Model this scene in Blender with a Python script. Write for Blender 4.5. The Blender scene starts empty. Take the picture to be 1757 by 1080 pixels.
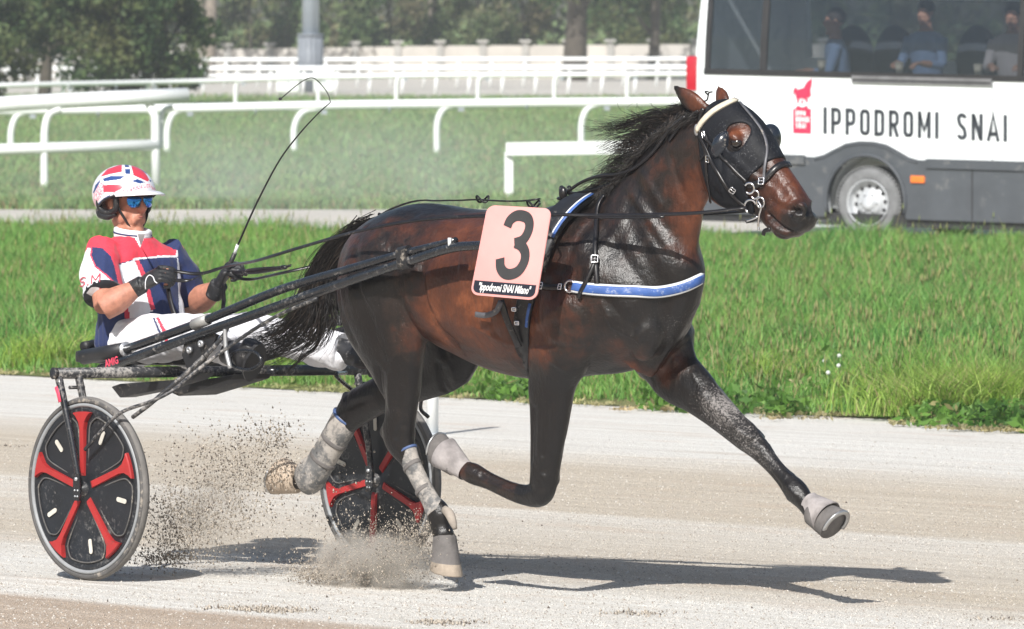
import bpy, bmesh, math, random
import numpy as np
from mathutils import Vector, Matrix
from mathutils.bvhtree import BVHTree

random.seed(7); rng = np.random.default_rng(7)
SC = bpy.context.scene
COL = SC.collection
R = math.radians

# ------------------------------------------------------------------ camera, sky, sun, exposure
F = 15730.0; PW = 1757; PH = 1080; CX = 878.5; CY = 540.0; HC = 2.17
PITCH = math.atan((CY - 22) / F)
cam = bpy.data.cameras.new('camera'); cam_o = bpy.data.objects.new('camera', cam); COL.objects.link(cam_o)
cam.sensor_width = 36.0; cam.lens = 36.0 * F / PW
cam_o.location = (0, 0, HC); cam_o.rotation_euler = (math.pi / 2 - PITCH, 0, 0)
cam.clip_start = 0.5; cam.clip_end = 4000
cam.dof.use_dof = True; cam.dof.focus_distance = 34.6; cam.dof.aperture_fstop = 16.0
SC.camera = cam_o
SUN_DIR = Vector((0.40, 1.15, -1.0)).normalized()       # the way the light travels
SUN_EL = math.asin(-SUN_DIR.z)
W = bpy.data.worlds.new('World'); SC.world = W; W.use_nodes = True
nt = W.node_tree; nt.nodes.clear()
sky = nt.nodes.new('ShaderNodeTexSky'); sky.sky_type = 'NISHITA'; sky.sun_disc = False
sky.sun_elevation = SUN_EL; sky.sun_rotation = math.atan2(-SUN_DIR.x, -SUN_DIR.y)
sky.air_density = 1.2; sky.dust_density = 2.0; sky.ozone_density = 1.0
bg = nt.nodes.new('ShaderNodeBackground'); bg.inputs[1].default_value = 0.088
wo = nt.nodes.new('ShaderNodeOutputWorld')
nt.links.new(sky.outputs[0], bg.inputs[0]); nt.links.new(bg.outputs[0], wo.inputs[0])
sl = bpy.data.lights.new('sun', 'SUN'); sl.energy = 5.0; sl.angle = R(0.53); sl.color = (1.0, 0.975, 0.935)
so = bpy.data.objects.new('sun', sl); COL.objects.link(so)
so.rotation_euler = SUN_DIR.to_track_quat('-Z', 'Y').to_euler(); so.location = (-20, -30, 40)
SC.view_settings.view_transform = 'Standard'; SC.view_settings.look = 'None'
SC.view_settings.exposure = 0.24; SC.view_settings.gamma = 1.0
SC.cycles.max_bounces = 6; SC.cycles.transparent_max_bounces = 12
SC.cycles.volume_step_rate = 1.0; SC.cycles.volume_bounces = 1

# ------------------------------------------------------------------ frames: pixel of the 1757 px photograph + depth -> world
def ray(x, y):
    a = x - CX; b = CY - y
    return np.array([a, F * math.cos(PITCH) + b * math.sin(PITCH), -F * math.sin(PITCH) + b * math.cos(PITCH)])
CAM = np.array([0, 0, HC])
def onY(x, y, Y):
    d = ray(x, y); return CAM + d * (Y / d[1])
def onZ(x, y, z=0.0):
    d = ray(x, y); return CAM + d * ((z - HC) / d[2])
def frame(deg):
    t = R(deg)
    return np.array([math.cos(t), -math.sin(t), 0]), np.array([math.sin(t), math.cos(t), 0])
ZV = np.array([0, 0, 1.0])
SH, SL = frame(48)            # sulky: heading, left
HH, HL = frame(44)            # horse: heading, left
TH, TL = frame(50.6)          # track: direction, left
near_hub = onY(152, 840, 35.0)
OS = near_hub + SL * 0.74; OS[2] = 0
OH = OS + 1.9 * SH - 1.9 * HH
def plane_pt(x, y, v, o, b):
    d = ray(x, y); t = (v - np.dot(CAM - o, b)) / np.dot(d, b); return CAM + d * t
def ph(x, y, v=0.0): return plane_pt(x, y, v, OH, HL)      # world point in the horse's plane at lateral v
def ps(x, y, v=0.0): return plane_pt(x, y, v, OS, SL)      # the same for the sulky
def hloc(P): return np.array([np.dot(P - OH, HH), np.dot(P - OH, HL), P[2]])
def sloc(P): return np.array([np.dot(P - OS, SH), np.dot(P - OS, SL), P[2]])
def hw(u, v, z): return OH + HH * u + HL * v + ZV * z
def sw(u, v, z): return OS + SH * u + SL * v + ZV * z
def proj(P):
    P = np.asarray(P, float) - CAM
    fwd = np.array([0, math.cos(PITCH), -math.sin(PITCH)]); up = np.array([0, math.sin(PITCH), math.cos(PITCH)])
    d = P @ fwd
    return CX + F * P[..., 0] / d, CY - F * (P @ up) / d

# ------------------------------------------------------------------ object helpers
WM = {}
def wm(o):
    return WM.get(o.name, Matrix.Identity(4)) if o else Matrix.Identity(4)
def tag(o, label=None, cat=None, group=None, kind=None):
    if label: o['label'] = label
    if cat: o['category'] = cat
    if group: o['group'] = group
    if kind: o['kind'] = kind
    return o
def empty(name, loc, rz=0.0, label=None, cat=None, group=None):
    o = bpy.data.objects.new(name, None); COL.objects.link(o)
    o.location = tuple(float(c) for c in loc); o.rotation_euler = (0, 0, rz); o.empty_display_size = 0.1
    WM[o.name] = Matrix.Translation(o.location) @ Matrix.Rotation(rz, 4, 'Z')
    return tag(o, label, cat, group)
def mk(name, verts, faces, mat=None, parent=None, smooth=True, mats=None, fm=None, attrs=None):
    """one mesh object from world-space vertices"""
    V = np.asarray(verts, dtype=np.float64).reshape(-1, 3)
    M = np.array(wm(parent).inverted())
    V = V @ M[:3, :3].T + M[:3, 3]
    me = bpy.data.meshes.new(name)
    if isinstance(faces, np.ndarray):
        n, k = faces.shape
        me.vertices.add(len(V)); me.vertices.foreach_set('co', V.astype(np.float32).ravel())
        me.loops.add(n * k); me.loops.foreach_set('vertex_index', faces.astype(np.int32).ravel())
        me.polygons.add(n); me.polygons.foreach_set('loop_start', np.arange(0, n * k, k, dtype=np.int32))
        me.update(calc_edges=True); me.validate()
    else:
        me.from_pydata([tuple(v) for v in V], [], [tuple(int(i) for i in f) for f in faces]); me.update()
    if smooth: me.polygons.foreach_set('use_smooth', [True] * len(me.polygons))
    for m in (mats or ([mat] if mat else [])): me.materials.append(m)
    if fm is not None: me.polygons.foreach_set('material_index', np.asarray(fm, dtype=np.int32))
    for k, a in (attrs or {}).items():
        a = np.asarray(a, dtype=np.float32)
        if a.ndim == 1:
            at = me.attributes.new(k, 'FLOAT', 'POINT'); at.data.foreach_set('value', a)
        else:
            at = me.attributes.new(k, 'FLOAT_VECTOR', 'POINT'); at.data.foreach_set('vector', a.ravel())
    o = bpy.data.objects.new(name, me); COL.objects.link(o)
    if parent: o.parent = parent
    WM[o.name] = wm(parent)
    return o
def mkg(name, geos, mat, parent=None, smooth=True, **kw):
    v, f = join(geos); return mk(name, v, f, mat, parent, smooth, **kw)
def join(geos):
    V = []; Fc = []; n = 0
    for v, f in geos:
        v = np.asarray(v, float).reshape(-1, 3); V.append(v)
        Fc += [tuple(int(i) + n for i in q) for q in f]; n += len(v)
    return np.vstack(V), Fc
def sharp(o, deg=35):
    """flat where edges are sharp"""
    me = o.data
    bm = bmesh.new(); bm.from_mesh(me)
    for e in bm.edges:
        if len(e.link_faces) == 2 and e.calc_face_angle(0) > R(deg): e.smooth = False
    bm.to_mesh(me); bm.free(); return o
def bevel(o, w=0.005, seg=2, deg=30):
    bm = bmesh.new(); bm.from_mesh(o.data)
    es = [e for e in bm.edges if len(e.link_faces) == 2 and e.calc_face_angle(0) > R(deg)]
    bmesh.ops.bevel(bm, geom=es, offset=w, segments=seg, affect='EDGES', profile=0.6, clamp_overlap=True)
    bm.to_mesh(o.data); bm.free()
    o.data.polygons.foreach_set('use_smooth', [True] * len(o.data.polygons)); return sharp(o, 40)

# ------------------------------------------------------------------ shapes (world space numpy)
def cr(P, n=6, closed=False):
    """Catmull-Rom through rows of P"""
    P = np.asarray(P, float)
    if len(P) < 3: 
        return np.array([P[0] + (P[1] - P[0]) * t for t in np.linspace(0, 1, n + 1)])
    out = []
    m = len(P); rngi = m if closed else m - 1
    for i in range(rngi):
        if closed: p0, p1, p2, p3 = P[(i - 1) % m], P[i], P[(i + 1) % m], P[(i + 2) % m]
        else:
            p1, p2 = P[i], P[i + 1]
            p0 = P[i - 1] if i > 0 else 2 * p1 - p2
            p3 = P[i + 2] if i + 2 < m else 2 * p2 - p1
        for k in range(n):
            t = k / n
            out.append(0.5 * ((2 * p1) + (-p0 + p2) * t + (2 * p0 - 5 * p1 + 4 * p2 - p3) * t * t + (-p0 + 3 * p1 - 3 * p2 + p3) * t ** 3))
    if not closed: out.append(P[-1])
    return np.array(out)
def loft(rings, cap=True, closed=False):
    rings = [np.asarray(r, float) for r in rings]; n = len(rings[0]); V = np.vstack(rings); Fc = []
    m = len(rings)
    for i in range(m if closed else m - 1):
        a = i * n; b = ((i + 1) % m) * n
        for j in range(n):
            k = (j + 1) % n; Fc.append((a + j, a + k, b + k, b + j))
    if cap and not closed:
        V = np.vstack([V, rings[0].mean(0), rings[-1].mean(0)]); c0 = m * n; c1 = c0 + 1; b = (m - 1) * n
        for j in range(n):
            k = (j + 1) % n; Fc.append((c0, k, j)); Fc.append((c1, b + j, b + k))
    return V, Fc
def tube(path, r, n=10, cap=True, closed=False):
    P = np.asarray(path, float); m = len(P)
    r = np.full(m, r) if np.isscalar(r) else np.interp(np.linspace(0, 1, m), np.linspace(0, 1, len(r)), r)
    T = np.zeros_like(P)
    for i in range(m):
        a = P[(i - 1) % m] if (closed or i > 0) else P[i]; b = P[(i + 1) % m] if (closed or i < m - 1) else P[i]
        T[i] = (b - a) / (np.linalg.norm(b - a) + 1e-12)
    ref = np.array([0, 0, 1.0]) if abs(T[0][2]) < 0.9 else np.array([1.0, 0, 0])
    N = np.cross(T[0], ref); N /= np.linalg.norm(N); rings = []
    for i in range(m):
        N = N - T[i] * np.dot(N, T[i]); N /= np.linalg.norm(N) + 1e-12; B = np.cross(T[i], N)
        a = np.linspace(0, 2 * math.pi, n, endpoint=False)
        rings.append(P[i] + r[i] * (np.outer(np.cos(a), N) + np.outer(np.sin(a), B)))
    return loft(rings, cap, closed)
def ellip(c, ax, n=16, m=10):
    """ellipsoid: centre, three axis vectors (scaled)"""
    c = np.asarray(c, float); ax = [np.asarray(a, float) for a in ax]; rings = []
    for i in range(1, m):
        ph_ = math.pi * i / m; a = np.linspace(0, 2 * math.pi, n, endpoint=False)
        rings.append(c + ax[2] * math.cos(ph_) + math.sin(ph_) * (np.outer(np.cos(a), ax[0]) + np.outer(np.sin(a), ax[1])))
    V, Fc = loft(rings, cap=False); V = np.vstack([V, c + ax[2], c - ax[2]]); b = (m - 2) * n
    for j in range(n):
        k = (j + 1) % n; Fc.append((len(V) - 2, k, j)); Fc.append((len(V) - 1, b + j, b + k))
    return V, Fc
def box(c, X, Y, Z):
    """box: centre and three half-axis vectors"""
    c, X, Y, Z = [np.asarray(a, float) for a in (c, X, Y, Z)]
    V = [c + sx * X + sy * Y + sz * Z for sx in (-1, 1) for sy in (-1, 1) for sz in (-1, 1)]
    return np.array(V), [(0, 1, 3, 2), (4, 6, 7, 5), (0, 4, 5, 1), (2, 3, 7, 6), (0, 2, 6, 4), (1, 5, 7, 3)]
def extr(poly, depth):
    """closed polygon (Nx3) extruded along vector depth"""
    P = np.asarray(poly, float); n = len(P); V = np.vstack([P, P + np.asarray(depth, float)])
    return V, [tuple(range(n - 1, -1, -1)), tuple(range(n, 2 * n))] + [(i, (i + 1) % n, n + (i + 1) % n, n + i) for i in range(n)]
def disc_ring(c, nrm, r0, r1, t, n=48):
    """flat ring (washer) of thickness t"""
    c = np.asarray(c, float); nrm = np.asarray(nrm, float) / np.linalg.norm(nrm)
    a = np.cross(nrm, [0, 0, 1.0]); a = a / np.linalg.norm(a) if np.linalg.norm(a) > 1e-6 else np.array([1.0, 0, 0]); b = np.cross(nrm, a)
    an = np.linspace(0, 2 * math.pi, n, endpoint=False); dirs = np.outer(np.cos(an), a) + np.outer(np.sin(an), b)
    prof = [(r0, -t / 2), (r1, -t / 2), (r1, t / 2), (r0, t / 2)]
    rings = [c + d * r + nrm * 0 for d, r in zip(dirs, [1] * n)]
    rr = [np.array([c + d * r + nrm * o for r, o in prof]) for d in dirs]
    return loft(rr, cap=False, closed=True)
def lathe(c, nrm, prof, n=48, up=None):
    """prof: list of (radius, offset along nrm)"""
    c = np.asarray(c, float); nrm = np.asarray(nrm, float) / np.linalg.norm(nrm)
    up = np.array([0, 0, 1.0]) if up is None else up
    a = np.cross(nrm, up); a /= np.linalg.norm(a); b = np.cross(nrm, a); an = np.linspace(0, 2 * math.pi, n, endpoint=False)
    dirs = np.outer(np.cos(an), a) + np.outer(np.sin(an), b)
    rg_ = [c + dirs * r + nrm * o for r, o in prof]
    if prof[0][0] > .001 and prof[-1][0] > .001: return loft(rg_, cap=False, closed=True)
    return loft(rg_, cap=True)
def fuse(geos, voxel, smooth=6, fac=0.5):
    """union of closed shapes -> one continuous surface"""
    V, Fc = join(geos)
    me = bpy.data.meshes.new('tmp'); me.from_pydata([tuple(v) for v in V], [], Fc); me.update()
    bm = bmesh.new(); bm.from_mesh(me); bmesh.ops.recalc_face_normals(bm, faces=bm.faces); bm.to_mesh(me); bm.free()
    o = bpy.data.objects.new('tmp', me); COL.objects.link(o)
    m = o.modifiers.new('r', 'REMESH'); m.mode = 'VOXEL'; m.voxel_size = voxel; m.adaptivity = 0
    if smooth:
        s = o.modifiers.new('s', 'SMOOTH'); s.iterations = smooth; s.factor = fac
    dg = bpy.context.evaluated_depsgraph_get(); ev = o.evaluated_get(dg); em = ev.to_mesh()
    n = len(em.vertices); co = np.empty(n * 3, np.float32); em.vertices.foreach_get('co', co)
    fc = np.empty(len(em.polygons) * 4, np.int32); em.polygons.foreach_get('vertices', fc) if len(em.loops) == 4 * len(em.polygons) else None
    if len(em.loops) != 4 * len(em.polygons): fc = [tuple(p.vertices) for p in em.polygons]
    else: fc = fc.reshape(-1, 4).copy()
    ev.to_mesh_clear(); bpy.data.objects.remove(o); bpy.data.meshes.remove(me)
    return co.reshape(-1, 3).astype(float), fc
def vnormals(V, Fc):
    Fc = np.asarray(Fc); a, b, c, d = V[Fc[:, 0]], V[Fc[:, 1]], V[Fc[:, 2]], V[Fc[:, 3]]
    n = np.cross(c - a, d - b); N = np.zeros_like(V)
    for k in range(4): np.add.at(N, Fc[:, k], n)
    return N / (np.linalg.norm(N, axis=1, keepdims=True) + 1e-12)
def resamp(P, step):
    P = np.asarray(P, float); d = np.r_[0, np.cumsum(np.linalg.norm(np.diff(P, axis=0), axis=1))]
    n = max(2, int(d[-1] / step) + 1); t = np.linspace(0, d[-1], n)
    return np.column_stack([np.interp(t, d, P[:, k]) for k in range(P.shape[1])])
def ribbon(P, N, w, t, closed=False):
    """strap: centre line P, surface normals N, width w, thickness t"""
    P = np.asarray(P, float); N = np.asarray(N, float); m = len(P)
    w = np.full(m, w) if np.isscalar(w) else np.interp(np.linspace(0, 1, m), np.linspace(0, 1, len(w)), w)
    rings = []
    for i in range(m):
        a = P[(i - 1) % m] if (closed or i > 0) else P[i]; b = P[(i + 1) % m] if (closed or i < m - 1) else P[i]
        T = b - a; T = T / (np.linalg.norm(T) + 1e-12); n = N[i] / (np.linalg.norm(N[i]) + 1e-12); S = np.cross(T, n); S /= np.linalg.norm(S) + 1e-12
        h = w[i] / 2
        rings.append(np.array([P[i] - S * h, P[i] - S * h * .85 + n * t, P[i] + S * h * .85 + n * t, P[i] + S * h]))
    return loft(rings, cap=not closed, closed=closed)
def stroke2(pts, w, z0, z1, fr, n=1):
    """a flat stroke of lettering: 2-D polyline with width w; fr(x,y,z)->world; z0..z1 thickness"""
    P = np.asarray(pts, float); m = len(P); L = []; Rr = []
    for i in range(m):
        if i == 0: t = P[1] - P[0]
        elif i == m - 1: t = P[-1] - P[-2]
        else:
            t1 = P[i] - P[i - 1]; t2 = P[i + 1] - P[i]; t = t1 / np.linalg.norm(t1) + t2 / np.linalg.norm(t2)
        t = t / (np.linalg.norm(t) + 1e-9); nrm = np.array([-t[1], t[0]]); k = 1.0
        if 0 < i < m - 1:
            t1 = (P[i] - P[i - 1]) / np.linalg.norm(P[i] - P[i - 1]); c = abs(np.dot(nrm, [-t1[1], t1[0]])); k = 1 / max(c, 0.6)
        L.append(P[i] + nrm * w / 2 * k); Rr.append(P[i] - nrm * w / 2 * k)
    rings = [np.array([fr(a[0], a[1], z0), fr(b[0], b[1], z0), fr(b[0], b[1], z1), fr(a[0], a[1], z1)]) for a, b in zip(L, Rr)]
    return loft(rings, cap=True)
def arc(cx, cy, rx, ry, a0, a1, n=12):
    return [(cx + rx * math.cos(R(a)), cy + ry * math.sin(R(a))) for a in np.linspace(a0, a1, n)]
def text_mesh(body, size, fr, z0=0.0, sx=1.0, align='CENTER', bold=0.0, shear=0.0):
    """built-in font -> filled outline -> world by fr(x,y,z)"""
    cu = bpy.data.curves.new('t', 'FONT'); cu.body = body; cu.size = size; cu.align_x = align; cu.align_y = 'CENTER'
    cu.resolution_u = 3; cu.offset = bold; cu.shear = shear
    o = bpy.data.objects.new('t', cu); COL.objects.link(o)
    dg = bpy.context.evaluated_depsgraph_get(); me = bpy.data.meshes.new_from_object(o.evaluated_get(dg))
    V = np.array([fr(v.co.x * sx, v.co.y, z0) for v in me.vertices]); Fc = [tuple(p.vertices) for p in me.polygons]
    bpy.data.objects.remove(o); bpy.data.curves.remove(cu); bpy.data.meshes.remove(me)
    return V, Fc

# ------------------------------------------------------------------ materials
class NT:
    def __init__(s, name):
        s.m = bpy.data.materials.new(name); s.m.use_nodes = True; s.t = s.m.node_tree; s.b = s.t.nodes['Principled BSDF']; s.o = s.t.nodes['Material Output']
    def n(s, typ, **kw):
        x = s.t.nodes.new(typ)
        for k, v in kw.items(): setattr(x, k, v)
        return x
    def l(s, a, b): s.t.links.new(a, b)
    def coords(s, kind='Object'):
        return s.n('ShaderNodeTexCoord').outputs[kind]
    def geo(s): return s.n('ShaderNodeNewGeometry').outputs['Position']
    def noise(s, vec, scale, detail=4, rough=0.6, stretch=None):
        if stretch is not None:
            mp = s.n('ShaderNodeMapping'); s.l(vec, mp.inputs[0]); mp.inputs['Scale'].default_value = stretch; vec = mp.outputs[0]
        x = s.n('ShaderNodeTexNoise'); s.l(vec, x.inputs['Vector']); x.inputs['Scale'].default_value = scale
        x.inputs['Detail'].default_value = detail; x.inputs['Roughness'].default_value = rough
        return x.outputs['Fac']
    def ramp(s, fac, stops, interp='LINEAR'):
        x = s.n('ShaderNodeValToRGB'); s.l(fac, x.inputs[0]); cr_ = x.color_ramp; cr_.interpolation = interp
        while len(cr_.elements) < len(stops): cr_.elements.new(0.5)
        for e, (p, c) in zip(cr_.elements, stops):
            e.position = p; e.color = (*c, 1) if len(c) == 3 else c
        return x.outputs[0]
    def mix(s, fac, a, b, mode='MIX'):
        x = s.n('ShaderNodeMix'); x.data_type = 'RGBA'; x.blend_type = mode
        for i, val in ((0, fac), (6, a), (7, b)):
            if hasattr(val, 'links') or hasattr(val, 'is_output'): s.l(val, x.inputs[i])
            else: x.inputs[i].default_value = val if i == 0 else (*val, 1)
        return x.outputs[2]
    def math(s, op, a, b=0.0, clamp=False):
        x = s.n('ShaderNodeMath', operation=op); x.use_clamp = clamp
        for i, val in ((0, a), (1, b)):
            if hasattr(val, 'is_output'): s.l(val, x.inputs[i])
            else: x.inputs[i].default_value = val
        return x.outputs[0]
    def attr(s, name, out='Fac'):
        x = s.n('ShaderNodeAttribute'); x.attribute_name = name; return x.outputs[out]
    def bump(s, h, strength=0.3, dist=0.01):
        x = s.n('ShaderNodeBump'); s.l(h, x.inputs['Height']); x.inputs['Strength'].default_value = strength; x.inputs['Distance'].default_value = dist
        s.l(x.outputs[0], s.b.inputs['Normal'])
    def set(s, **kw):
        for k, v in kw.items():
            i = s.b.inputs[k.replace('_', ' ')]
            if hasattr(v, 'is_output'): s.l(v, i)
            elif isinstance(v, tuple) and len(v) == 3: i.default_value = (*v, 1) if i.type == 'RGBA' else v
            else: i.default_value = v
        return s
def simple(name, col, rough=0.5, metal=0.0, var=0.25, scale=8.0, bump=0.0, dust=0.0, dustcol=(0.42, 0.37, 0.31), coat=0.0, dscale=40.0, spec=0.5):
    """procedural: base colour broken up by noise, optional light dust and bump"""
    m = NT(name); g = m.coords()
    f = m.noise(g, scale, 5, 0.65)
    lo = tuple(max(0, c * (1 - var)) for c in col); hi = tuple(min(1, c * (1 + var)) for c in col)
    c = m.ramp(f, [(0.3, lo), (0.7, hi)])
    r = m.math('ADD', m.math('MULTIPLY', m.noise(g, scale * 3, 3), 0.2), rough - 0.1)
    if dust > 0:
        d1 = m.noise(g, dscale, 6, 0.75); d2 = m.noise(g, 5, 3)
        dm = m.math('MULTIPLY', m.math('ADD', d1, m.math('MULTIPLY', d2, 0.6)), 1.0)
        k = m.ramp(dm, [(0.96 - dust * 0.16, (0, 0, 0)), (min(1.0, 1.06 - dust * 0.12), (1, 1, 1))])
        c = m.mix(m.math('MULTIPLY', k, min(1.0, 0.35 + dust * 0.5)), c, dustcol)
        r = m.math('ADD', r, m.math('MULTIPLY', k, 0.25), True)
    m.set(Base_Color=c, Roughness=r, Metallic=metal)
    m.b.inputs['Specular IOR Level'].default_value = spec
    if coat: m.b.inputs['Coat Weight'].default_value = coat; m.b.inputs['Coat Roughness'].default_value = 0.12
    if bump: m.bump(m.noise(g, scale * 6, 4), 0.5, bump)
    return m.m
# ------------------------------------------------------------------ setting: ground, track, verge, path, field
def track_w(P): return float(np.dot(P[:2], TL[:2]))
edge_w = (track_w(onZ(0, 637)) + track_w(onZ(900, 690)) + track_w(onZ(1757, 740))) / 3
print('edge w', track_w(onZ(0, 637)), track_w(onZ(900, 690)), track_w(onZ(1757, 740)))
for nm_, a_, b_ in (('tan top', (0, 728), (1757, 838)), ('tan low', (760, 870), (1757, 960)), ('white low', (0, 960), (1757, 1060)), ('brown low', (0, 1035), (800, 1076))):
    print(nm_, track_w(onZ(*a_)), track_w(onZ(*b_)))

def track_mat():
    m = NT('crushed_stone_track'); g = m.geo()
    # rotate into track coordinates: x along, y across
    mp = m.n('ShaderNodeMapping'); mp.vector_type = 'POINT'; m.l(g, mp.inputs[0]); mp.inputs['Rotation'].default_value = (0, 0, R(50.6))
    tc = mp.outputs[0]
    sep = m.n('ShaderNodeSeparateXYZ'); m.l(tc, sep.inputs[0])
    wob = m.noise(tc, 1.0, 3, 0.6, stretch=(0.12, 0.5, 1))
    w = m.math('ADD', sep.outputs[1], m.math('MULTIPLY', m.math('SUBTRACT', wob, 0.5), 0.9))
    fac = m.math('DIVIDE', m.math('SUBTRACT', w, 14.0), 20.0)
    def pos(x): return (x - 14.0) / 20.0
    white = (0.69, 0.665, 0.62); tan = (0.54, 0.475, 0.39); brown = (0.47, 0.385, 0.31); mid = (0.64, 0.60, 0.54)
    base = m.ramp(fac, [(pos(BW[0]), brown), (pos(BW[0]) + .006, white), (pos(BW[1]), white), (pos(BW[1]) + .02, mid), (pos(BW[2]), tan), (pos(BW[3]) - .01, mid),
                        (pos(BW[3]), tan), (pos(BW[4]) - .02, tan), (pos(BW[4]) + .05, white), (1.0, white)])
    st = m.noise(tc, 1.0, 5, 0.7, stretch=(0.25, 9.0, 1))        # raked lines
    st2 = m.noise(tc, 1.0, 6, 0.7, stretch=(1.6, 26.0, 1))
    s1 = m.ramp(st, [(0.36, (0.93, 0.92, 0.90)), (0.52, (1, 1, 1)), (0.62, (1.10, 1.12, 1.13)), (0.70, (1.16, 1.18, 1.2))])
    c = m.mix(0.9, base, s1, 'MULTIPLY')
    s2 = m.ramp(st2, [(0.3, (0.93, 0.92, 0.91)), (0.62, (1.03, 1.03, 1.03))])
    c = m.mix(0.8, c, s2, 'MULTIPLY')
    gr = m.math('ADD', m.math('MULTIPLY', m.noise(tc, 170.0, 3, 0.9), 0.6), m.math('MULTIPLY', m.noise(tc, 48.0, 4, 0.8), 0.4))                                 # grains
    c = m.mix(0.75, c, m.ramp(gr, [(0.40, (0.52, 0.50, 0.47)), (0.5, (1, 1, 1)), (0.60, (1.38, 1.38, 1.36))]), 'MULTIPLY')
    ylw = m.noise(tc, 1.0, 4, 0.6, stretch=(0.9, 3.0, 1))
    c = m.mix(m.ramp(ylw, [(0.55, (0, 0, 0)), (0.72, (0.4, 0.4, 0.4))]), c, (0.52, 0.40, 0.30))
    w2 = m.math('ADD', sep.outputs[1], m.math('MULTIPLY', m.noise(tc, 1.0, 3, 0.6, stretch=(0.35, 0.2, 1)), 0.35))
    for w0, ww, kk in ((21.05, .03, .30), (22.75, .022, .25), (23.9, .04, .22), (25.2, .025, .25), (27.3, .04, .2), (29.6, .05, .15), (31.4, .06, .12)):
        ln = m.math('LESS_THAN', m.math('ABSOLUTE', m.math('SUBTRACT', w2, w0)), ww); br = m.math('GREATER_THAN', m.noise(tc, 1.0, 4, 0.7, stretch=(1.2, 8.0, 1)), 0.46)
        c = m.mix(m.math('MULTIPLY', m.math('MULTIPLY', ln, br), kk), c, (0.33, 0.28, 0.23))
    m.set(Base_Color=c, Roughness=0.95); m.b.inputs['Specular IOR Level'].default_value = 0.15
    hgt = m.math('ADD', m.math('MULTIPLY', gr, 0.5), m.math('MULTIPLY', st2, 1.0))
    m.bump(hgt, 0.8, 0.016)
    return m.m
BW = [20.1, 21.8, 22.9, 25.6, 28.3]

def grass_ground_mat(name, lo, hi, dry, scale=1.5, drya=0.5):
    m = NT(name); g = m.geo()
    f = m.noise(g, scale, 6, 0.7); f2 = m.noise(g, scale * 0.16, 4, 0.6, stretch=(1, 0.5, 1)); f3 = m.noise(g, 12, 4, 0.7)
    c = m.ramp(f, [(0.3, lo), (0.7, hi)])
    c = m.mix(m.ramp(f2, [(0.42, (0, 0, 0)), (0.62, (drya,) * 3)]), c, dry)
    c = m.mix(0.7, c, m.ramp(f3, [(0.3, (0.6, 0.62, 0.6)), (0.7, (1.25, 1.22, 1.2))]), 'MULTIPLY')
    m.set(Base_Color=c, Roughness=0.9); m.b.inputs['Specular IOR Level'].default_value = 0.1
    m.bump(f3, 0.8, 0.05)
    return m.m

def strip(name, w0, w1, a0, a1, z, mat, zf=None, nx=60, ny=8):
    """sheet in track coordinates (across w0..w1, along a0..a1)"""
    V = []; Fc = []
    for i in range(nx + 1):
        a = a0 + (a1 - a0) * i / nx
        for j in range(ny + 1):
            w = w0 + (w1 - w0) * j / ny
            P = TH * a + TL * w; V.append((P[0], P[1], z + (zf(a, w) if zf else 0)))
    for i in range(nx):
        for j in range(ny):
            k = i * (ny + 1) + j; Fc.append((k, k + 1, k + ny + 2, k + ny + 1))
    return tag(mk(name, V, Fc, mat), kind='structure')
M_GROUND = grass_ground_mat('field_turf', (0.13, 0.21, 0.08), (0.20, 0.31, 0.12), (0.30, 0.31, 0.15), 0.8, 0.7)
V_ = [(-900, -60, -0.008), (900, -60, -0.008), (900, 2400, -0.008), (-900, 2400, -0.008)]
tag(mk('ground', V_, [(0, 1, 2, 3)], M_GROUND), kind='structure')
M_TRACK = track_mat()
strip('racetrack', -60, edge_w + 0.6, -300, 300, 0.0, M_TRACK, nx=2, ny=1)
M_VERGE = grass_ground_mat('verge_soil', (0.085, 0.12, 0.035), (0.15, 0.19, 0.06), (0.30, 0.26, 0.15), 2.5, 0.6)
# the grass verge is bounded by the track edge and, far side, by a line at about 84-95 m
def far_edge_Y(x): return 86.0 - 0.55 * x if x < 0 else 86.0 - 0.30 * x
def verge_sheet():
    V = []; Fc = []; nx, ny = 120, 30
    for i in range(nx + 1):
        x = -60 + 120 * i / nx
        y0 = (edge_w - TL[0] * x) / TL[1]
        y1 = min(94.0, far_edge_Y(x))
        y1 = max(y1, y0 + 1)
        for j in range(ny + 1):
            t = j / ny; y = y0 + (y1 - y0) * t
            dd = (y - y0) * TL[1]
            z = 0.005 + 0.107 * min(1, dd / 1.5) * min(1, (y1 - y) / 3.0 + 0.05)
            jit = 0.18 * math.sin(x * 5.1) * math.sin(x * 1.7 + 1) if j == 0 else 0
            V.append((x, y + jit, z))
    for i in range(nx):
        for j in range(ny):
            k = i * (ny + 1) + j; Fc.append((k, k + ny + 1, k + ny + 2, k + 1))
    return tag(mk('verge_ground', V, Fc, M_VERGE), kind='structure')
verge_sheet()
M_PATH = simple('gravel_path', (0.50, 0.47, 0.42), 0.95, var=0.15, scale=1.5, spec=0.1)
def quadsheet(name, pts, z, mat):
    return tag(mk(name, [(p[0], p[1], z) for p in pts], [(0, 1, 2, 3)], mat), kind='structure')
quadsheet('service_road', [(-60, 93), (60, 66), (60, 100), (-60, 102)], 0.0, M_PATH)
quadsheet('far_track', [(-300, 236), (300, 236), (300, 305), (-300, 305)], 0.0, M_PATH)

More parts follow.
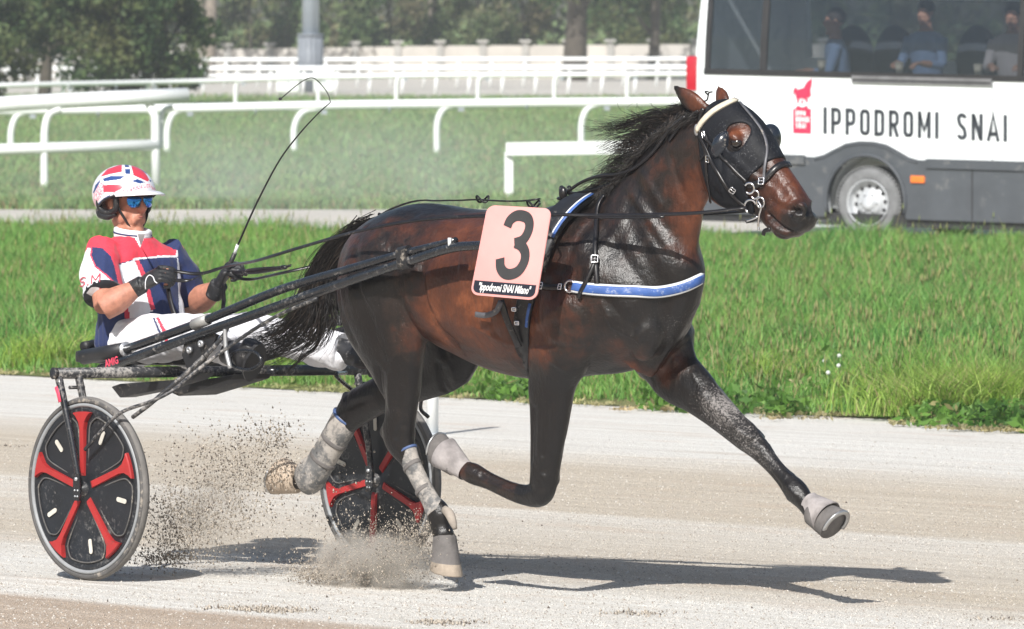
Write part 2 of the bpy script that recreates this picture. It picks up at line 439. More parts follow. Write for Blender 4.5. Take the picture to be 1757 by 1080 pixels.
def blades(n, region, hmin, hmax, wid, seed, lean=0.35, segs=2):
    """n grass blades as one numpy mesh; region(rng,n)->x,y,z,scale"""
    r = np.random.default_rng(seed); x, y, z, sc = region(r, n); n = len(x)
    h = (hmin + (hmax - hmin) * r.random(n) ** 1.6) * sc; a = r.random(n) * 2 * math.pi; la = r.random(n) * 2 * math.pi
    ln = lean * (0.3 + r.random(n)) * h; w = wid * (0.7 + 0.6 * r.random(n))
    dx, dy = np.cos(a) * w / 2, np.sin(a) * w / 2; lx, ly = np.cos(la) * ln, np.sin(la) * ln
    ks = 2 * segs + 1; V = np.zeros((n, ks, 3)); 
    for s in range(segs):
        t = s / segs; tt = t ** 1.8; ww = 1 - 0.35 * t
        V[:, 2 * s, 0] = x + lx * tt - dx * ww; V[:, 2 * s, 1] = y + ly * tt - dy * ww; V[:, 2 * s, 2] = z + h * t
        V[:, 2 * s + 1, 0] = x + lx * tt + dx * ww; V[:, 2 * s + 1, 1] = y + ly * tt + dy * ww; V[:, 2 * s + 1, 2] = z + h * t
    V[:, -1, 0] = x + lx; V[:, -1, 1] = y + ly; V[:, -1, 2] = z + h * (1 - 0.3 * lean)
    base = (np.arange(n) * ks)[:, None]; tri = []
    for s in range(segs - 1):
        tri += [base + np.array([[2 * s, 2 * s + 1, 2 * s + 3]]), base + np.array([[2 * s, 2 * s + 3, 2 * s + 2]])]
    tri.append(base + np.array([[2 * segs - 2, 2 * segs - 1, 2 * segs]]))
    hv = np.zeros((n, ks)); hv[:] = r.random(n)[:, None]
    ht = np.zeros((n, ks)); ht[:, :] = np.repeat(np.linspace(0, 1, segs + 1), 2)[:ks]
    cl = np.repeat(sc[:, None], ks, 1)
    return V.reshape(-1, 3), np.vstack(tri), {'rnd': hv.ravel(), 'ht': ht.ravel()}
def pnoise(x, y, s, seed=0):
    """cheap smooth value noise"""
    r = np.random.default_rng(seed); T = r.random((64, 64)); X = x * s; Y = y * s
    xi = np.floor(X).astype(int); yi = np.floor(Y).astype(int); fx = X - xi; fy = Y - yi; fx = fx * fx * (3 - 2 * fx); fy = fy * fy * (3 - 2 * fy)
    g = lambda a, b: T[a % 64, b % 64]
    return (g(xi, yi) * (1 - fx) + g(xi + 1, yi) * fx) * (1 - fy) + (g(xi, yi + 1) * (1 - fx) + g(xi + 1, yi + 1) * fx) * fy
def blade_mat(name, stops, dry=(0.33, 0.30, 0.13), dryf=0.12):
    m = NT(name); rn = m.attr('rnd'); g = m.geo()
    c = m.ramp(rn, stops)
    pn = m.noise(g, 0.55, 4, 0.6)
    c = m.mix(m.ramp(pn, [(0.4, (0, 0, 0)), (0.62, (0.85, 0.85, 0.85))]), c, m.mix(0.55, c, (0.22, 0.36, 0.075)))
    c = m.mix(0.75, c, m.ramp(m.noise(g, 2.2, 5, 0.65), [(0.36, (0.50, 0.58, 0.52)), (0.5, (1.0, 1.0, 1.0)), (0.64, (1.38, 1.28, 1.15))]), 'MULTIPLY')
    r2 = m.math('FRACT', m.math('MULTIPLY', rn, 57.3))
    c = m.mix(m.math('LESS_THAN', r2, dryf), c, dry)
    m.set(Base_Color=c, Roughness=0.55); m.b.inputs['Specular IOR Level'].default_value = 0.35
    tr = m.n('ShaderNodeBsdfTranslucent'); m.l(c, tr.inputs[0]); mx = m.n('ShaderNodeMixShader'); mx.inputs[0].default_value = 0.35
    m.l(m.b.outputs[0], mx.inputs[1]); m.l(tr.outputs[0], mx.inputs[2]); m.l(mx.outputs[0], m.o.inputs[0])
    return m.m
M_BLADE = blade_mat('grass_blades', [(0.0, (0.050, 0.160, 0.030)), (0.5, (0.125, 0.310, 0.062)), (1.0, (0.27, 0.50, 0.13))])
def region_verge(r, n):
    Y = 40 + (95 - 40) * r.random(n) ** 1.0
    X = (r.random(n) - 0.5) * 2 * (Y * (CX / F) * 1.06 + 0.3)
    if WIDE: X = np.sign(X) * (Y * (CX / F) * 1.06 + 0.3 + 6.0 * r.random(n))
    d = X * TL[0] + Y * TL[1] - edge_w
    fe = np.where(X < 0, 86.0 - 0.55 * X, 86.0 - 0.30 * X); fe = np.minimum(fe, 94.0)
    edge_j = 0.30 * pnoise(X, Y, 1.1, 3) - 0.08 + 0.08 * r.random(n)
    ok = (d > edge_j - 0.05) & (Y < fe - 0.2 + 0.6 * r.random(n)); X, Y, d, fe = X[ok], Y[ok], d[ok], fe[ok]
    # fewer with distance (they overlap in view)
    keep = r.random(len(X)) < np.clip((52 / Y) ** 1.0, 0, 1); X, Y, d, fe = X[keep], Y[keep], d[keep], fe[keep]
    z = 0.012 + 0.10 * np.minimum(1, d / 1.5) * np.minimum(1, (fe - Y) / 3 + 0.05)
    sc = np.clip(0.35 + d * 0.5, 0.35, 1) * (0.35 + 1.35 * pnoise(X, Y, 1.3, 5)) * (0.6 + 0.8 * pnoise(X, Y, 0.35, 6))
    return X, Y, z, sc
WIDE = False
V_, F_, A_ = blades(700000, region_verge, 0.05, 0.17, 0.0075, 11, lean=0.5)
WIDE = True
V2_, F2_, A2_ = blades(420000, region_verge, 0.05, 0.17, 0.012, 13, lean=0.5)
WIDE = False
F_ = np.vstack([F_, F2_ + len(V_)]); V_ = np.vstack([V_, V2_]); A_ = {k: np.r_[A_[k], A2_[k]] for k in A_}
print('verge blades', len(F_))
tag(mk('grass', V_, F_, M_BLADE, smooth=False, attrs=A_), 'thick green grass covering the verge between track and road', 'grass', kind='stuff')
# taller seeding stems and pale seed heads
M_STEM = blade_mat('seed_stems', [(0.0, (0.20, 0.24, 0.075)), (1.0, (0.38, 0.36, 0.17))], dryf=0.3)
def region_stem(r, n):
    X, Y, z, sc = region_verge(r, n); pn = pnoise(X, Y, 0.5, 9); ok = (r.random(len(X)) < np.clip(pn * 1.6 - 0.5, 0.05, 1)); return X[ok], Y[ok], z[ok], np.clip(sc[ok], .6, 1.2)
V_, F_, A_ = blades(15000, region_stem, 0.18, 0.34, 0.006, 12, lean=0.25)
r_ = np.random.default_rng(4); tips = V_.reshape(-1, 5, 3)[:, 4]; heads = []; hf = []
T3 = []; k_ = 0
sel = np.arange(0, len(tips), 2)
hv = np.zeros((len(sel), 6, 3)); 
for q, (dx, dy, dz) in enumerate([(.006, 0, -.03), (-.006, 0, -.03), (0, .006, -.03), (0, 0, .012), (0, -.006, -.03), (0, 0, -.07)]):
    hv[:, q] = tips[sel] + np.array([dx, dy, dz])
ft = np.array([(0, 2, 3), (2, 1, 3), (1, 4, 3), (4, 0, 3), (2, 0, 5), (1, 2, 5), (4, 1, 5), (0, 4, 5)])
FH = (np.arange(len(sel)) * 6)[:, None, None] + ft[None]; FH = FH.reshape(-1, 3) + len(V_)
AR = {'rnd': np.r_[A_['rnd'], np.repeat(0.9, len(sel) * 6)], 'ht': np.r_[A_['ht'], np.ones(len(sel) * 6)]}
tag(mk('seeding_grass', np.vstack([V_, hv.reshape(-1, 3)]), np.vstack([F_, FH]), M_STEM, smooth=False, attrs=AR), 'tall pale seeding grass stems scattered over the verge', 'grass', kind='stuff')
# broad-leaved weeds along the track edge
def leafcloud(cs, n, rx, rz, size, seed, flat=0.3):
    r = np.random.default_rng(seed); V = []; Fc = []; rn = []
    C = np.asarray(cs, float); idx = r.integers(0, len(C), n); 
    p = r.normal(size=(n, 3)); p /= np.linalg.norm(p, axis=1, keepdims=True); rad = r.random(n) ** 0.45
    sc_ = C[idx, 3]
    P = C[idx, :3] + p * (rad * sc_)[:, None] * np.array([rx, rx, rz]) 
    P[:, 2] = np.maximum(P[:, 2], 0.02)
    a = r.normal(size=(n, 3)); a /= np.linalg.norm(a, axis=1, keepdims=True); b = r.normal(size=(n, 3)); b -= a * (a * b).sum(1, keepdims=True); b /= np.linalg.norm(b, axis=1, keepdims=True)
    s = size * (0.5 + r.random(n))[:, None]
    Q = np.stack([P - a * s, P - b * s * 0.45 - a * s * .1, P + a * s, P + b * s * 0.45 - a * s * .1], 1)
    Fq = (np.arange(n) * 4)[:, None] + np.arange(4)[None]
    return Q.reshape(-1, 3), Fq, {'rnd': np.repeat(r.random(n), 4), 'ht': np.repeat(rad, 4)}
M_WEED = blade_mat('weed_leaves', [(0.0, (0.035, 0.095, 0.014)), (0.6, (0.070, 0.190, 0.022)), (1.0, (0.15, 0.30, 0.06))], dryf=0.05)
cs = []
for i in range(170):
    px = 1790 - 1820 * random.random() ** 1.7; P = onZ(px, 640 + px * 0.0592, 0); y = P[1] + random.uniform(0.1, 5.5) ** 1.0; cs.append((P[0] * y / P[1], y, 0.05, random.uniform(0.25, 0.6)))
for px, py, s in ((1430, 650, .9), (1500, 665, .9), (1560, 672, 1.0), (1620, 660, .9), (1380, 690, .7), (1300, 640, .5), (700, 655, .6), (820, 660, .6), (1100, 675, .5), (1750, 640, .6)):
    P = onZ(px, py, 0); cs.append((P[0], P[1], 0.06, s))
Q_, Fq_, A_ = leafcloud(cs, 17000, 0.5, 0.20, 0.030, 21)
tag(mk('leafy_weeds', Q_, Fq_, M_WEED, smooth=False, attrs=A_), 'low broad-leaved weeds growing along the track edge', 'weeds', kind='stuff')
M_DRYW = blade_mat('dry_weeds', [(0.0, (0.30, 0.24, 0.12)), (1.0, (0.52, 0.44, 0.28))], dryf=0.0)
cs = []
for px, py, s in ((1320, 655, .55), (1345, 670, .5), (1350, 640, .4), (1305, 675, .4), (1395, 545, .25), (1500, 695, .25), (1515, 690, .2), (520, 640, .2), (1370, 690, .4)):
    P = onZ(px, py + 6, 0.0); cs.append((P[0], P[1], 0.10, s))
for i in range(150):
    px = random.uniform(-30, 1790); P = onZ(px, 640 + px * 0.0592, 0); cs.append((P[0], P[1] + random.uniform(-0.4, 0.9), 0.01, random.uniform(0.06, 0.24)))
Q_, Fq_, A_ = leafcloud(cs, 5200, 0.6, 0.18, 0.014, 22)
tag(mk('dry_weed_tufts', Q_, Fq_, M_DRYW, smooth=False, attrs=A_), 'straw-coloured dry weeds at the foot of the verge', 'weeds', kind='stuff')
# field grass farther off (fewer, larger tufts)
M_FIELD = blade_mat('field_blades', [(0.0, (0.15, 0.26, 0.10)), (0.6, (0.23, 0.36, 0.15)), (1.0, (0.33, 0.43, 0.20))], dry=(0.30, 0.26, 0.14), dryf=0.2)
def region_field(r, n):
    Y = 101 + (234 - 101) * r.random(n) ** 1.5; X = (r.random(n) - 0.5) * 2 * (Y * (CX / F) * 1.08 + 0.5)
    return X, Y, np.zeros(n), 0.5 + 0.9 * pnoise(X, Y, 0.25, 8)
V_, F_, A_ = blades(260000, region_field, 0.06, 0.20, 0.022, 31, lean=0.6)
tag(mk('field_grass', V_, F_, M_FIELD, smooth=False, attrs=A_), 'greyish green grass of the infield beyond the road', 'grass', kind='stuff')
# a bright yellow-green tuft and ragged taller clumps along the right-hand edge
M_TUFT = blade_mat('tuft_blades', [(0.0, (0.13, 0.25, 0.03)), (0.6, (0.27, 0.42, 0.06)), (1.0, (0.42, 0.55, 0.14))], dryf=0.15)
def region_tuft(r, n):
    cc = []
    for px, py, rx_, ry_, w_ in ((1705, 728, .26, 1.6, 9), (1745, 722, .18, 1.8, 6), (1655, 730, .16, .8, 4), (1560, 705, .15, .6, 1), (1330, 690, .12, .8, 1), (820, 672, .10, .5, .7), (1010, 680, .1, .4, .7), (300, 655, .14, .5, .8), (80, 645, .15, .6, .8), (480, 660, .1, .5, .6)):
        cc.append((*onZ(px, py, 0)[:2], rx_, ry_, w_))
    cc = np.array(cc); i = r.choice(len(cc), n, p=cc[:, 4] / cc[:, 4].sum()); X = cc[i, 0] + r.normal(size=n) * cc[i, 2]; Y = cc[i, 1] + .3 + np.abs(r.normal(size=n)) * cc[i, 3]
    return X, Y, np.full(n, .03), .7 + .7 * r.random(n)
V_, F_, A_ = blades(60000, region_tuft, 0.08, 0.25, 0.007, 14, lean=0.7)
tag(mk('grass_clumps', V_, F_, M_TUFT, smooth=False, attrs=A_), 'bright yellow-green grass clumps along the ragged track edge', 'grass', kind='stuff')
# dandelion clocks
M_CLOCK = simple('dandelion_fluff', (0.60, 0.62, 0.58), 0.9); M_GSTEM = simple('green_stem', (0.12, 0.22, 0.05), 0.6)
for i_, (px, py) in enumerate(((1415, 620), (1440, 611), (1439, 628), (1421, 640))):
    P = onZ(px, py + 46, 0.05); top = onY(px, py, P[1])
    e = empty('dandelion_clock', P, 0, ['large dandelion seed head, leftmost of the four in the verge', 'dandelion seed head standing highest of the four in the verge', 'pale dandelion seed head just below the highest one', 'lowest dandelion seed head, nearest the track edge'][i_], 'flower', 'dandelion clocks in the verge')
    mkg('stem', [tube([P, top], 0.003, 5)], M_GSTEM, e); mkg('seed_head', [ellip(top, ([.013, 0, 0], [0, .013, 0], [0, 0, .013]), 10, 8)], M_CLOCK, e)

# ------------------------------------------------------------------ white running rails
M_WHITE = simple('white_plastic_rail', (0.80, 0.82, 0.82), 0.45, var=0.05, scale=3)
M_GREYP = simple('grey_post_base', (0.30, 0.33, 0.36), 0.6, var=0.2, scale=4)
def goose(px, ptop, pbot, Y, lean_px, r, drop=26):
    """post that bends over to carry its rail: px = top x, base hangs at px+lean"""
    a = onY(px, ptop, Y); s = F / Y
    b = onY(px + lean_px, pbot, Y)
    P = [a + np.array([0.06, 0, -0.02]), a + np.array([-0.02, 0, -0.03]), a * 0.35 + onY(px + lean_px, ptop + drop * .6, Y) * 0.65, onY(px + lean_px, ptop + drop * 1.4, Y), b * 1.0]
    P[-1] = np.array([b[0], b[1], 0.0])
    return tube(cr(P, 5), r, 8)
def rail(pts, Y, r):
    W_ = [onY(x, y, yy) for (x, y), yy in zip(pts, Y)]
    return tube(resamp(W_, 1.0), r, 12)
# middle rail, x 330 -> 1175
def rail_fence(name, label, pts, Ys, r, posts, group='white running rails of the racecourse', pr=0.035, drop=26):
    e = empty(name, (onY(*pts[0], Ys[0])[0], Ys[0], 0), 0, label, 'fence', group)
    mkg('rail', [rail(pts, Ys, r)], M_WHITE, e)
    for (px, pt, pb, lean) in posts:
        Y = float(np.interp(px, [p[0] for p in pts], Ys)); mkg('post', [goose(px, pt, pb, Y, lean, pr, drop)], M_WHITE, e); s_ = F / Y; c_ = onY(px, pt + 3, Y)
        mkg('joint', [tube([c_ + np.array([1.08, 0, -.004]), c_ + np.array([1.105, 0, -.004])], r * 1.03, 12)], M_GREYP, e) if px < 1200 else None; mkg('bracket', [box(c_ + np.array([.10, .0, -r * .9]), (.045, 0, 0), (0, .05, 0), (0, 0, .028))], M_GREYP, e, smooth=False); mkg('joint', [tube([c_ + np.array([.9, 0, 0]) - np.array([0, 0, 3 / s_]) * 0, c_ + np.array([1.0, 0, 0])], r * 1.06, 12)], M_GREYP, e) if False else None
    return e
rail_fence('running_rail', 'long white rail on bent posts running across the middle of the field', [(-700, 198), (300, 187), (560, 181), (900, 177), (1300, 174)], [139] * 5, 0.072,
           [(-495, 196, 268, -26), (-225, 193, 268, -26), (45, 190, 268, -26), (315, 186, 262, -28), (545, 183, 266, -40), (780, 178, 270, -30), (1030, 176, 268, -32), (1280, 174, 268, -32)], pr=0.052)
rail_fence('running_rail', 'thin pale rail on slim posts standing behind the middle rail', [(-700, 160), (0, 147), (330, 140), (560, 133), (700, 130), (1300, 127)], [196, 198, 202, 203, 203, 203], 0.055,
           [(113, 147, 193, -6), (258, 143, 193, -6), (410, 138, 190, -6), (548, 134, 190, -2), (688, 130, 190, -8), (828, 130, 189, -8), (957, 129, 189, -6), (1082, 128, 189, -6), (1210, 128, 189, -6)], pr=0.045, drop=12)
# left two-rail fence end
e = empty('rail_fence_end', onZ(268, 330), 0, 'white two-rail fence whose end post stands behind the driver helmet', 'fence')
mkg('rail', [rail([(-120, 188), (0, 179), (180, 170), (300, 164), (322, 164)], [110.2, 110.4, 110.8, 111, 111.1], 0.092)], M_WHITE, e)
mkg('rail', [rail([(-120, 260), (0, 257), (150, 253), (270, 249)], [110.2, 110.4, 110.8, 111], 0.068)], M_WHITE, e)
for px, pt, Y in ((-60, 255, 110.3), (98, 185, 110.6)):
    mkg('post', [tube(cr([onY(px + 6, pt + 2, Y), onY(px - 12, pt + 10, Y), onY(px - 20, pt + 30, Y), onY(px - 22, 250, Y), (onY(px - 22, 250, Y)[0], Y, 0)], 5), 0.048, 8)], M_WHITE, e)
b_ = onY(268, 330, 111)
mkg('end_post', [tube([onY(255, 178, 111), onY(266, 200, 111), onY(267, 260, 111), (b_[0], 111, 0)], 0.055, 10)], M_WHITE, e)
mkg('brace', [tube(cr([onY(297, 184, 111.2), onY(282, 190, 111.2), onY(276, 215, 111.2), onY(275, 255, 111.2)], 5), 0.035, 8)], M_WHITE, e)
# right low fence behind the horse's neck
e = empty('low_rail_fence', onZ(872, 345), 0, 'low white rail fence with square end post behind the horse back', 'fence')
a0, a1 = onY(868, 256, 105.8), onY(1330, 249, 103)
d_ = (a1 - a0) / np.linalg.norm(a1 - a0)
mkg('rail', [box((a0 + a1) / 2, (a1 - a0) / 2, np.array([0, .05, 0]), np.array([0, 0, .075]))], M_WHITE, e, smooth=False)
for px in (873, 1105, 1330):
    p = onY(px, 262, 105.8); mkg('post', [box((p[0], p[1] + .02, p[2] / 2 - .01), (.05, 0, 0), (0, .04, 0), (0, 0, p[2] / 2 + .01))], M_WHITE, e, smooth=False)
# two far rails with many posts
for nm, Y, ty, th, lab in (('running_rail', 268.0, 101, .055, 'farthest white rail on close-set posts in front of the concrete wall'), ('running_rail', 242.0, 116, .065, 'white rail on close-set posts along the pale far track')):
    e = empty(nm, (onY(320, ty, Y)[0], Y, 0), 0, lab, 'fence', 'white running rails of the racecourse')
    x0 = -420 if Y > 250 else -400
    mkg('rail', [rail([(x0, ty + 4), (320, ty + 2), (1300, ty)], [Y] * 3, th)], M_WHITE, e)
    mkg('rail', [rail([(x0, ty + 16), (320, ty + 14), (1300, ty + 12)], [Y] * 3, th * .6)], M_WHITE, e)
    for k in range(30):
        p = onY(x0 + 10 + k * 57, ty + 3, Y)
        mkg('post', [tube([p + np.array([0, .05, 0]), (p[0] - .05, p[1] + .05, 0)], 0.05, 6)], M_WHITE, e)
P_ = onZ(742, 747)
e = empty('marker_post', P_, 0, 'slim pale white marker post standing on the track behind the horse belly', 'post')
mkg('pole', [tube([(P_[0], P_[1], 0), (P_[0], P_[1], .80)], .031, 20), ellip((P_[0], P_[1], .80), ([.031, 0, 0], [0, .031, 0], [0, 0, .012]), 20, 8)], M_WHITE, e); mkg('foot_plate', [tube([(P_[0], P_[1], .0), (P_[0], P_[1], .012)], .07, 20)], M_GREYP, e)
# ------------------------------------------------------------------ concrete wall with posts
M_CONC = simple('pale_concrete', (0.50, 0.47, 0.43), 0.9, var=0.18, scale=0.6); M_CONCP = simple('weathered_concrete_post', (0.36, 0.35, 0.33), 0.9, var=0.2, scale=2)
e = empty('concrete_wall', (onY(300, 138, 302)[0], 302, 0), 0, 'low pale concrete panel wall with grey posts before the trees', 'wall')
Yw = 302.0
def wall_top(px): return np.interp(px, [-800, 280, 700, 1200, 1500], [92, 86, 79, 76, 75])
xs = [-851 + 73 * k for k in range(32)]
for k in range(len(xs) - 1):
    p0, p1 = onY(xs[k], wall_top(xs[k]), Yw), onY(xs[k + 1], wall_top(xs[k + 1]), Yw)
    V_, F_ = box(((p0[0] + p1[0]) / 2, Yw, p0[2] / 2), ((p1[0] - p0[0]) / 2 - .08, 0, 0), (0, .06, 0), (0, 0, p0[2] / 2))
    mk('panel', V_, F_, M_CONC, e, smooth=False)
for x in xs:
    p = onY(x, wall_top(x) - 7, Yw)
    o = mkg('post', [box((p[0], Yw - .03, p[2] / 2), (.11, 0, 0), (0, .11, 0), (0, 0, p[2] / 2)), box((p[0], Yw - .03, p[2]), (.19, 0, 0), (0, .19, 0), (0, 0, .045))], M_CONCP, e, smooth=False)
# ------------------------------------------------------------------ lamp mast
Yl = 250.0; b = onY(533, 158, Yl)
e = empty('lamp_mast', (b[0], Yl, 0), 0, 'tall pale grey lamp mast on a wide ribbed base beyond the rails', 'lamp post')
M_MAST = simple('galvanised_mast', (0.46, 0.52, 0.58), 0.45, 0.3, var=0.1, scale=1.0); M_MBASE = simple('mast_base_paint', (0.20, 0.22, 0.25), 0.6, var=0.15, scale=2)
mkg('mast', [tube([(b[0], Yl, 1.5), (b[0], Yl, 14)], [0.235, 0.14], 20)], M_MAST, e)
zb = onY(533, 62, Yl)[2]
g_ = [tube([(b[0], Yl, 0), (b[0], Yl, zb)], 0.32, 24)]
for k in range(16):
    a = k * math.pi / 8; g_.append(box((b[0] + .33 * math.cos(a), Yl + .33 * math.sin(a), zb / 2), (.02 * math.cos(a), .02 * math.sin(a), 0), (-.025 * math.sin(a), .025 * math.cos(a), 0), (0, 0, zb / 2 - .02)))
g_.append(tube([(b[0], Yl, zb), (b[0], Yl, zb + .06)], 0.36, 24))
mkg('base', g_, M_MBASE, e)
hd = [box((b[0] + dx, Yl - .2, 13.9), (.35, 0, 0), (0, .25, 0), (0, 0, .15)) for dx in (-1.2, -.4, .4, 1.2)] + [tube([(b[0] - 1.5, Yl, 13.8), (b[0] + 1.5, Yl, 13.8)], .06, 8)]
mkg('lamp_head', hd, M_MAST, e)
# white boards beside mast
for px0, px1, py0, py1, Y, lab in ((474, 514, 118, 158, 236, 'pale white marker board left of the lamp mast base'), (538, 573, 118, 158, 236, 'pale white marker board right of the lamp mast base')):
    a0, a1 = onY(px0, py0, Y), onY(px1, py1, Y); c = (a0 + a1) / 2
    e = empty('marker_board', (c[0], Y, 0), 0, lab, 'board')
    bevel(mkg('board', [box(c, ((a1[0] - a0[0]) / 2, 0, 0), (0, .05, 0), (0, 0, (a0[2] - a1[2]) / 2))], M_WHITE, e, smooth=False), .03)
    for sx in (-.7, .7):
        mkg('leg', [tube([(c[0] + sx * (a1[0] - a0[0]) / 2, Y + .08, 0), (c[0] + sx * (a1[0] - a0[0]) / 2, Y + .08, c[2])], .03, 6)], M_WHITE, e)
# ------------------------------------------------------------------ trees and shrubs
def foliage_mat(name, stops, dry, dryf=0.1):
    m = NT(name); rn = m.attr('rnd'); g = m.geo(); c = m.ramp(rn, stops)
    c = m.mix(m.ramp(m.noise(g, 0.7, 4, 0.6), [(0.45, (0, 0, 0)), (0.6, (0.8, 0.8, 0.8))]), c, dry)
    m.set(Base_Color=c, Roughness=0.6); m.b.inputs['Specular IOR Level'].default_value = 0.25
    tr = m.n('ShaderNodeBsdfTranslucent'); m.l(c, tr.inputs[0]); mx = m.n('ShaderNodeMixShader'); mx.inputs[0].default_value = 0.2
    m.l(m.b.outputs[0], mx.inputs[1]); m.l(tr.outputs[0], mx.inputs[2]); m.l(mx.outputs[0], m.o.inputs[0])
    return m.m
M_DARKF = foliage_mat('dark_foliage', [(0, (0.022, 0.050, 0.018)), (0.7, (0.055, 0.100, 0.034)), (1, (0.13, 0.19, 0.07))], (0.12, 0.12, 0.045))
M_OLIVE = foliage_mat('olive_foliage', [(0, (0.050, 0.078, 0.032)), (0.7, (0.11, 0.145, 0.06)), (1, (0.20, 0.23, 0.10))], (0.15, 0.12, 0.072))
M_GREENF = foliage_mat('mid_foliage', [(0, (0.035, 0.065, 0.024)), (0.7, (0.075, 0.125, 0.042)), (1, (0.14, 0.20, 0.075))], (0.10, 0.12, 0.05))
M_BARK = simple('grey_bark', (0.20, 0.17, 0.14), 0.9, var=0.35, scale=5); M_BARKD = simple('dark_bark', (0.07, 0.058, 0.045), 0.9, var=0.3, scale=5)
def tree(name, px, Y, rad, z0, z1, n, leaf, mf, label, group, seed, bark=None, trunk_r=0.18, squash=1.0, nb=16):
    bark = bark or M_BARKD
    x = onY(px, 150, Y)[0]; r = random.Random(seed); e = empty(name, (x, Y, 0), 0, label, 'tree' if 'tree' in name else 'shrub', group)
    cs = []
    for i in range(nb):
        t = (i + .5) / nb; z = z0 + (z1 - z0) * t; rr = rad * (0.55 + 0.45 * math.sin(math.pi * min(1, t * 1.1 + .1))); a = r.uniform(0, 6.28); q = r.uniform(.35, .9) * rr
        cs.append((x + math.cos(a) * q, Y + math.sin(a) * q * squash, z, rad * r.uniform(.33, .55)))
    Q, Fq, A = leafcloud(cs, n, 1.0, 0.85, leaf, seed)
    mk('crown', Q, Fq, mf, e, smooth=False, attrs=A)
    g = [tube(cr([(x, Y, -.1), (x + .1, Y, z1 * .35), (x - .1, Y, z1 * .8)], 4), [trunk_r, trunk_r * .35], 8)]
    for i in range(6):
        c = cs[r.randrange(len(cs))]; g.append(tube([(x, Y, max(.4, c[2] * .55)), (c[0], c[1], c[2])], [trunk_r * .4, .02], 6))
    mkg('trunk', g, bark, e)
    return e
tree('bushy_tree', 200, 212, 1.95, 0.45, 4.6, 16000, .085, M_DARKF, 'large dark bushy tree with low crown left of the lamp mast', 'bushy trees beyond the left rails', 1, squash=.8, nb=26)
tree('bushy_tree', 275, 214, 1.1, 0.55, 4.0, 7000, .085, M_DARKF, 'smaller bushy tree joined to the right side of the large dark one', 'bushy trees beyond the left rails', 2, squash=.8, nb=16)
tree('bushy_tree', -25, 210, 1.2, 0.4, 4.5, 8000, .085, M_DARKF, 'dark bushy tree cut off by the left edge of the picture', 'bushy trees beyond the left rails', 3, squash=.8, nb=18)
tree('bushy_tree', 75, 225, 1.7, 1.45, 5.0, 8000, .085, M_DARKF, 'dark tree with a raised crown above the gap where the rails show', 'bushy trees beyond the left rails', 4, nb=18)
spec = [(-60, 0, 'broad green shrub behind the wall at the far left'), (60, 1, 'olive shrub behind the wall seen above the left gap'), (190, 0, 'green shrub hidden mostly by the bushy tree'), (300, 1, 'olive brown shrub beside the grey trunk'),
        (425, 1, 'olive shrub between the grey trunk and the lamp mast'), (490, 0, 'mid green shrub left of the lamp mast'), (590, 2, 'green shrub right of the lamp mast'), (665, 1, 'brownish olive shrub behind the concrete wall, second from the mast'),
        (745, 2, 'bright green shrub behind the middle of the wall'), (820, 1, 'dry brownish shrub behind the middle of the wall'), (895, 1, 'olive shrub with brown patches beside the dark trunk'), (1060, 2, 'green shrub right of the dark trunk tree'), (1135, 0, 'dark green shrub just left of the white minibus'), (1240, 2, 'green shrub behind the rear of the minibus'), (1380, 0, 'shrub behind the minibus windows'), (1560, 1, 'olive shrub behind the minibus roof'), (1720, 0, 'shrub at the far right behind the minibus')]
for i, (px, k, lab) in enumerate(spec):
    tree('shrub', px, 312 + (i % 3) * 3, 1.25 + .25 * (i % 2), 0.9, 4.6, 2600, .11, [M_DARKF, M_OLIVE, M_GREENF][k], lab, 'shrubs behind the concrete wall', 40 + i, nb=14, trunk_r=.06)
tree('tall_tree', 357, 296, 2.6, 3.2, 9, 2600, .13, M_OLIVE, 'tall tree with a pale grey trunk left of the lamp mast', 'tall trees by the wall', 71, M_BARK, .26)
tree('tall_tree', 985, 292, 2.2, 2.3, 9, 4200, .13, M_DARKF, 'tall dark tree with a thick dark trunk before the wall', 'tall trees by the wall', 72, M_BARKD, .42)
tree('tall_tree', 1120, 296, 2.0, 2.1, 8, 3000, .13, M_DARKF, 'tall dark tree just left of the minibus', 'tall trees by the wall', 73, M_BARKD, .2)
tree('tall_tree', 735, 318, 2.2, 2.6, 9, 1500, .13, M_OLIVE, 'slim tall tree with grey stem over the middle of the wall', 'tall trees by the wall', 74, M_BARK, .12)
# far wood as one mass behind
cs = [(x, 336 + 6 * math.sin(x * 3.3), z, 2.6) for x in np.arange(-46, 47, 2.2) for z in (1.0, 3.2, 5.6, 8.0, 10.4)]
Q_, Fq_, A_ = leafcloud(cs, 46000, 1, 1, .24, 90)
tag(mk('wood', Q_, Fq_, M_OLIVE, smooth=False, attrs=A_), 'dense wood closing the view behind the wall', 'wood', kind='stuff')

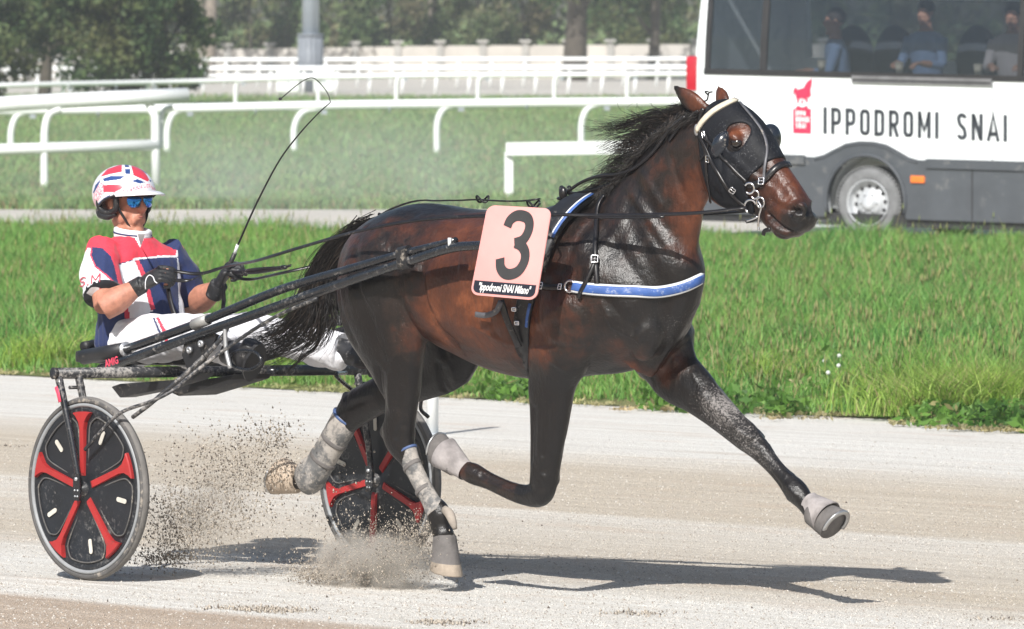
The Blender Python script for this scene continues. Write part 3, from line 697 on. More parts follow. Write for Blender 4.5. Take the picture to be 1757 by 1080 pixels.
# ------------------------------------------------------------------ white minibus
t_ = R(30); VF = np.array([math.cos(t_), -math.sin(t_), -0.018]); VL = np.array([math.sin(t_), math.cos(t_), 0])
VO = onY(1180, 408, 89.2); VO[2] = 0.03
def vw(f, l, z): return VO + VF * f + VL * l + ZV * z
def vpx(x, y, l=0.0):
    P = plane_pt(x, y, l, VO, VL); f = np.dot((P - VO)[:2], VF[:2]) / np.dot(VF[:2], VF[:2]); return f, P[2] - VO[2] + 0.018 * f
def V3(pts): return np.array([vw(*p) for p in pts])
def cuta(o, cutters):
    for c in cutters:
        me = bpy.data.meshes.new('c'); v, f = c; M = np.array(wm(o).inverted()); v = np.asarray(v) @ M[:3, :3].T + M[:3, 3]
        me.from_pydata([tuple(p) for p in v], [], f); bm = bmesh.new(); bm.from_mesh(me); bmesh.ops.recalc_face_normals(bm, faces=bm.faces); bm.to_mesh(me); bm.free()
        co = bpy.data.objects.new('c', me); COL.objects.link(co); co.matrix_world = wm(o)
        md = o.modifiers.new('b', 'BOOLEAN'); md.operation = 'DIFFERENCE'; md.solver = 'EXACT'; md.object = co
        bpy.context.view_layer.update()
        dg = bpy.context.evaluated_depsgraph_get(); nm = bpy.data.meshes.new_from_object(o.evaluated_get(dg)); o.modifiers.clear(); o.data = nm
        bpy.data.objects.remove(co)
    return o
M_VANW = simple('van_white_paint', (0.78, 0.82, 0.84), 0.28, var=0.03, scale=1.0, coat=0.5)
M_CLAD = simple('van_dark_cladding', (0.060, 0.068, 0.078), 0.55, var=0.15, scale=3, dust=0.3, dustcol=(0.17, 0.17, 0.165), dscale=8)
M_BLACK = simple('black_rubber', (0.018, 0.018, 0.02), 0.55, var=0.2, scale=12)
M_TYRE = simple('dusty_tyre', (0.16, 0.165, 0.17), 0.9, var=0.25, scale=10)
M_ALLOY = simple('wheel_silver', (0.46, 0.48, 0.50), 0.45, 0.2, var=0.08, scale=6)
M_REDL = simple('red_lamp_lens', (0.45, 0.012, 0.03), 0.2, var=0.1, coat=0.5); M_ORANGE = simple('orange_lens', (0.75, 0.18, 0.03), 0.3, var=0.1)
M_INT = simple('van_interior', (0.28, 0.29, 0.30), 0.8, var=0.15); M_SEAT = simple('dark_seat_fabric', (0.03, 0.04, 0.06), 0.85)
def glass_mat(name, tint, gl=0.12):
    m = NT(name); tr = m.n('ShaderNodeBsdfTransparent'); tr.inputs[0].default_value = (*tint, 1)
    g = m.n('ShaderNodeBsdfGlossy'); g.inputs['Roughness'].default_value = 0.03; g.inputs[0].default_value = (0.8, 0.85, 0.9, 1)
    lw = m.n('ShaderNodeLayerWeight'); lw.inputs[0].default_value = 0.25; f = m.math('ADD', m.math('MULTIPLY', lw.outputs['Fresnel'], 0.5), gl)
    mx = m.n('ShaderNodeMixShader'); m.l(f, mx.inputs[0]); m.l(tr.outputs[0], mx.inputs[1]); m.l(g.outputs[0], mx.inputs[2]); m.l(mx.outputs[0], m.o.inputs[0])
    return m.m
M_VGLASS = glass_mat('tinted_glass', (0.66, 0.68, 0.70), 0.055)
van = empty('minibus', VO, -t_, 'white minibus with dark lower cladding and passengers behind tinted windows on the road', 'minibus')
WD = 2.0
prof = [(0.10, 0.28), (0.02, 0.45), (0.0, 0.80), (0.0, 1.60), (0.03, 1.95), (0.09, 2.38), (0.20, 2.68), (0.42, 2.78)]
def vsec(f, z0=0, sc=1.0, in_=0.0, top=1.0):
    L_ = []; 
    for l, z in prof: L_.append((l + in_, z0 + (z - .28) * top + .28))
    full = L_ + [(WD - l, z) for l, z in reversed(L_)]
    return np.array([vw(f + 0.05 * max(0, z - 1) * (1 if f < .2 else 0), l, z) for l, z in full])
secs = [vsec(0.0, in_=.10), vsec(0.03, in_=.03), vsec(0.10), vsec(2.0), vsec(4.6), vsec(5.1, top=.97), vsec(5.5, top=.80, in_=.02), vsec(6.0, top=.52, in_=.06), vsec(6.35, top=.42, in_=.2), vsec(6.42, top=.34, in_=.4)]
body = mkg('body', [loft(secs)], M_VANW, van, smooth=False)
bm = bmesh.new(); bm.from_mesh(body.data); bmesh.ops.recalc_face_normals(bm, faces=bm.faces); bm.to_mesh(body.data); bm.free()
fw, zw = vpx(1487, 352); zw = 0.345
WZ0 = vpx(1400, 126)[1]
f0, _ = vpx(1213, 60); 
cut = [box(vw(2.5, WD / 2, 1.85), VF * 2.35, VL * (WD / 2 - .16), ZV * .78),
       box(vw((f0 + 4.5) / 2, 0.0, (WZ0 + 2.36) / 2), VF * ((4.5 - f0) / 2), VL * .3, ZV * ((2.36 - WZ0) / 2)),
       box(vw((f0 + 4.5) / 2, WD, (WZ0 + .12 + 2.30) / 2), VF * ((4.5 - f0) / 2 - .1), VL * .3, ZV * ((2.30 - WZ0 - .12) / 2))]
for ff in (fw, fw + 3.5):
    for ll in (0, WD): cut.append(tube([vw(ff, ll - .32, zw + .02), vw(ff, ll + .32, zw + .02)], 0.44, 40))
cuta(body, cut); sharp(body, 30)
# window glass and frame, near side
def wall_l(z): return float(np.interp(z, [p[1] for p in prof], [p[0] for p in prof]))
def winpanel(name, fa, fb, za, zb, mat, off, parent=van, th=.006):
    zs = np.linspace(za, zb, 6); r0 = [[vw(fa, wall_l(z) - off, z) for z in zs], [vw(fb, wall_l(z) - off, z) for z in zs]]
    V = []; Fc = []
    for s in (0, th):
        for k in (0, 1):
            for z in zs: V.append(vw((fa, fb)[k], wall_l(z) - off + s, z))
    n = len(zs)
    for j in range(n - 1):
        Fc.append((j, j + 1, n + j + 1, n + j)); Fc.append((2 * n + j, 3 * n + j, 3 * n + j + 1, 2 * n + j + 1))
    for a, b in ((0, n), (n - 1, 2 * n - 1)): Fc.append((a, b, b + 2 * n, a + 2 * n))
    for k in (0, n):
        for j in range(n - 1): Fc.append((k + j, k + j + 1, k + j + 1 + 2 * n, k + j + 2 * n))
    return mk(name, V, Fc, mat, parent, smooth=False)
win = winpanel('window', f0 - .03, 4.53, WZ0 - .035, WZ0 + .02, M_BLACK, .012, th=.02)
winpanel('pane', f0, 4.5, WZ0 + .012, 2.36, M_VGLASS, -.004, win)
winpanel('frame', f0 - .03, 4.53, 2.34, 2.40, M_BLACK, .008, win, .02); winpanel('frame', f0 - .025, f0 + .03, WZ0 - .03, 2.38, M_BLACK, .010, win, .02); winpanel('frame', 4.48, 4.55, WZ0 - .03, 2.38, M_BLACK, .010, win, .02)
for xx, w_ in ((1309, .035), (1750, .03)):
    f_ = vpx(xx, 60)[0]; winpanel('divider', f_ - w_, f_ + w_, WZ0, 2.36, M_BLACK, .004, win, .03)
w2 = mkg('window', [box(vw((f0 + 4.5) / 2, WD - .05, (WZ0 + .12 + 2.30) / 2), VF * ((4.5 - f0) / 2 - .08), VL * .004, ZV * ((2.32 - WZ0 - .12) / 2))], M_VGLASS, van, smooth=False)
# interior ledge and floor
mkg('ledge', [box(vw(2.5, .32, WZ0 - .02), VF * 2.3, VL * .16, ZV * .012)], M_INT, van, smooth=False)
# cladding strips, arches, sill
def side_poly(name, poly, off, th, mat, parent=van, lz=True):
    """poly in (f,z) on the near side"""
    V0 = [vw(f, (wall_l(z) if lz else 0) - off, z) for f, z in poly]
    return mkg(name, [extr(np.array(V0), VL * th)], mat, parent, smooth=False)
zc = vpx(1344, 268)[1]
AR = 0.55
def arch_pts(r, a0=180, a1=0, n=24): return [(fw + r * math.cos(R(a)), zw + r * 1.0 * math.sin(R(a))) for a in np.linspace(a0, a1, n)]
zb_ = .20
outer = [(fw - .56, zc), (fw - .46, zc + .025), (fw - .36, zc + .075), (fw - .22, zc + .14), (fw - .08, zc + .165), (fw + .08, zc + .165), (fw + .22, zc + .14), (fw + .36, zc + .075), (fw + .46, zc + .025), (fw + .56, zc)]
inner = [(fw + .43 * math.cos(R(a)), zw + .02 + .44 * math.sin(R(a))) for a in np.linspace(-15, 195, 28)]
side_poly('cladding', [(.06, zb_), (.06, zc)] + outer + [(4.4, zc), (4.4, zb_), (fw + .44, zb_)] + inner + [(fw - .44, zb_)], .020, .10, M_CLAD, lz=False)
lipp = [vw(f, -.026, z) for f, z in inner]; mkg('wheel_arch', [tube(np.array(lipp), .018, 8)], M_CLAD, van)
mkg('arch_crease', [tube(np.array([vw(f, -.024, z - .03) for f, z in outer]), .007, 6)], M_CLAD, van)
mkg('underbody', [box(vw(3.0, WD / 2, .30), VF * 2.9, VL * .62, ZV * .13)], M_BLACK, van, smooth=False)
for ff in (fw + 1.15, 4.38): mkg('panel_seam', [box(vw(ff, -.021, (zb_ + zc) / 2), VF * .006, VL * .002, ZV * ((zc - zb_) / 2 - .01))], M_BLACK, van, smooth=False)
mkg('rub_strip', [box(vw((fw + .66 + 4.4) / 2, -.03, zc - .03), VF * ((4.4 - fw - .66) / 2), VL * .012, ZV * .045)], M_CLAD, van, smooth=False)
mkg('rub_strip', [box(vw((.06 + fw - .66) / 2, -.03, zc - .03), VF * ((fw - .72) / 2), VL * .012, ZV * .045)], M_CLAD, van, smooth=False)
mkg('sill', [box(vw(2.9, .12, .18), VF * 2.9, VL * .10, ZV * .06)], M_BLACK, van, smooth=False)
M_WELL = simple('wheel_well', (0.10, 0.10, 0.10), 0.9)
# wheels
def van_wheel(f, l, s):
    c = vw(f, l, zw); nrm = -VL * s
    ty = mkg('wheel', [lathe(c, nrm, [(0.20, -.10), (.28, -.11), (.325, -.10), (.345, -.06), (.348, 0), (.345, .06), (.325, .10), (.30, .112), (.24, .11), (.215, .10), (.215, -.05), (.20, -.10)], 56)], M_TYRE, van)
    tg = []
    for k in range(56):
        a = 2 * math.pi * k / 56; d = VF * math.cos(a) + ZV * math.sin(a); tt = -VF * math.sin(a) + ZV * math.cos(a)
        for sg in (-1, 1): tg.append(box(c + d * .348 + nrm * sg * .055, d * .008, tt * .012, nrm * .04))
    mkg('tread', tg, M_TYRE, ty, smooth=False)
    rim = mkg('rim', [lathe(c, nrm, [(.224, .118), (.214, .112), (.206, .075), (.195, .040), (.15, .035), (.125, .070), (.10, .085), (.075, .085), (.068, .105), (.045, .115), (.0, .115), (0, .01), (.2, .0), (.222, .09)], 48)], M_ALLOY, ty)
    hg = []
    if l > 1 or f > 3: return
    for k in range(12):
        a = 2 * math.pi * k / 12 + .1; d = VF * math.cos(a) + ZV * math.sin(a); mkg('rim_hole', [ellip(c + d * .158 + nrm * .046, (VF * .019, ZV * .019, VL * .014), 10, 6)], M_BLACK, rim)
    ng = []
    for k in range(6):
        a = 2 * math.pi * k / 6; d = VF * math.cos(a) + ZV * math.sin(a); mkg('wheel_nut', [tube([c + d * .088 + nrm * .08, c + d * .088 + nrm * .102], .012, 6)], M_ALLOY, rim)
van_wheel(fw, .13, 1); van_wheel(fw + 3.5, .13, 1); van_wheel(fw, WD - .13, -1); van_wheel(fw + 3.5, WD - .13, -1)
P0 = vpx(1414, 322); side_poly('mud_flap', [(P0[0] - .05, P0[1]), (P0[0] - .10, .10), (P0[0] + .08, .10), (P0[0] + .03, P0[1])], -.02, .02, simple('pale_mud_flap', (0.36, 0.38, 0.40), 0.7), lz=False)
# door rail, seams, crease
fa, za = vpx(1463, 135); fb, _ = vpx(1703, 147)
rg = mkg('door_rail', [box(vw((fa + fb) / 2, -.012, za - .005), VF * ((fb - fa) / 2), VL * .014, ZV * .035)], simple('door_rail_grey', (0.20, 0.20, 0.21), 0.4, 0.3), van, smooth=False)
mkg('slot', [box(vw((fa + fb) / 2, -.027, za - .012), VF * ((fb - fa) / 2 - .01), VL * .003, ZV * .008)], M_BLACK, rg, smooth=False)
M_SEAM = simple('panel_seam', (0.16, 0.17, 0.18), 0.6)
fs, _ = vpx(1703, 200)
mkg('panel_seam', [box(vw(fs, -.001, (.4 + WZ0) / 2), VF * .004, VL * .003, ZV * ((WZ0 - .44) / 2))], M_SEAM, van, smooth=False)
mkg('panel_seam', [box(vw(2.4, -.001, vpx(1400, 163)[1]), VF * 2.3, VL * .002, ZV * .0035)], simple('crease_line', (0.45, 0.48, 0.50), 0.5), van, smooth=False)
fo, zo = vpx(1577, 308); bevel(mkg('marker_lamp', [box(vw(fo, -.028, zo), VF * .075, VL * .012, ZV * .034)], M_ORANGE, van, smooth=False), .006)
bevel(mkg('tail_lamp', [box(vw(.035, .06, 1.55), VF * .055, VL * .065, ZV * .17)], M_REDL, van, smooth=False), .02)
bevel(mkg('tail_lamp', [box(vw(.035, WD - .06, 1.55), VF * .055, VL * .065, ZV * .17)], M_REDL, van, smooth=False), .02)
mkg('bumper', [box(vw(.02, WD / 2, .42), VF * .09, VL * (WD / 2 - .05), ZV * .12)], M_CLAD, van, smooth=False)
bevel(mkg('windscreen', [loft([np.array([vw(5.16, .16, 2.5), vw(5.16, WD - .16, 2.5), vw(5.14, WD - .16, 2.46), vw(5.14, .16, 2.46)]), np.array([vw(5.78, .10, 1.62), vw(5.78, WD - .10, 1.62), vw(5.76, WD - .1, 1.58), vw(5.76, .1, 1.58)])])], M_BLACK, van, smooth=False), .004)
# lettering on the side: narrow sans strokes
M_INK = simple('dark_lettering', (0.030, 0.036, 0.045), 0.5, var=0.1); M_PINK = simple('crimson_emblem', (0.72, 0.030, 0.085), 0.45, var=0.08); M_WLET = simple('white_lettering', (0.85, 0.85, 0.85), 0.5, var=0.03)
def letter(ch, w, h, s):
    """strokes of a narrow capital in a box w x h"""
    a = s / 2; x0, x1, y0, y1 = a, w - a, a, h - a; r = min(w / 2 - a, h * .22); m = h * .52
    O = arc(x1 - r, y1 - r, r, r, 0, 90, 7) + arc(x0 + r, y1 - r, r, r, 90, 180, 7) + arc(x0 + r, y0 + r, r, r, 180, 270, 7) + arc(x1 - r, y0 + r, r, r, 270, 360, 7) + [(x1, h / 2)]
    bowl = lambda lo: [(x0, y1)] + arc(x1 - r, y1 - r, r, r, 90, 0, 7) + arc(x1 - r, lo + r, r, r, 0, -90, 7) + [(x0, lo)]
    return {'I': [[(w / 2, 0), (w / 2, h)]], 'O': [O + [O[0]]], 'P': [[(x0, 0), (x0, h)], bowl(h * .42)], 'R': [[(x0, 0), (x0, h)], bowl(h * .45), [(w * .5, h * .46), (x1 + a * .3, 0)]],
            'D': [[(x0, 0), (x0, h)], bowl(y0)], 'M': [[(x0, 0), (x0, h)], [(x1, 0), (x1, h)], [(x0, h - a), (w / 2, h * .28), (x1, h - a)]], 'N': [[(x0, 0), (x0, h)], [(x1, 0), (x1, h)], [(x0 + a * .3, h - a), (x1 - a * .3, a)]],
            'A': [[(a * .6, 0), (w / 2, h - a * .2), (w - a * .6, 0)], [(w * .2, h * .27), (w * .8, h * .27)]],
            'S': [arc(w / 2, y1 - r, w / 2 - a, r, 10, 90, 6) + arc(w / 2, y1 - r, w / 2 - a, r, 100, 200, 7) + [(w * .3, h * .58), (w * .7, h * .42)] + arc(w / 2, y0 + r, w / 2 - a, r, 20, -90, 8) + arc(w / 2, y0 + r, w / 2 - a, r, -100, -170, 6)],
            }.get(ch, [])
fA, zA = vpx(1413, 230); fB, zB = vpx(1728, 244)
zT = vpx(1413, 184)[1]; hL = zT - zA
glyph = {'I': .12, 'M': .46, ' ': .34, 'A': .42, 'N': .40}; s_ = hL * .155
txt = 'IPPODROMI SNAI'; gap = .145; wid = [glyph.get(c, .36) for c in txt]; tot = sum(wid) + gap * (len(txt) - 1); k_ = (fB - fA) / (tot * hL)
g_ = []; x_ = fA
for c, w_ in zip(txt, wid):
    for st in letter(c, w_ * hL * k_, hL, s_):
        g_.append(stroke2(st, s_, 0.0, 0.002, lambda a, b, z, x_=x_: vw(x_ + a, -.004 + z, zA + b + (zB - zA) * (x_ + a - fA) / (fB - fA))))
    x_ += (w_ + gap) * hL * k_
mkg('lettering', g_, M_INK, van, smooth=False)
# emblem: prancing-horse chess-like figure above a square with three small lines of lettering
def epoly(pts, off=.004, th=.002, mat=M_PINK, name='emblem'):
    P = [vpx(x, y) for x, y in pts]; return side_poly(name, P, off, th, mat, lz=False)
epoly([(1361, 187), (1392, 187), (1392, 230), (1361, 229)])
hp = [(1361, 162), (1362, 153), (1366, 149), (1368, 154), (1379, 151), (1383, 143), (1388, 138), (1394, 135), (1393, 147), (1391, 155), (1392, 164), (1389, 168), (1384, 169), (1382, 172), (1377, 169), (1371, 170), (1368, 174), (1366, 168), (1364, 160)]
epoly(hp)
for bx, by in ((1370, 171), (1377, 172), (1385, 170)):
    epoly([(bx - 1.5, by), (bx + 2, by), (bx + .5, by + 7), (bx - 2.5, by + 6)])
epoly([(1366, 184), (1370, 181), (1374, 184), (1380, 184), (1383, 181), (1387, 184), (1387, 188), (1366, 188)])
for body_, y in (('IPPO', 194.5), ('DROMI', 205), ('SNAI', 215.5)):
    f_, z_ = vpx(1366, y); hh_ = .050; x_ = f_; g_ = []
    for c in body_:
        w_ = {'I': .12, 'M': .5}.get(c, .40) * hh_ * 1.15
        for st in letter(c, w_, hh_, hh_ * .24): g_.append(stroke2(st, hh_ * .22, 0, .002, lambda a, b, z, x_=x_: vw(x_ + a, -.008 + z, z_ - hh_ / 2 + b)))
        x_ += w_ + hh_ * .20
    mkg('lettering', g_, M_WLET, van, smooth=False)
# cups on the ledge
M_CUP = simple('beige_paper_cup', (0.62, 0.55, 0.43), 0.6, var=0.05)
for i, px in enumerate((1410, 1543, 1678)):
    f_, z_ = vpx(px, 106, .28); c = vw(f_, .28, WZ0 - .008)
    e = empty('paper_cup', c, 0, ['beige cup before the passenger in blue looking left', 'beige cup between the first two passengers', 'beige cup before the passenger in the pale shirt'][i], 'cup', 'beige cups behind the minibus window')
    mkg('cup', [lathe(c, ZV, [(.028, 0), (.042, .11), (.040, .112), (.038, .108)], 20, up=VF)], M_CUP, e); mkg('lid', [lathe(c, ZV, [(.044, .108), (.044, .120), (.036, .124), (.034, .132)], 20, up=VF)], M_CUP, e)
# seats
for i, px in enumerate((1450, 1522, 1664)):
    f_ = vpx(px, 80, .95)[0]; e = empty('seat', vw(f_, 1.0, .6), -t_, ['dark seat behind the passenger looking left', 'dark empty seat back between two blue-shirted passengers', 'dark seat back left of the passenger in the pale shirt'][i], 'seat', 'dark seats inside the minibus')
    zt = vpx(px, 50, 1.0)[1]
    mkg('backrest', [ellip(vw(f_, 1.12, zt - .32), (VF * .24, VL * .07, ZV * .36), 20, 12)], M_SEAT, e); bevel(mkg('cushion', [box(vw(f_, .90, .98), VF * .24, VL * .24, ZV * .06)], M_SEAT, e, smooth=False), .03)
    mkg('seat_leg', [box(vw(f_, .9, .78), VF * .2, VL * .18, ZV * .16)], M_INT, e, smooth=False)
# ------------------------------------------------------------------ the horse
C_H, S_H = math.cos(R(44)), math.sin(R(44))
def yscale(P): return F / (P[1] * math.cos(PITCH))
def limb(pts, n=20, sub=4):
    """pts: (px, py, width_px, lateral v, k = fore-aft / lateral ratio) along a limb; widths measured across it in the picture"""
    D = []
    for (x, y, w, v, k) in pts:
        P = ph(x, y, v); L = hloc(P); D.append((L[0], L[1], L[2], w / 2 / yscale(P), k))
    D = cr(D, sub); rings = []
    for i in range(len(D)):
        a = D[max(i - 1, 0)]; b = D[min(i + 1, len(D) - 1)]
        t = np.array([b[0] - a[0], b[2] - a[2]]); t /= np.linalg.norm(t) + 1e-9; nn = np.array([-t[1], t[0]])
        T2 = np.array([t[0] * C_H, t[1]]); T2 /= np.linalg.norm(T2); q = np.array([-T2[1], T2[0]])
        A = nn[0] * C_H * q[0] + nn[1] * q[1]; B = S_H * q[0]
        hw_, k = D[i][3], D[i][4]; rb = hw_ / math.sqrt((k * A) ** 2 + B ** 2); ra = k * rb
        an = np.linspace(0, 2 * math.pi, n, endpoint=False)
        c = np.array([hw(D[i][0] + math.cos(x) * ra * nn[0], D[i][1] + math.sin(x) * rb, D[i][2] + math.cos(x) * ra * nn[1]) for x in an]); rings.append(c)
    return loft(rings)
def pairloft(prs, n=28, sub=4, sup=2.0):
    """prs: (x1,y1,x2,y2,half width[, v]) edge pairs in the picture for neck and head"""
    D = []
    for p in prs:
        x1, y1, x2, y2, b = p[:5]; v = p[5] if len(p) > 5 else 0.0
        A, B = hloc(ph(x1, y1, v)), hloc(ph(x2, y2, v)); D.append((A[0], A[2], B[0], B[2], b, v))
    D = cr(D, sub); rings = []
    for a0, a1, b0, b1, hb, v in D:
        c = np.array([(a0 + b0) / 2, (a1 + b1) / 2]); d = np.array([a0 - b0, a1 - b1]) / 2
        L = np.linalg.norm(d); u = d / L
        T2 = np.array([-u[1], u[0]]); T2 = np.array([T2[0] * C_H, T2[1]]); T2 /= np.linalg.norm(T2); q = np.array([-T2[1], T2[0]])
        A = abs(u[0] * C_H * q[0] + u[1] * q[1]); B = abs(S_H * q[0]); hwp = L * A
        ra = math.sqrt(max(hwp ** 2 - (hb * B) ** 2, (0.55 * hwp) ** 2)) / max(A, .3)
        an = np.linspace(0, 2 * math.pi, n, endpoint=False)
        cs_, sn = np.cos(an), np.sin(an); cs_ = np.sign(cs_) * np.abs(cs_) ** (2 / sup); sn = np.sign(sn) * np.abs(sn) ** (2 / sup)
        rings.append(np.array([hw(c[0] + u[0] * ra * cc, v + hb * ss, c[1] + u[1] * ra * cc) for cc, ss in zip(cs_, sn)]))
    return loft(rings)
# torso stations: u, z top, z bottom, half width, height (0..1) of the widest point, top narrowing
TOR = [(0.80, 1.24, 1.08, .07), (0.835, 1.31, 1.02, .14), (0.90, 1.375, .99, .205), (1.00, 1.42, .97, .25), (1.13, 1.450, .955, .275), (1.25, 1.448, .935, .265), (1.36, 1.437, .895, .265), (1.50, 1.430, .845, .285),
       (1.65, 1.428, .812, .30), (1.80, 1.442, .800, .295), (1.92, 1.468, .81, .27), (2.04, 1.475, .825, .245), (2.16, 1.455, .835, .235), (2.27, 1.40, .86, .215), (2.36, 1.32, .90, .185), (2.43, 1.23, .96, .14), (2.465, 1.16, 1.02, .08)]
D = cr(TOR, 4); rings = []
for u, zt, zb, w in D:
    an = np.linspace(0, 2 * math.pi, 40, endpoint=False); zc_ = zb + (zt - zb) * .47; ring = []
    for x in an:
        c, s = math.cos(x), math.sin(x)
        hz = (zt - zc_) if c > 0 else (zc_ - zb); e_ = 0.86 if c > 0 else 0.92
        ring.append(hw(u, w * np.sign(s) * abs(s) ** (0.95 if c < 0 else 1.05), zc_ + hz * np.sign(c) * abs(c) ** e_))
    rings.append(np.array(ring))
torso = loft(rings)
neck = pairloft([(925, 352, 1120, 655, .17), (985, 345, 1185, 560, .165), (1032, 330, 1206, 488, .135), (1062, 300, 1199, 436, .105), (1088, 262, 1200, 396, .085), (1118, 230, 1207, 362, .075), (1150, 204, 1216, 338, .072), (1188, 184, 1226, 318, .07), (1214, 180, 1236, 308, .06)])
head = pairloft([(1214, 186, 1214, 300, .062), (1236, 172, 1222, 330, .080), (1262, 176, 1232, 350, .090), (1290, 196, 1250, 360, .094), (1314, 226, 1266, 362, .090), (1332, 256, 1280, 364, .075), (1349, 282, 1294, 370, .062), (1366, 306, 1308, 382, .056), (1382, 330, 1321, 397, .058), (1394, 352, 1338, 409, .058), (1399, 372, 1356, 411, .050), (1393, 388, 1370, 405, .032)], sup=2.3)
hindN = limb([(668, 420, 150, -.13, 1.5), (660, 480, 168, -.165, 1.7), (662, 540, 158, -.175, 1.9), (672, 590, 126, -.175, 2.1), (681, 635, 92, -.17, 1.9), (687, 672, 70, -.165, 1.6), (688, 706, 57, -.16, 1.5), (684, 736, 59, -.155, 1.6), (688, 760, 54, -.152, 1.6), (702, 790, 33, -.15, 1.4), (718, 822, 28, -.148, 1.35), (736, 855, 28, -.147, 1.3), (752, 880, 43, -.145, 1.25), (757, 905, 37, -.145, 1.15), (763, 925, 39, -.145, 1.1)])
hindF = limb([(770, 520, 120, .13, 1.5), (768, 570, 140, .165, 1.8), (758, 615, 118, .17, 1.8), (728, 642, 88, .165, 1.7), (690, 660, 74, .16, 1.6), (645, 682, 64, .155, 1.5), (610, 702, 62, .15, 1.6), (590, 727, 46, .148, 1.5), (572, 758, 34, .146, 1.3), (553, 790, 32, .145, 1.3), (535, 816, 40, .145, 1.2), (512, 824, 32, .145, 1.1), (498, 824, 36, .145, 1.1)])
foreN = limb([(985, 470, 130, -.14, 1.5), (975, 540, 140, -.165, 1.6), (958, 600, 118, -.165, 1.6), (947, 650, 90, -.155, 1.55), (945, 690, 76, -.15, 1.5), (942, 735, 66, -.148, 1.4), (937, 785, 56, -.146, 1.3), (933, 825, 50, -.145, 1.25), (925, 847, 48, -.145, 1.25), (903, 850, 38, -.144, 1.25), (875, 842, 33, -.143, 1.2), (840, 826, 31, -.142, 1.2), (812, 813, 38, -.14, 1.15), (796, 806, 32, -.14, 1.1), (780, 794, 36, -.14, 1.1)])
foreF = limb([(1120, 540, 120, .14, 1.4), (1140, 600, 118, .16, 1.5), (1165, 645, 98, .16, 1.5), (1196, 672, 78, .155, 1.5), (1230, 704, 62, .15, 1.4), (1262, 733, 54, .148, 1.3), (1282, 750, 52, .147, 1.2), (1300, 768, 42, .146, 1.2), (1320, 792, 32, .145, 1.2), (1342, 817, 31, .144, 1.2), (1366, 843, 42, .143, 1.15), (1382, 862, 34, .142, 1.1), (1396, 878, 38, .142, 1.1)])
def he(x, y, v, ru, rv, rz, tilt=0.0):
    c = ph(x, y, v); a = R(tilt); return ellip(c, (HH * ru * math.cos(a) + ZV * ru * math.sin(a), HL * rv, ZV * rz * math.cos(a) - HH * rz * math.sin(a)), 20, 12)
muscle = [he(985, 490, -.150, .15, .075, .22, -20), he(1110, 490, .150, .15, .075, .22, -20),          # shoulders
          he(1104, 565, -.085, .085, .075, .12), he(1140, 545, .085, .075, .075, .11),                    # pectorals
          he(652, 455, -.15, .11, .08, .17, 20), he(772, 445, .15, .11, .08, .17, 20),                # buttocks
          he(700, 470, -.17, .14, .07, .13, -10),
          he(960, 610, -.17, .08, .06, .12, 0), he(1115, 600, .17, .08, .06, .12, 0),
          he(1246, 300, -.075, .065, .03, .075, 0), he(1262, 300, .075, .065, .03, .075, 0),           # cheeks
          he(1262, 236, -.082, .035, .025, .02, -40), he(1300, 228, .08, .035, .025, .02, -40),        # brow ridges
          he(1372, 362, -.050, .035, .028, .035, 0), he(1380, 366, .045, .030, .024, .030, 0),         # nostril rims
          he(1342, 396, -.01, .042, .042, .028, -38), he(1381, 380, 0, .026, .050, .036, 0),
          he(660, 741, -.157, .022, .018, .028), he(594, 683, .15, .022, .018, .028), he(937, 842, -.147, .030, .027, .030), he(1284, 742, .148, .032, .027, .028), he(1356, 853, .143, .018, .018, .020), he(742, 885, -.145, .018, .018, .022), he(800, 818, -.14, .018, .018, .016)]
def ear(base, tip, v, w, lean):
    b = ph(*base, v); t = ph(*tip, v + lean); mid = b * .45 + t * .55; ax = (t - b) / np.linalg.norm(t - b)
    side = np.cross(ax, HL); side /= np.linalg.norm(side); g = []
    prof_ = [(0, .55), (.2, .85), (.42, 1.0), (.62, .85), (.82, .48), (.95, .18), (1.0, .05)]; rings = []
    bow = side * .008
    for s, k in prof_:
        c = b * (1 - s) + t * s + bow * math.sin(math.pi * s); an = np.linspace(0, 2 * math.pi, 14, endpoint=False)
        rings.append(np.array([c + side * w * k * math.cos(x) + HL * w * .62 * k * math.sin(x) * (0.6 if math.sin(x) < 0 else 1) for x in an]))
    return loft(rings)
ears = [ear((1212, 190), (1153, 145), -.055, .040, -.02), ear((1247, 182), (1230, 146), .05, .036, .03)]
HV, HF = fuse([torso, neck, head, hindN, hindF, foreN, foreF] + muscle + ears, 0.0078, 8, 0.5)
HN = vnormals(HV, HF)
print('horse verts', len(HV))
HPX, HPY = proj(HV)
near_side = (HV - OH) @ HL
def seg_d(px, py, pts):
    """distance in px from points to a polyline, and the fraction along it"""
    d = np.full(len(px), 1e9); pts = np.asarray(pts, float)
    for a, b in zip(pts[:-1], pts[1:]):
        ab = b - a; L2 = ab @ ab + 1e-9; t = np.clip(((px - a[0]) * ab[0] + (py - a[1]) * ab[1]) / L2, 0, 1)
        d = np.minimum(d, np.hypot(px - a[0] - ab[0] * t, py - a[1] - ab[1] * t))
    return d
_u = (HV - OH) @ HH; _z = HV[:, 2]
def uz(pts, v): return [tuple(hloc(ph(x, y, v))[[0, 2]]) for x, y in pts]
def stroke(pts, r, depth, v=-.2, side=-1, both=True):
    """push the coat in (depth<0) or out along a line given on the near side; mirrored on the far side"""
    global HV
    P = uz(pts, v); d = seg_d(_u, _z, P); k = np.exp(-(d / r) ** 2) * depth
    lat = near_side
    facing = (HN @ HL) * np.sign(side)
    sel = (np.sign(lat) == np.sign(side)) | both
    fz = np.clip(np.abs(HN @ HL) * 1.3, 0, 1)
    HV = HV + HN * (k * sel * fz)[:, None]
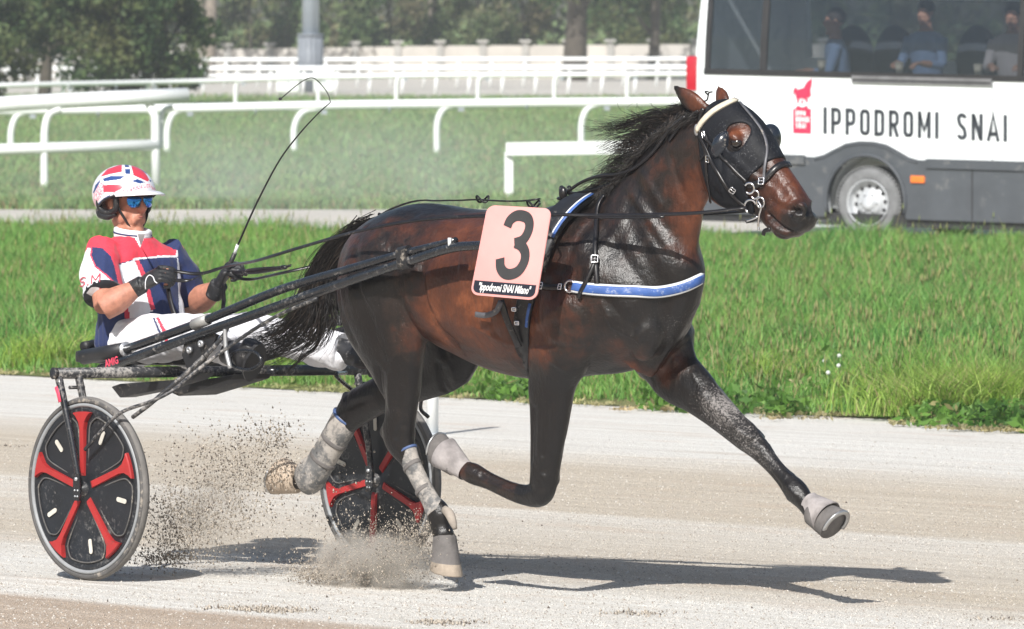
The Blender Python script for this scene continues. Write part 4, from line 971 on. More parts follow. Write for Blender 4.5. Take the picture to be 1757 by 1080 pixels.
# muscle definition (metres): shoulder blade edge, point of shoulder, triceps, elbow, stifle fold, flank, thigh split, gaskin
stroke([(935, 380), (925, 450), (935, 530), (950, 600)], .030, -.010, -.2)
stroke([(1060, 360), (1095, 430), (1120, 500), (1090, 560)], .035, -.010, -.16)
stroke([(1000, 420), (1020, 480), (1010, 540)], .05, .010, -.2)
stroke([(1000, 560), (960, 560)], .03, -.006, -.2)
stroke([(1085, 590), (1050, 640), (1000, 680)], .03, -.008, -.15)
stroke([(730, 450), (738, 510), (745, 560), (770, 590)], .026, -.013, -.24)
stroke([(760, 400), (740, 440)], .03, -.006, -.24)
stroke([(700, 470), (715, 540), (718, 600)], .05, .010, -.24)
stroke([(620, 430), (640, 500), (655, 560), (668, 610)], .022, -.008, -.22)
stroke([(672, 640), (668, 690)], .012, -.006, -.18); stroke([(700, 650), (692, 700)], .016, -.004, -.18)
stroke([(700, 380), (735, 395)], .03, .010, -.22)
for k in range(5): stroke([(780 + k * 26, 430), (790 + k * 27, 500), (800 + k * 26, 560)], .018, .0035, -.3); 
stroke([(770, 600), (850, 640), (905, 655)], .04, -.006, -.25)
stroke([(1080, 300), (1130, 370), (1170, 430)], .03, -.008, -.08)      # jugular groove
stroke([(1100, 350), (1150, 420)], .02, .003, -.08)
stroke([(1270, 270), (1310, 320), (1340, 350)], .012, .005, -.06)      # facial crest
stroke([(1230, 330), (1245, 300), (1240, 270)], .014, -.006, -.09)     # jaw edge
stroke([(1358, 361), (1368, 357), (1378, 364)], .0125, -.030, -.055); stroke([(1352, 352), (1366, 346), (1382, 354)], .007, .006, -.055); stroke([(1352, 366), (1358, 374), (1370, 378)], .007, .004, -.055)
stroke([(1318, 368), (1332, 381), (1346, 393), (1360, 402)], .0075, -.018, -.05); stroke([(1322, 382), (1334, 394), (1348, 405)], .010, .007, -.045)
stroke([(1325, 345), (1340, 352), (1350, 362)], .008, -.005, -.055); stroke([(1330, 330), (1345, 345)], .008, .004, -.055)
stroke([(1262, 250)], .02, -.004, -.09) if False else None
for pts, v in (([(944, 700), (938, 780)], -.17), ([(930, 700), (925, 780)], -.17)): stroke(pts, .010, -.004, v)
stroke([(1345, 320), (1358, 340), (1350, 350)], .006, .003, -.055); stroke([(1330, 300), (1350, 335)], .005, .002, -.055)
# veins, tendons, ribs, skin folds (fine)
for pts, v in (([(640, 500), (660, 540), (655, 580), (668, 620)], -.24), ([(700, 560), (705, 610), (697, 650), (700, 690)], -.21), ([(820, 560), (860, 590), (900, 600), (940, 600)], -.27), ([(940, 600), (980, 640), (975, 690)], -.20), ([(1090, 590), (1060, 560), (1050, 520)], -.16),
               ([(1320, 318), (1335, 330), (1342, 350)], -.05), ([(1300, 300), (1322, 320)], -.05), ([(1215, 670), (1250, 712), (1270, 735)], .12), ([(1190, 640), (1215, 680)], .12), ([(1140, 600), (1165, 560), (1160, 520)], -.08)):
    stroke(pts, .0085, .0038, v)
for pts, r, d, v in (([(668, 630), (664, 680), (660, 720)], .012, -.012, -.17), ([(684, 640), (678, 700)], .012, .005, -.18), ([(712, 725), (708, 745)], .010, .005, -.16), ([(700, 730), (690, 750)], .010, -.006, -.16),
                  ([(957, 690), (952, 780)], .008, -.005, -.17), ([(925, 700), (918, 790)], .010, -.006, -.17), ([(940, 700), (935, 790)], .012, .005, -.17), ([(915, 832), (925, 842), (944, 836)], .012, -.005, -.16), ([(940, 818), (948, 848)], .012, .006, -.16), ([(900, 843), (830, 815)], .007, -.005, -.15),
                  ([(1215, 655), (1255, 700), (1285, 735)], .012, -.007, .12), ([(1190, 690), (1235, 725), (1262, 748)], .012, -.006, .12), ([(1205, 675), (1245, 715)], .014, .006, .12), ([(1272, 738), (1290, 752)], .014, .007, .12), ([(1270, 755), (1290, 762), (1300, 750)], .008, -.005, .12),
                  ([(1296, 775), (1322, 808), (1345, 835)], .007, -.006, .13), ([(1310, 765), (1352, 815)], .009, .004, .13), ([(1360, 835), (1372, 850)], .010, .005, .13), ([(590, 655), (600, 690)], .012, -.006, .13),
                  ([(1000, 370), (985, 430), (975, 500)], .020, -.006, -.2), ([(1040, 380), (1020, 440), (1015, 500)], .022, .006, -.2), ([(930, 560), (960, 590), (1000, 600)], .016, -.006, -.2), ([(990, 520), (960, 550), (925, 560)], .02, .006, -.2), ([(1060, 520), (1085, 560), (1080, 600)], .02, -.007, -.16), ([(1120, 590), (1100, 630), (1060, 660)], .02, -.007, -.1), ([(1150, 520), (1140, 570), (1115, 610)], .022, -.008, -.06),
                  ([(745, 540), (760, 580), (775, 610)], .010, -.006, -.25), ([(735, 470), (745, 520)], .012, .006, -.25), ([(600, 470), (612, 530), (632, 590)], .016, -.006, -.18), ([(660, 400), (690, 440), (700, 480)], .02, -.005, -.22), ([(1150, 270), (1165, 330), (1190, 390)], .016, -.006, -.08), ([(1185, 290), (1195, 340), (1190, 400)], .012, .005, -.08), ([(1100, 300), (1130, 350)], .016, .005, -.09), ([(1060, 330), (1100, 380), (1130, 430)], .014, -.005, -.12)):
    stroke(pts, r, d, v)
for k in range(7): stroke([(775 + k * 22, 440), (788 + k * 22, 500), (800 + k * 20, 560), (815 + k * 18, 600)], .009, -.0022, -.3)
HN = vnormals(HV, HF)
HBVH = BVHTree.FromPolygons([tuple(v) for v in HV], [tuple(int(i) for i in f) for f in HF])
def surf(x, y, off=0.0):
    d = ray(x, y); d = d / np.linalg.norm(d); h_ = HBVH.ray_cast(Vector(CAM), Vector(d))
    if h_[0] is None: return None
    return np.array(h_[0]) + np.array(h_[1]) * off, np.array(h_[1])
def surf_path(pts, step=.012, off=.001, spread=6):
    """strap line laid on the coat from picture points (near side)"""
    P = resamp(cr(np.asarray(pts, float), 6), 4.0); out = []; nn = []
    for x, y in P:
        s = surf(x, y, off)
        if s is not None: out.append(s[0]); nn.append(s[1])
    out, nn = np.array(out), np.array(nn)
    for _ in range(spread):
        nn[1:-1] = (nn[:-2] + nn[1:-1] * 2 + nn[2:]) / 4
        out[1:-1] = (out[:-2] + out[1:-1] * 2 + out[2:]) / 4
    nn /= np.linalg.norm(nn, axis=1, keepdims=True)
    return out + nn * .0015, nn
# --- coat: patches that belong to the animal: bay body, black points, dusty legs
def smooth01(x, a, b): t = np.clip((x - a) / (b - a), 0, 1); return t * t * (3 - 2 * t)
u_, v_, z_ = (HV - OH) @ HH, (HV - OH) @ HL, HV[:, 2]
def blob(px, py, v, ru, rz, pw=2):
    c = hloc(ph(px, py, v)); return np.exp(-(((u_ - c[0]) / ru) ** 2 + ((z_ - c[2]) / rz) ** 2) ** (pw / 2))
leg = smooth01(-z_, -.93, -.70) * ((u_ < 1.45) | (u_ > 1.8)).astype(float)
red = .45 + 0 * u_
red += .75 * blob(820, 520, -.3, .28, .22) + .45 * blob(780, 380, -.25, .22, .10) + .5 * blob(745, 560, -.25, .07, .2) + .4 * blob(930, 560, -.25, .12, .16)
red += .95 * blob(1188, 370, -.08, .10, .16) * (z_ > 1.0) + .5 * blob(1350, 300, -.05, .13, .12) + .8 * blob(1185, 165, -.07, .09, .08)
red += .45 * blob(600, 400, -.15, .12, .12) + .95 * blob(1165, 655, .17, .075, .09) + .8 * blob(1262, 230, -.09, .04, .035)
red -= .35 * blob(1110, 520, -.15, .22, .17) + .3 * blob(650, 560, -.2, .14, .2)
red -= .45 * smooth01(z_, 1.36, 1.45) * (u_ < 2.1) + .95 * leg + .6 * blob(1375, 378, -.04, .07, .06) + .5 * blob(1262, 250, -.09, .022, .022)
crest = [(1010, 333), (1062, 297), (1088, 260), (1118, 228), (1150, 202), (1188, 182)]
dcr = seg_d(u_, z_, uz(crest, 0)); red -= .9 * np.exp(-(dcr / .07) ** 2)
red = np.clip(red, 0, 1.3)
dust = .05 * leg + .50 * blob(1255, 695, .15, .13, .09) + .20 * blob(1120, 560, -.12, .16, .10) + .14 * blob(690, 520, -.2, .10, .14) + .30 * blob(1300, 780, .15, .2, .12) + .25 * blob(1375, 370, -.05, .06, .06)
M = NT('bay_coat'); g = M.coords(); ra = M.attr('red'); da = M.attr('dust')
n1 = M.noise(g, 4.0, 5, 0.6); n2 = M.noise(g, 90, 4, 0.8, stretch=(1, 1, .35)); n3 = M.noise(g, 16, 4, 0.65)
f_ = M.math('ADD', M.math('SUBTRACT', ra, 0.25), M.math('MULTIPLY', M.math('SUBTRACT', n1, 0.5), 1.1)); f_ = M.math('ADD', f_, M.math('MULTIPLY', M.math('SUBTRACT', n3, 0.5), 0.75))
c = M.ramp(f_, [(0.0, (0.0075, 0.0065, 0.0065)), (0.22, (0.018, 0.012, 0.010)), (0.5, (0.054, 0.019, 0.0110)), (0.85, (0.100, 0.031, 0.0135)), (1.0, (0.150, 0.047, 0.019))])
c = M.mix(0.7, c, M.ramp(n2, [(0.3, (0.62, 0.62, 0.62)), (0.7, (1.35, 1.33, 1.3))]), 'MULTIPLY')
sp = M.noise(g, 130, 3, 0.9); sp2 = M.noise(g, 9, 4, 0.7)
thr = M.math('SUBTRACT', M.math('ADD', M.math('MULTIPLY', sp, 1.0), M.math('MULTIPLY', sp2, 0.35)), M.math('MULTIPLY', M.math('SUBTRACT', 0.5, da), 0.52))
dm = M.ramp(thr, [(0.62, (0, 0, 0)), (0.72, (1, 1, 1))])
c = M.mix(M.math('MULTIPLY', dm, 0.55), c, (0.34, 0.315, 0.30))
c = M.mix(M.math('MULTIPLY', M.math('MULTIPLY', da, M.noise(g, 28, 5, .75)), 0.16, True), c, (0.24, 0.22, 0.21))
M.set(Base_Color=c, Roughness=M.math('ADD', M.math('MULTIPLY', dm, 0.3), M.math('ADD', 0.22, M.math('MULTIPLY', n3, 0.22))))
M.b.inputs['Specular IOR Level'].default_value = 0.40
M.b.inputs['Sheen Weight'].default_value = 0.0; M.b.inputs['Sheen Roughness'].default_value = 0.4
n4 = M.noise(g, 38, 4, 0.7, stretch=(1, 1, .5)); M.bump(M.math('ADD', M.math('ADD', M.math('MULTIPLY', n2, 0.5), M.math('MULTIPLY', n4, 1.0)), M.math('MULTIPLY', n3, 1.6)), 0.45, 0.007)
M_COAT = M.m
hc = np.array(hloc(ph(900, 500, 0)))
horse = empty('horse', (hw(hc[0], 0, 0)[0], hw(hc[0], 0, 0)[1], 0), -R(44), 'dark bay trotting horse with flying black mane and pink number tag pulling the sulky', 'horse')
mk('body', HV, HF, M_COAT, horse, attrs={'red': red, 'dust': np.clip(dust, 0, 1)})
M_HAIR = simple('black_hair', (0.012, 0.010, 0.009), 0.42, var=0.4, scale=30)
M_HAIRD = simple('dusty_brown_hair', (0.05, 0.036, 0.028), 0.55, var=0.4, scale=30)
def hair(name, strands, parent, mats, fm=None):
    """strands -> thin three-sided tapering tubes in one mesh"""
    V = []; Fc = []; fm = []; n = 0
    for P, r0, r1, mi in strands:
        P = np.asarray(P); m = len(P); T = np.gradient(P, axis=0); T /= np.linalg.norm(T, axis=1, keepdims=True) + 1e-12
        A = np.cross(T, [0.3, 0.9, 0.2]); A /= np.linalg.norm(A, axis=1, keepdims=True) + 1e-12; B = np.cross(T, A)
        r = np.linspace(r0, r1, m)[:, None]
        ring = np.stack([P + r * (A * math.cos(a) + B * math.sin(a)) for a in (0, 2.094, 4.189)], 1).reshape(-1, 3); V.append(ring)
        i = (np.arange(m - 1) * 3)[:, None]; q = []
        for j in range(3):
            k = (j + 1) % 3; q.append(np.hstack([i + j, i + k, i + 3 + k, i + 3 + j]))
        q = np.vstack(q) + n; Fc.append(q); fm += [mi] * len(q); n += len(ring)
    return mk(name, np.vstack(V), np.vstack(Fc), None, parent, mats=mats, fm=fm)
def lock(path_px, v, n, spread0, spread1, r0=.0016, r1=.0004, rnd=None, wav=.006, vs=.03):
    """a lock of hair: centre line in picture pixels at lateral v, n strands fanning from spread0 to spread1 (m)"""
    base = cr(np.array([ph(x, y, v + (vv if True else 0)) for (x, y), vv in zip(path_px, np.linspace(0, vs, len(path_px)))]), 6); out = []
    for i in range(n):
        o0 = rng.normal(size=3) * spread0; o1 = rng.normal(size=3) * spread1; t = np.linspace(0, 1, len(base))[:, None]
        ph0, fr_ = rng.random() * 6.28, 3 + rng.random() * 5; dirn = rng.normal(size=3); dirn /= np.linalg.norm(dirn)
        L = int(len(base) * (0.65 + .35 * rng.random() ** .5)); 
        P = base + o0 * (1 - t) + o1 * t ** 1.3 + dirn * np.sin(ph0 + fr_ * t * 2) * wav * t * 1.5
        out.append((P[:max(4, L)], r0 * (0.7 + .6 * rng.random()), r1, 0 if rng.random() < .85 else 1))
    return out
mane = []
roots = cr(np.array([(1012, 336), (1035, 322), (1062, 298), (1084, 268), (1104, 242), (1126, 222), (1150, 204), (1176, 190), (1205, 180)]), 12)
for i, (x, y) in enumerate(roots):
    t = i / (len(roots) - 1); a_ = random.random(); b_ = random.random()
    # short hair lying over the near side of the crest
    mane += lock([(x + 4, y + 2), (x + 1, y + 9), (x - 8 - 6 * a_, y + 20 + 8 * b_), (x - 22 - 14 * a_, y + 30 + 10 * b_)], -.035, 8, .007, .010, vs=-.045, wav=.010)
    if t < .45: path = [(x, y + 4), (x - 10, y - 2 + 8 * b_), (x - 26 - 8 * a_, y + 8), (x - 36 - 34 * a_, y + 18 + 16 * b_)]
    else: L = 26 + 50 * a_; path = [(x, y + 3), (x - 16, y - 5 + 8 * b_), (x - 38, y + 2 + 12 * b_), (x - L, y + 14 * b_ + 18 * (1 - t))]
    mane += lock(path, 0, 8, .005, .010 + .010 * a_, vs=-.03 + .03 * t, wav=.012)
for path, n in (([(1150, 208), (1110, 204), (1060, 216), (1006, 213)], 30), ([(1140, 214), (1095, 206), (1050, 220), (1012, 236)], 22), ([(1165, 198), (1120, 204), (1085, 195), (1086, 180)], 10),
                ([(1150, 205), (1128, 195), (1112, 196), (1098, 188)], 9), ([(1120, 228), (1085, 226), (1050, 236), (1024, 252)], 16), ([(1104, 246), (1076, 250), (1056, 268), (1046, 296)], 10), ([(1110, 240), (1085, 252), (1068, 262), (1058, 290)], 8),
                ([(1096, 254), (1082, 262), (1076, 282), (1056, 300)], 9), ([(1180, 188), (1160, 190), (1130, 198), (1100, 204)], 24), ([(1128, 222), (1090, 214), (1040, 226), (996, 222)], 18), ([(1160, 200), (1120, 192), (1075, 206), (1024, 200)], 16), ([(1100, 250), (1070, 240), (1035, 256), (1012, 250)], 12), ([(1080, 275), (1056, 276), (1040, 292), (1034, 306)], 10), ([(1205, 178), (1180, 182), (1150, 192), (1118, 204)], 24)):
    mane += lock(path, 0, n, .010, .020, vs=.02)
hair('mane', mane, horse, [M_HAIR, M_HAIRD], None)
tail = []
tl = [([(640, 388), (605, 400), (570, 430), (548, 480), (530, 530), (500, 570), (455, 590)], 150, .022, .040), ([(638, 390), (600, 408), (562, 445), (545, 500), (540, 550), (505, 590), (450, 600)], 130, .022, .035),
      ([(640, 390), (604, 412), (575, 450), (568, 500), (572, 540), (560, 565)], 90, .020, .028), ([(636, 390), (590, 408), (552, 440), (530, 480), (505, 545), (470, 572), (430, 585), (405, 590)], 90, .020, .028),
      ([(640, 392), (600, 415), (570, 460), (556, 520), (548, 570), (525, 600), (510, 622)], 60, .018, .012), ([(640, 392), (604, 420), (575, 470), (560, 540), (545, 590), (520, 612), (500, 632), (490, 640)], 26, .014, .005),
      ([(600, 440), (560, 500), (535, 570), (480, 600), (440, 604), (425, 596)], 40, .03, .02), ([(560, 470), (530, 540), (490, 590), (460, 612), (440, 606)], 18, .02, .01), ([(590, 440), (585, 500), (583, 540), (590, 575)], 22, .02, .012),
      ([(560, 440), (535, 470), (520, 490), (512, 505)], 24, .02, .02)]
tl += [([(625, 396), (588, 430), (552, 480), (524, 520), (480, 560), (425, 580)], 70, .03, .035), ([(620, 400), (580, 440), (545, 500), (520, 548), (470, 590), (415, 596)], 70, .03, .03), ([(610, 420), (575, 470), (560, 520), (550, 560), (520, 590)], 60, .03, .03), ([(600, 440), (578, 500), (574, 545), (560, 585), (540, 610)], 30, .025, .015)]
for path, n, s0, s1 in tl: tail += lock(path, 0, n, s0 * .8, s1, .0020, .0005, wav=.012, vs=-.04)
hair('tail', tail, horse, [M_HAIR, M_HAIRD], None)
# eyes
M_EYE = simple('horse_eye', (0.010, 0.006, 0.004), 0.06, var=0.1, coat=1.0)
for x, y, sd in ((1262, 249, -1), (1300, 238, 1)):
    if sd < 0: p, n = surf(x, y); c = p - n * .014
    else: c = ph(x, y, .080)
    mkg('eye', [ellip(c, ([.024, 0, 0], [0, .024, 0], [0, 0, .021]), 20, 14)], M_EYE, horse)
p, n = surf(1262, 249)
ld = []
for a0, a1, rr, th_ in ((200, 345, .0225, .0045), (20, 160, .0225, .0045)):
    e1 = HH * .94 - ZV * .2; e2 = ZV; P = [p + (e1 * math.cos(R(a)) * rr * 1.1 + e2 * math.sin(R(a)) * rr * .75) + n * .001 for a in np.linspace(a0, a1, 10)]; ld.append(tube(P, [.002, th_, .002], 8))
mkg('eyelid', ld[:1], M_COAT, horse); mkg('eyelid', ld[1:], M_COAT, horse)
# hooves, bell boots and tendon boots
M_HOOF = simple('dusty_hoof', (0.13, 0.12, 0.115), 0.8, var=0.35, scale=14, bump=.003); M_HOOFL = simple('pale_hoof', (0.36, 0.30, 0.24), 0.8, var=0.45, scale=9, bump=.003)
M_HOOFF = simple('cream_hoof', (0.44, 0.355, 0.275), 0.8, var=0.18, scale=5, bump=.003)
M_BELL = simple('dusty_bell_boot', (0.30, 0.275, 0.27), 0.85, var=0.4, scale=12, bump=.003); M_BOOT = simple('dusty_leg_boot', (0.12, 0.12, 0.12), 0.65, var=0.4, scale=12, dust=1.3, dustcol=(0.36, 0.33, 0.30), dscale=16, bump=.002)
M_BOOTB = simple('beige_boot_guard', (0.27, 0.235, 0.20), 0.8, var=0.4, scale=12); M_BTRIM = simple('blue_trim', (0.06, 0.10, 0.22), 0.6); M_SHOE = simple('steel_shoe', (0.5, 0.5, 0.5), 0.35, 0.8)
def hoof(top, bot, v, wt, wb, mat, toe=(0, 0), shoe=False):
    """truncated cone from coronet to ground surface; the sole plane is cut slanting so that the toe is longer"""
    a, b = ph(*top, v), ph(*bot, v); ax = (b - a) / np.linalg.norm(b - a); s = yscale(a); n = 26; rings = []
    fwd = np.cross(HL, ax); fwd /= np.linalg.norm(fwd)
    if toe[0] * C_H * (fwd @ HH) - toe[1] * fwd[2] < 0: fwd = -fwd
    for t, k in ((-.06, .9), (0, 1.0), (.3, 1.1), (.7, 1.25), (.97, 1.36), (1.0, 1.33)):
        w = wt / 2 / s * k * (wb / wt / 1.33) ** max(t, 0); an = np.linspace(0, 2 * math.pi, n, endpoint=False)
        c = a + (b - a) * t; rings.append(np.array([c + fwd * w * 1.12 * math.cos(x) + HL * w * math.sin(x) + ax * (max(t, 0) * .30 * w * math.cos(x)) for x in an]))
    V_, F_ = loft(rings); h_ = mk('hoof', V_, F_, None, horse, mats=[mat, M_HOOF], fm=[1 if (mat is M_HOOFL and max(f) < n * 4) else 0 for f in F_])
    if shoe:
        r0 = rings[-1]; c = r0.mean(0); P = [c + (q - c) * .9 + ax * .004 for q in r0[[i % n for i in range(-8, 9)]]]
        mkg('horseshoe', [ribbon(P, [ax] * len(P), .018, .006)], M_SHOE, h_)
    return rings
hoof((763, 922), (766, 984), -.145, 38, 52, M_HOOFL, (0.2, 1)); hoof((510, 823), (478, 817), .145, 44, 58, M_HOOFF, (-.3, 1), True)
hoof((783, 797), (752, 772), -.14, 40, 50, M_HOOF, (-.2, -1), True); hoof((1396, 878), (1432, 900), .142, 44, 54, M_HOOF, (1, -.3), True)
def bell(a, b, v, wa, wb, mat):
    A, B = ph(*a, v), ph(*b, v); s = yscale(A); ax = (B - A) / np.linalg.norm(B - A); fw_ = np.cross(HL, ax); fw_ /= np.linalg.norm(fw_); rings = []; n = 30
    pr = [(0, 1), (.08, 1.03), (.5, 1.2), (1, 1.4), (1.0, 1.33), (.5, 1.12), (.1, .95)]
    for t, k in pr:
        w = (wa + (wb - wa) * (k - 1) / .4) / 2 / s
        rings.append(np.array([A + (B - A) * t + fw_ * w * math.cos(x) * (1 + .03 * math.sin(5 * x)) + HL * w * .92 * math.sin(x) for x in np.linspace(0, 2 * math.pi, n, endpoint=False)]))
    o = mkg('bell_boot', [loft(rings, cap=False)], mat, horse)
    tr_ = mkg('cuff', [loft([np.array([q + (q - rings[0].mean(0)) * e_ + ax * d_ for q in rings[0]]) for e_, d_ in ((.0, -.004), (.06, -.002), (.08, .006), (.0, .010))], cap=False)], mat, o)
    return o
bell((1388, 861), (1419, 888), .142, 34, 62, M_BELL); bell((798, 808), (762, 778), -.14, 34, 60, M_BELL)
def shell(pts, v, mat, name='leg_boot', extra=0.0, sub=3, trim=None):
    V_, F_ = limb([(x, y, w, v, k) for x, y, w, k in pts], 22, sub); o = mk(name, V_, F_, mat, horse)
    if trim is not None:
        x, y, w, k = pts[0]; x2, y2, _, _ = pts[1]; q = .08; Vt, Ft = limb([(x, y, w + 3, v, k), (x + (x2 - x) * q, y + (y2 - y) * q, w + 3, v, k), (x + (x2 - x) * 2 * q, y + (y2 - y) * 2 * q, w + 2, v, k)], 22, 2); mk('trim', Vt, Ft, trim, o)
    return o
shell([(697, 772, 37, 1.4), (706, 796, 33, 1.35), (721, 826, 31, 1.3), (738, 858, 32, 1.3), (746, 872, 38, 1.25), (750, 880, 39, 1.2)], -.149, M_BOOT, trim=M_BTRIM)
shell([(762, 874, 14, 1.2), (771, 882, 17, 1.3), (777, 896, 14, 1.3), (781, 908, 8, 1.2)], -.160, M_BOOTB, 'fetlock_guard')
shell([(594, 715, 48, 1.4), (583, 738, 50, 1.45), (565, 768, 48, 1.4), (549, 796, 50, 1.35), (533, 816, 58, 1.25), (524, 828, 50, 1.2), (519, 832, 30, 1.2)], .147, M_BOOT, trim=M_BTRIM)

for (x, y, w, k, dx, dy, v) in ((575, 752, 50, 1.4, -3, 6, .147), (556, 785, 51, 1.4, -3, 6, .147), (706, 797, 35, 1.35, 3, 6, -.149), (726, 838, 33.5, 1.3, 3, 6, -.149)):
    V_, F_ = limb([(x, y, w, v, k), (x + dx * .5, y + dy * .5, w + .2, v, k), (x + dx, y + dy, w, v, k)], 22, 2); mk('boot_strap', V_, F_, M_HOOF, horse)
# ------------------------------------------------------------------ the sulky
M_CARB = simple('black_painted_tube', (0.012, 0.014, 0.018), 0.28, var=0.3, scale=10, dust=.35, dustcol=(0.30, 0.28, 0.26), dscale=60, coat=.3)
M_DUSTY = simple('dust_spattered_tube', (0.022, 0.023, 0.026), 0.45, var=0.3, scale=10, dust=.95, dustcol=(0.34, 0.32, 0.30), dscale=70)
M_BPLAS = simple('matt_black_plastic', (0.014, 0.014, 0.016), 0.5, var=0.2, scale=8, dust=.4, dscale=50)
M_STEEL = simple('dull_steel', (0.55, 0.56, 0.58), 0.35, 0.7, var=0.1, scale=12, dust=.3)
M_RUBB = simple('sandy_tyre', (0.17, 0.16, 0.15), 0.9, var=0.25, scale=14, bump=.002); M_TYRES = simple('dark_sidewall', (0.085, 0.082, 0.08), 0.8, var=0.3, scale=12, dust=.5, dscale=40)
M_RIMG = simple('grey_rim_line', (0.26, 0.27, 0.28), 0.5, var=0.15, scale=12)
M_RED = simple('red_spoke_paint', (0.36, 0.022, 0.022), 0.5, var=0.12, scale=10, dust=.3, dustcol=(0.10, 0.05, 0.04), dscale=30)
M_DISC = simple('black_wheel_disc', (0.010, 0.012, 0.016), 0.5, var=0.3, scale=9, dust=.5, dustcol=(0.16, 0.155, 0.15), dscale=60)
M_SLOT = simple('pale_slot', (0.55, 0.52, 0.46), 0.8)
M_PINKL = simple('red_sticker', (0.75, 0.07, 0.13), 0.5); 
sulky = empty('sulky', OS, -R(48), 'black two-wheeled racing sulky with red five-spoke wheels', 'sulky')
def sulky_wheel(v, cz, rot, tilt=0.0):
    out = -SL if v < 0 else SL; c = sw(0, v, cz); e1 = SH; e2 = ZV; near = -SL
    Rr = 0.352
    w = mkg('wheel', [lathe(c, near, [(.326, -.012), (.334, -.019), (.345, -.017), (.352, 0), (.345, .017), (.334, .019), (.326, .012)], 96)], M_RUBB, sulky)
    mkg('sidewall', [lathe(c, near, [(.327, .0165), (.334, .0196), (.343, .0186), (.346, .016), (.34, .014)], 96)], M_TYRES, w)
    mkg('rim', [loft([c + np.outer(np.cos(np.linspace(0, 6.2832, 96, endpoint=False)), e1) * r + np.outer(np.sin(np.linspace(0, 6.2832, 96, endpoint=False)), e2) * r + near * o for r, o in ((.328, .010), (.326, .019), (.318, .021), (.312, .014), (.312, -.014), (.318, -.021), (.326, -.019), (.328, -.010))], cap=False, closed=True)], M_RIMG, w)
    # dished disc on both faces
    mkg('disc', [lathe(c, near, [(.315, -.012), (.30, -.016), (.285, -.010), (.07, -.022), (.03, -.024), (0, -.024)][::1] + [(0, .024), (.03, .024), (.07, .022), (.285, .010), (.30, .016), (.315, .012)], 96)], M_DISC, w)
    for face in (1, -1):
        for k in range(5):
            a = rot + k * 2 * math.pi / 5
            def sp(r, t, o): d = e1 * math.cos(a) + e2 * math.sin(a); n_ = -e1 * math.sin(a) + e2 * math.cos(a); return c + d * r + n_ * t + near * face * o
            def sc(r, th, o): return c + (e1 * math.cos(a + th) + e2 * math.sin(a + th)) * r + near * face * o
            outl = [(.050, -.0130), (.225, -.0115), (.256, -.018), (.281, -.038)]; 
            for nm, grow, o0, o1, mt in (('spoke_edge', .011, .012, .026, M_DISC), ('spoke', 0, .012, .031, M_RED)):
                up_ = [(r, t - grow) for r, t in outl] + [(.2945 + grow * .5, -.062 - grow)]; poly = []
                for r, t in up_: poly.append((r, t))
                arcp = [(math.sqrt((.2945 + grow * .5) ** 2), th) for th in np.linspace(-.175, .175, 7)]
                bot = [sp(r, t, 0) for r, t in up_[:-1]] + [sc(.295 + grow * .6, th, 0) for _, th in arcp] + [sp(r, -t, 0) for r, t in up_[:-1]][::-1]
                P = np.array(bot); n = len(P); cc = P.mean(0)
                lower = P + near * face * (o0 - .004); upper = cc + (P - cc) * .94 + near * face * o1 - near * face * 0; mid = P + near * face * (o1 - .005)
                V = np.vstack([lower, mid, upper]); Fc = [tuple(range(2 * n, 3 * n))]
                for L_ in (0, n): Fc += [(L_ + i, L_ + (i + 1) % n, L_ + n + (i + 1) % n, L_ + n + i) for i in range(n)]
                if grow:
                    ring = []
                    continue
                mk(nm, V, Fc, mt, w, smooth=False)
        for k in range(5):
            a = rot + (k + .5) * 2 * math.pi / 5 + .12; d = e1 * math.cos(a) + e2 * math.sin(a); n_ = -e1 * math.sin(a) + e2 * math.cos(a); o = near * face * .0185
            P = [c + d * (.225 + .030 * math.cos(x) + (.0 if math.cos(x) > 0 else 0)) + n_ * .009 * math.sin(x) + o for x in np.linspace(0, 2 * math.pi, 16, endpoint=False)]
            P = [c + d * (.222 + (.020 if math.cos(x) > 0 else -.020) + .009 * math.cos(x)) + n_ * .009 * math.sin(x) + o - near * face * .002 for x in np.linspace(.1, 2 * math.pi + .1, 18, endpoint=False)]
            mkg('vent_slot', [extr(P, near * face * .003)], M_SLOT, w, smooth=False)
        # raised dished lobes between spokes
    # pale outlines round the five dark fields
    for face in (1, -1):
        for k in range(5):
            a0 = rot + k * 2 * math.pi / 5; a1 = a0 + 2 * math.pi / 5
            pts = []
            for r, th in [(.105, .27), (.19, .155), (.245, .155), (.272, .235)] : pts.append((r, a0 + th))
            for th in np.linspace(.30, 2 * math.pi / 5 - .30, 6): pts.append((.283, a0 + th))
            for r, th in [(.272, .235), (.245, .155), (.19, .155), (.105, .27)] : pts.append((r, a1 - th))
            pts.append((.080, (a0 + a1) / 2))
            P = cr(np.array([c + (e1 * math.cos(t) + e2 * math.sin(t)) * r + near * face * .0165 for r, t in pts]), 4, closed=True)
            mkg('field_edge', [tube(P, .0032, 6, closed=True)], M_TYRES, w)
    hb = mkg('hub', [lathe(c, near, [(.0, -.050), (.012, -.050), (.014, -.036), (.026, -.030), (.028, .030), (.014, .036), (.012, .050), (0, .050)], 28)], M_DUSTY, w)
    return w
RN = math.atan2(1, 0) + .02
sulky_wheel(-.74, .352, math.pi / 2 + .03); sulky_wheel(.74, .335, math.pi / 2 + .55)
def rod(name, pts, r, mat=M_CARB, n=12, parent=None, sub=6):
    P = cr(np.array(pts), sub) if len(pts) > 2 else np.array([pts[0], (np.array(pts[0]) + np.array(pts[1])) / 2, pts[1]]); return mkg(name, [tube(P, r, n)], mat, parent or sulky)
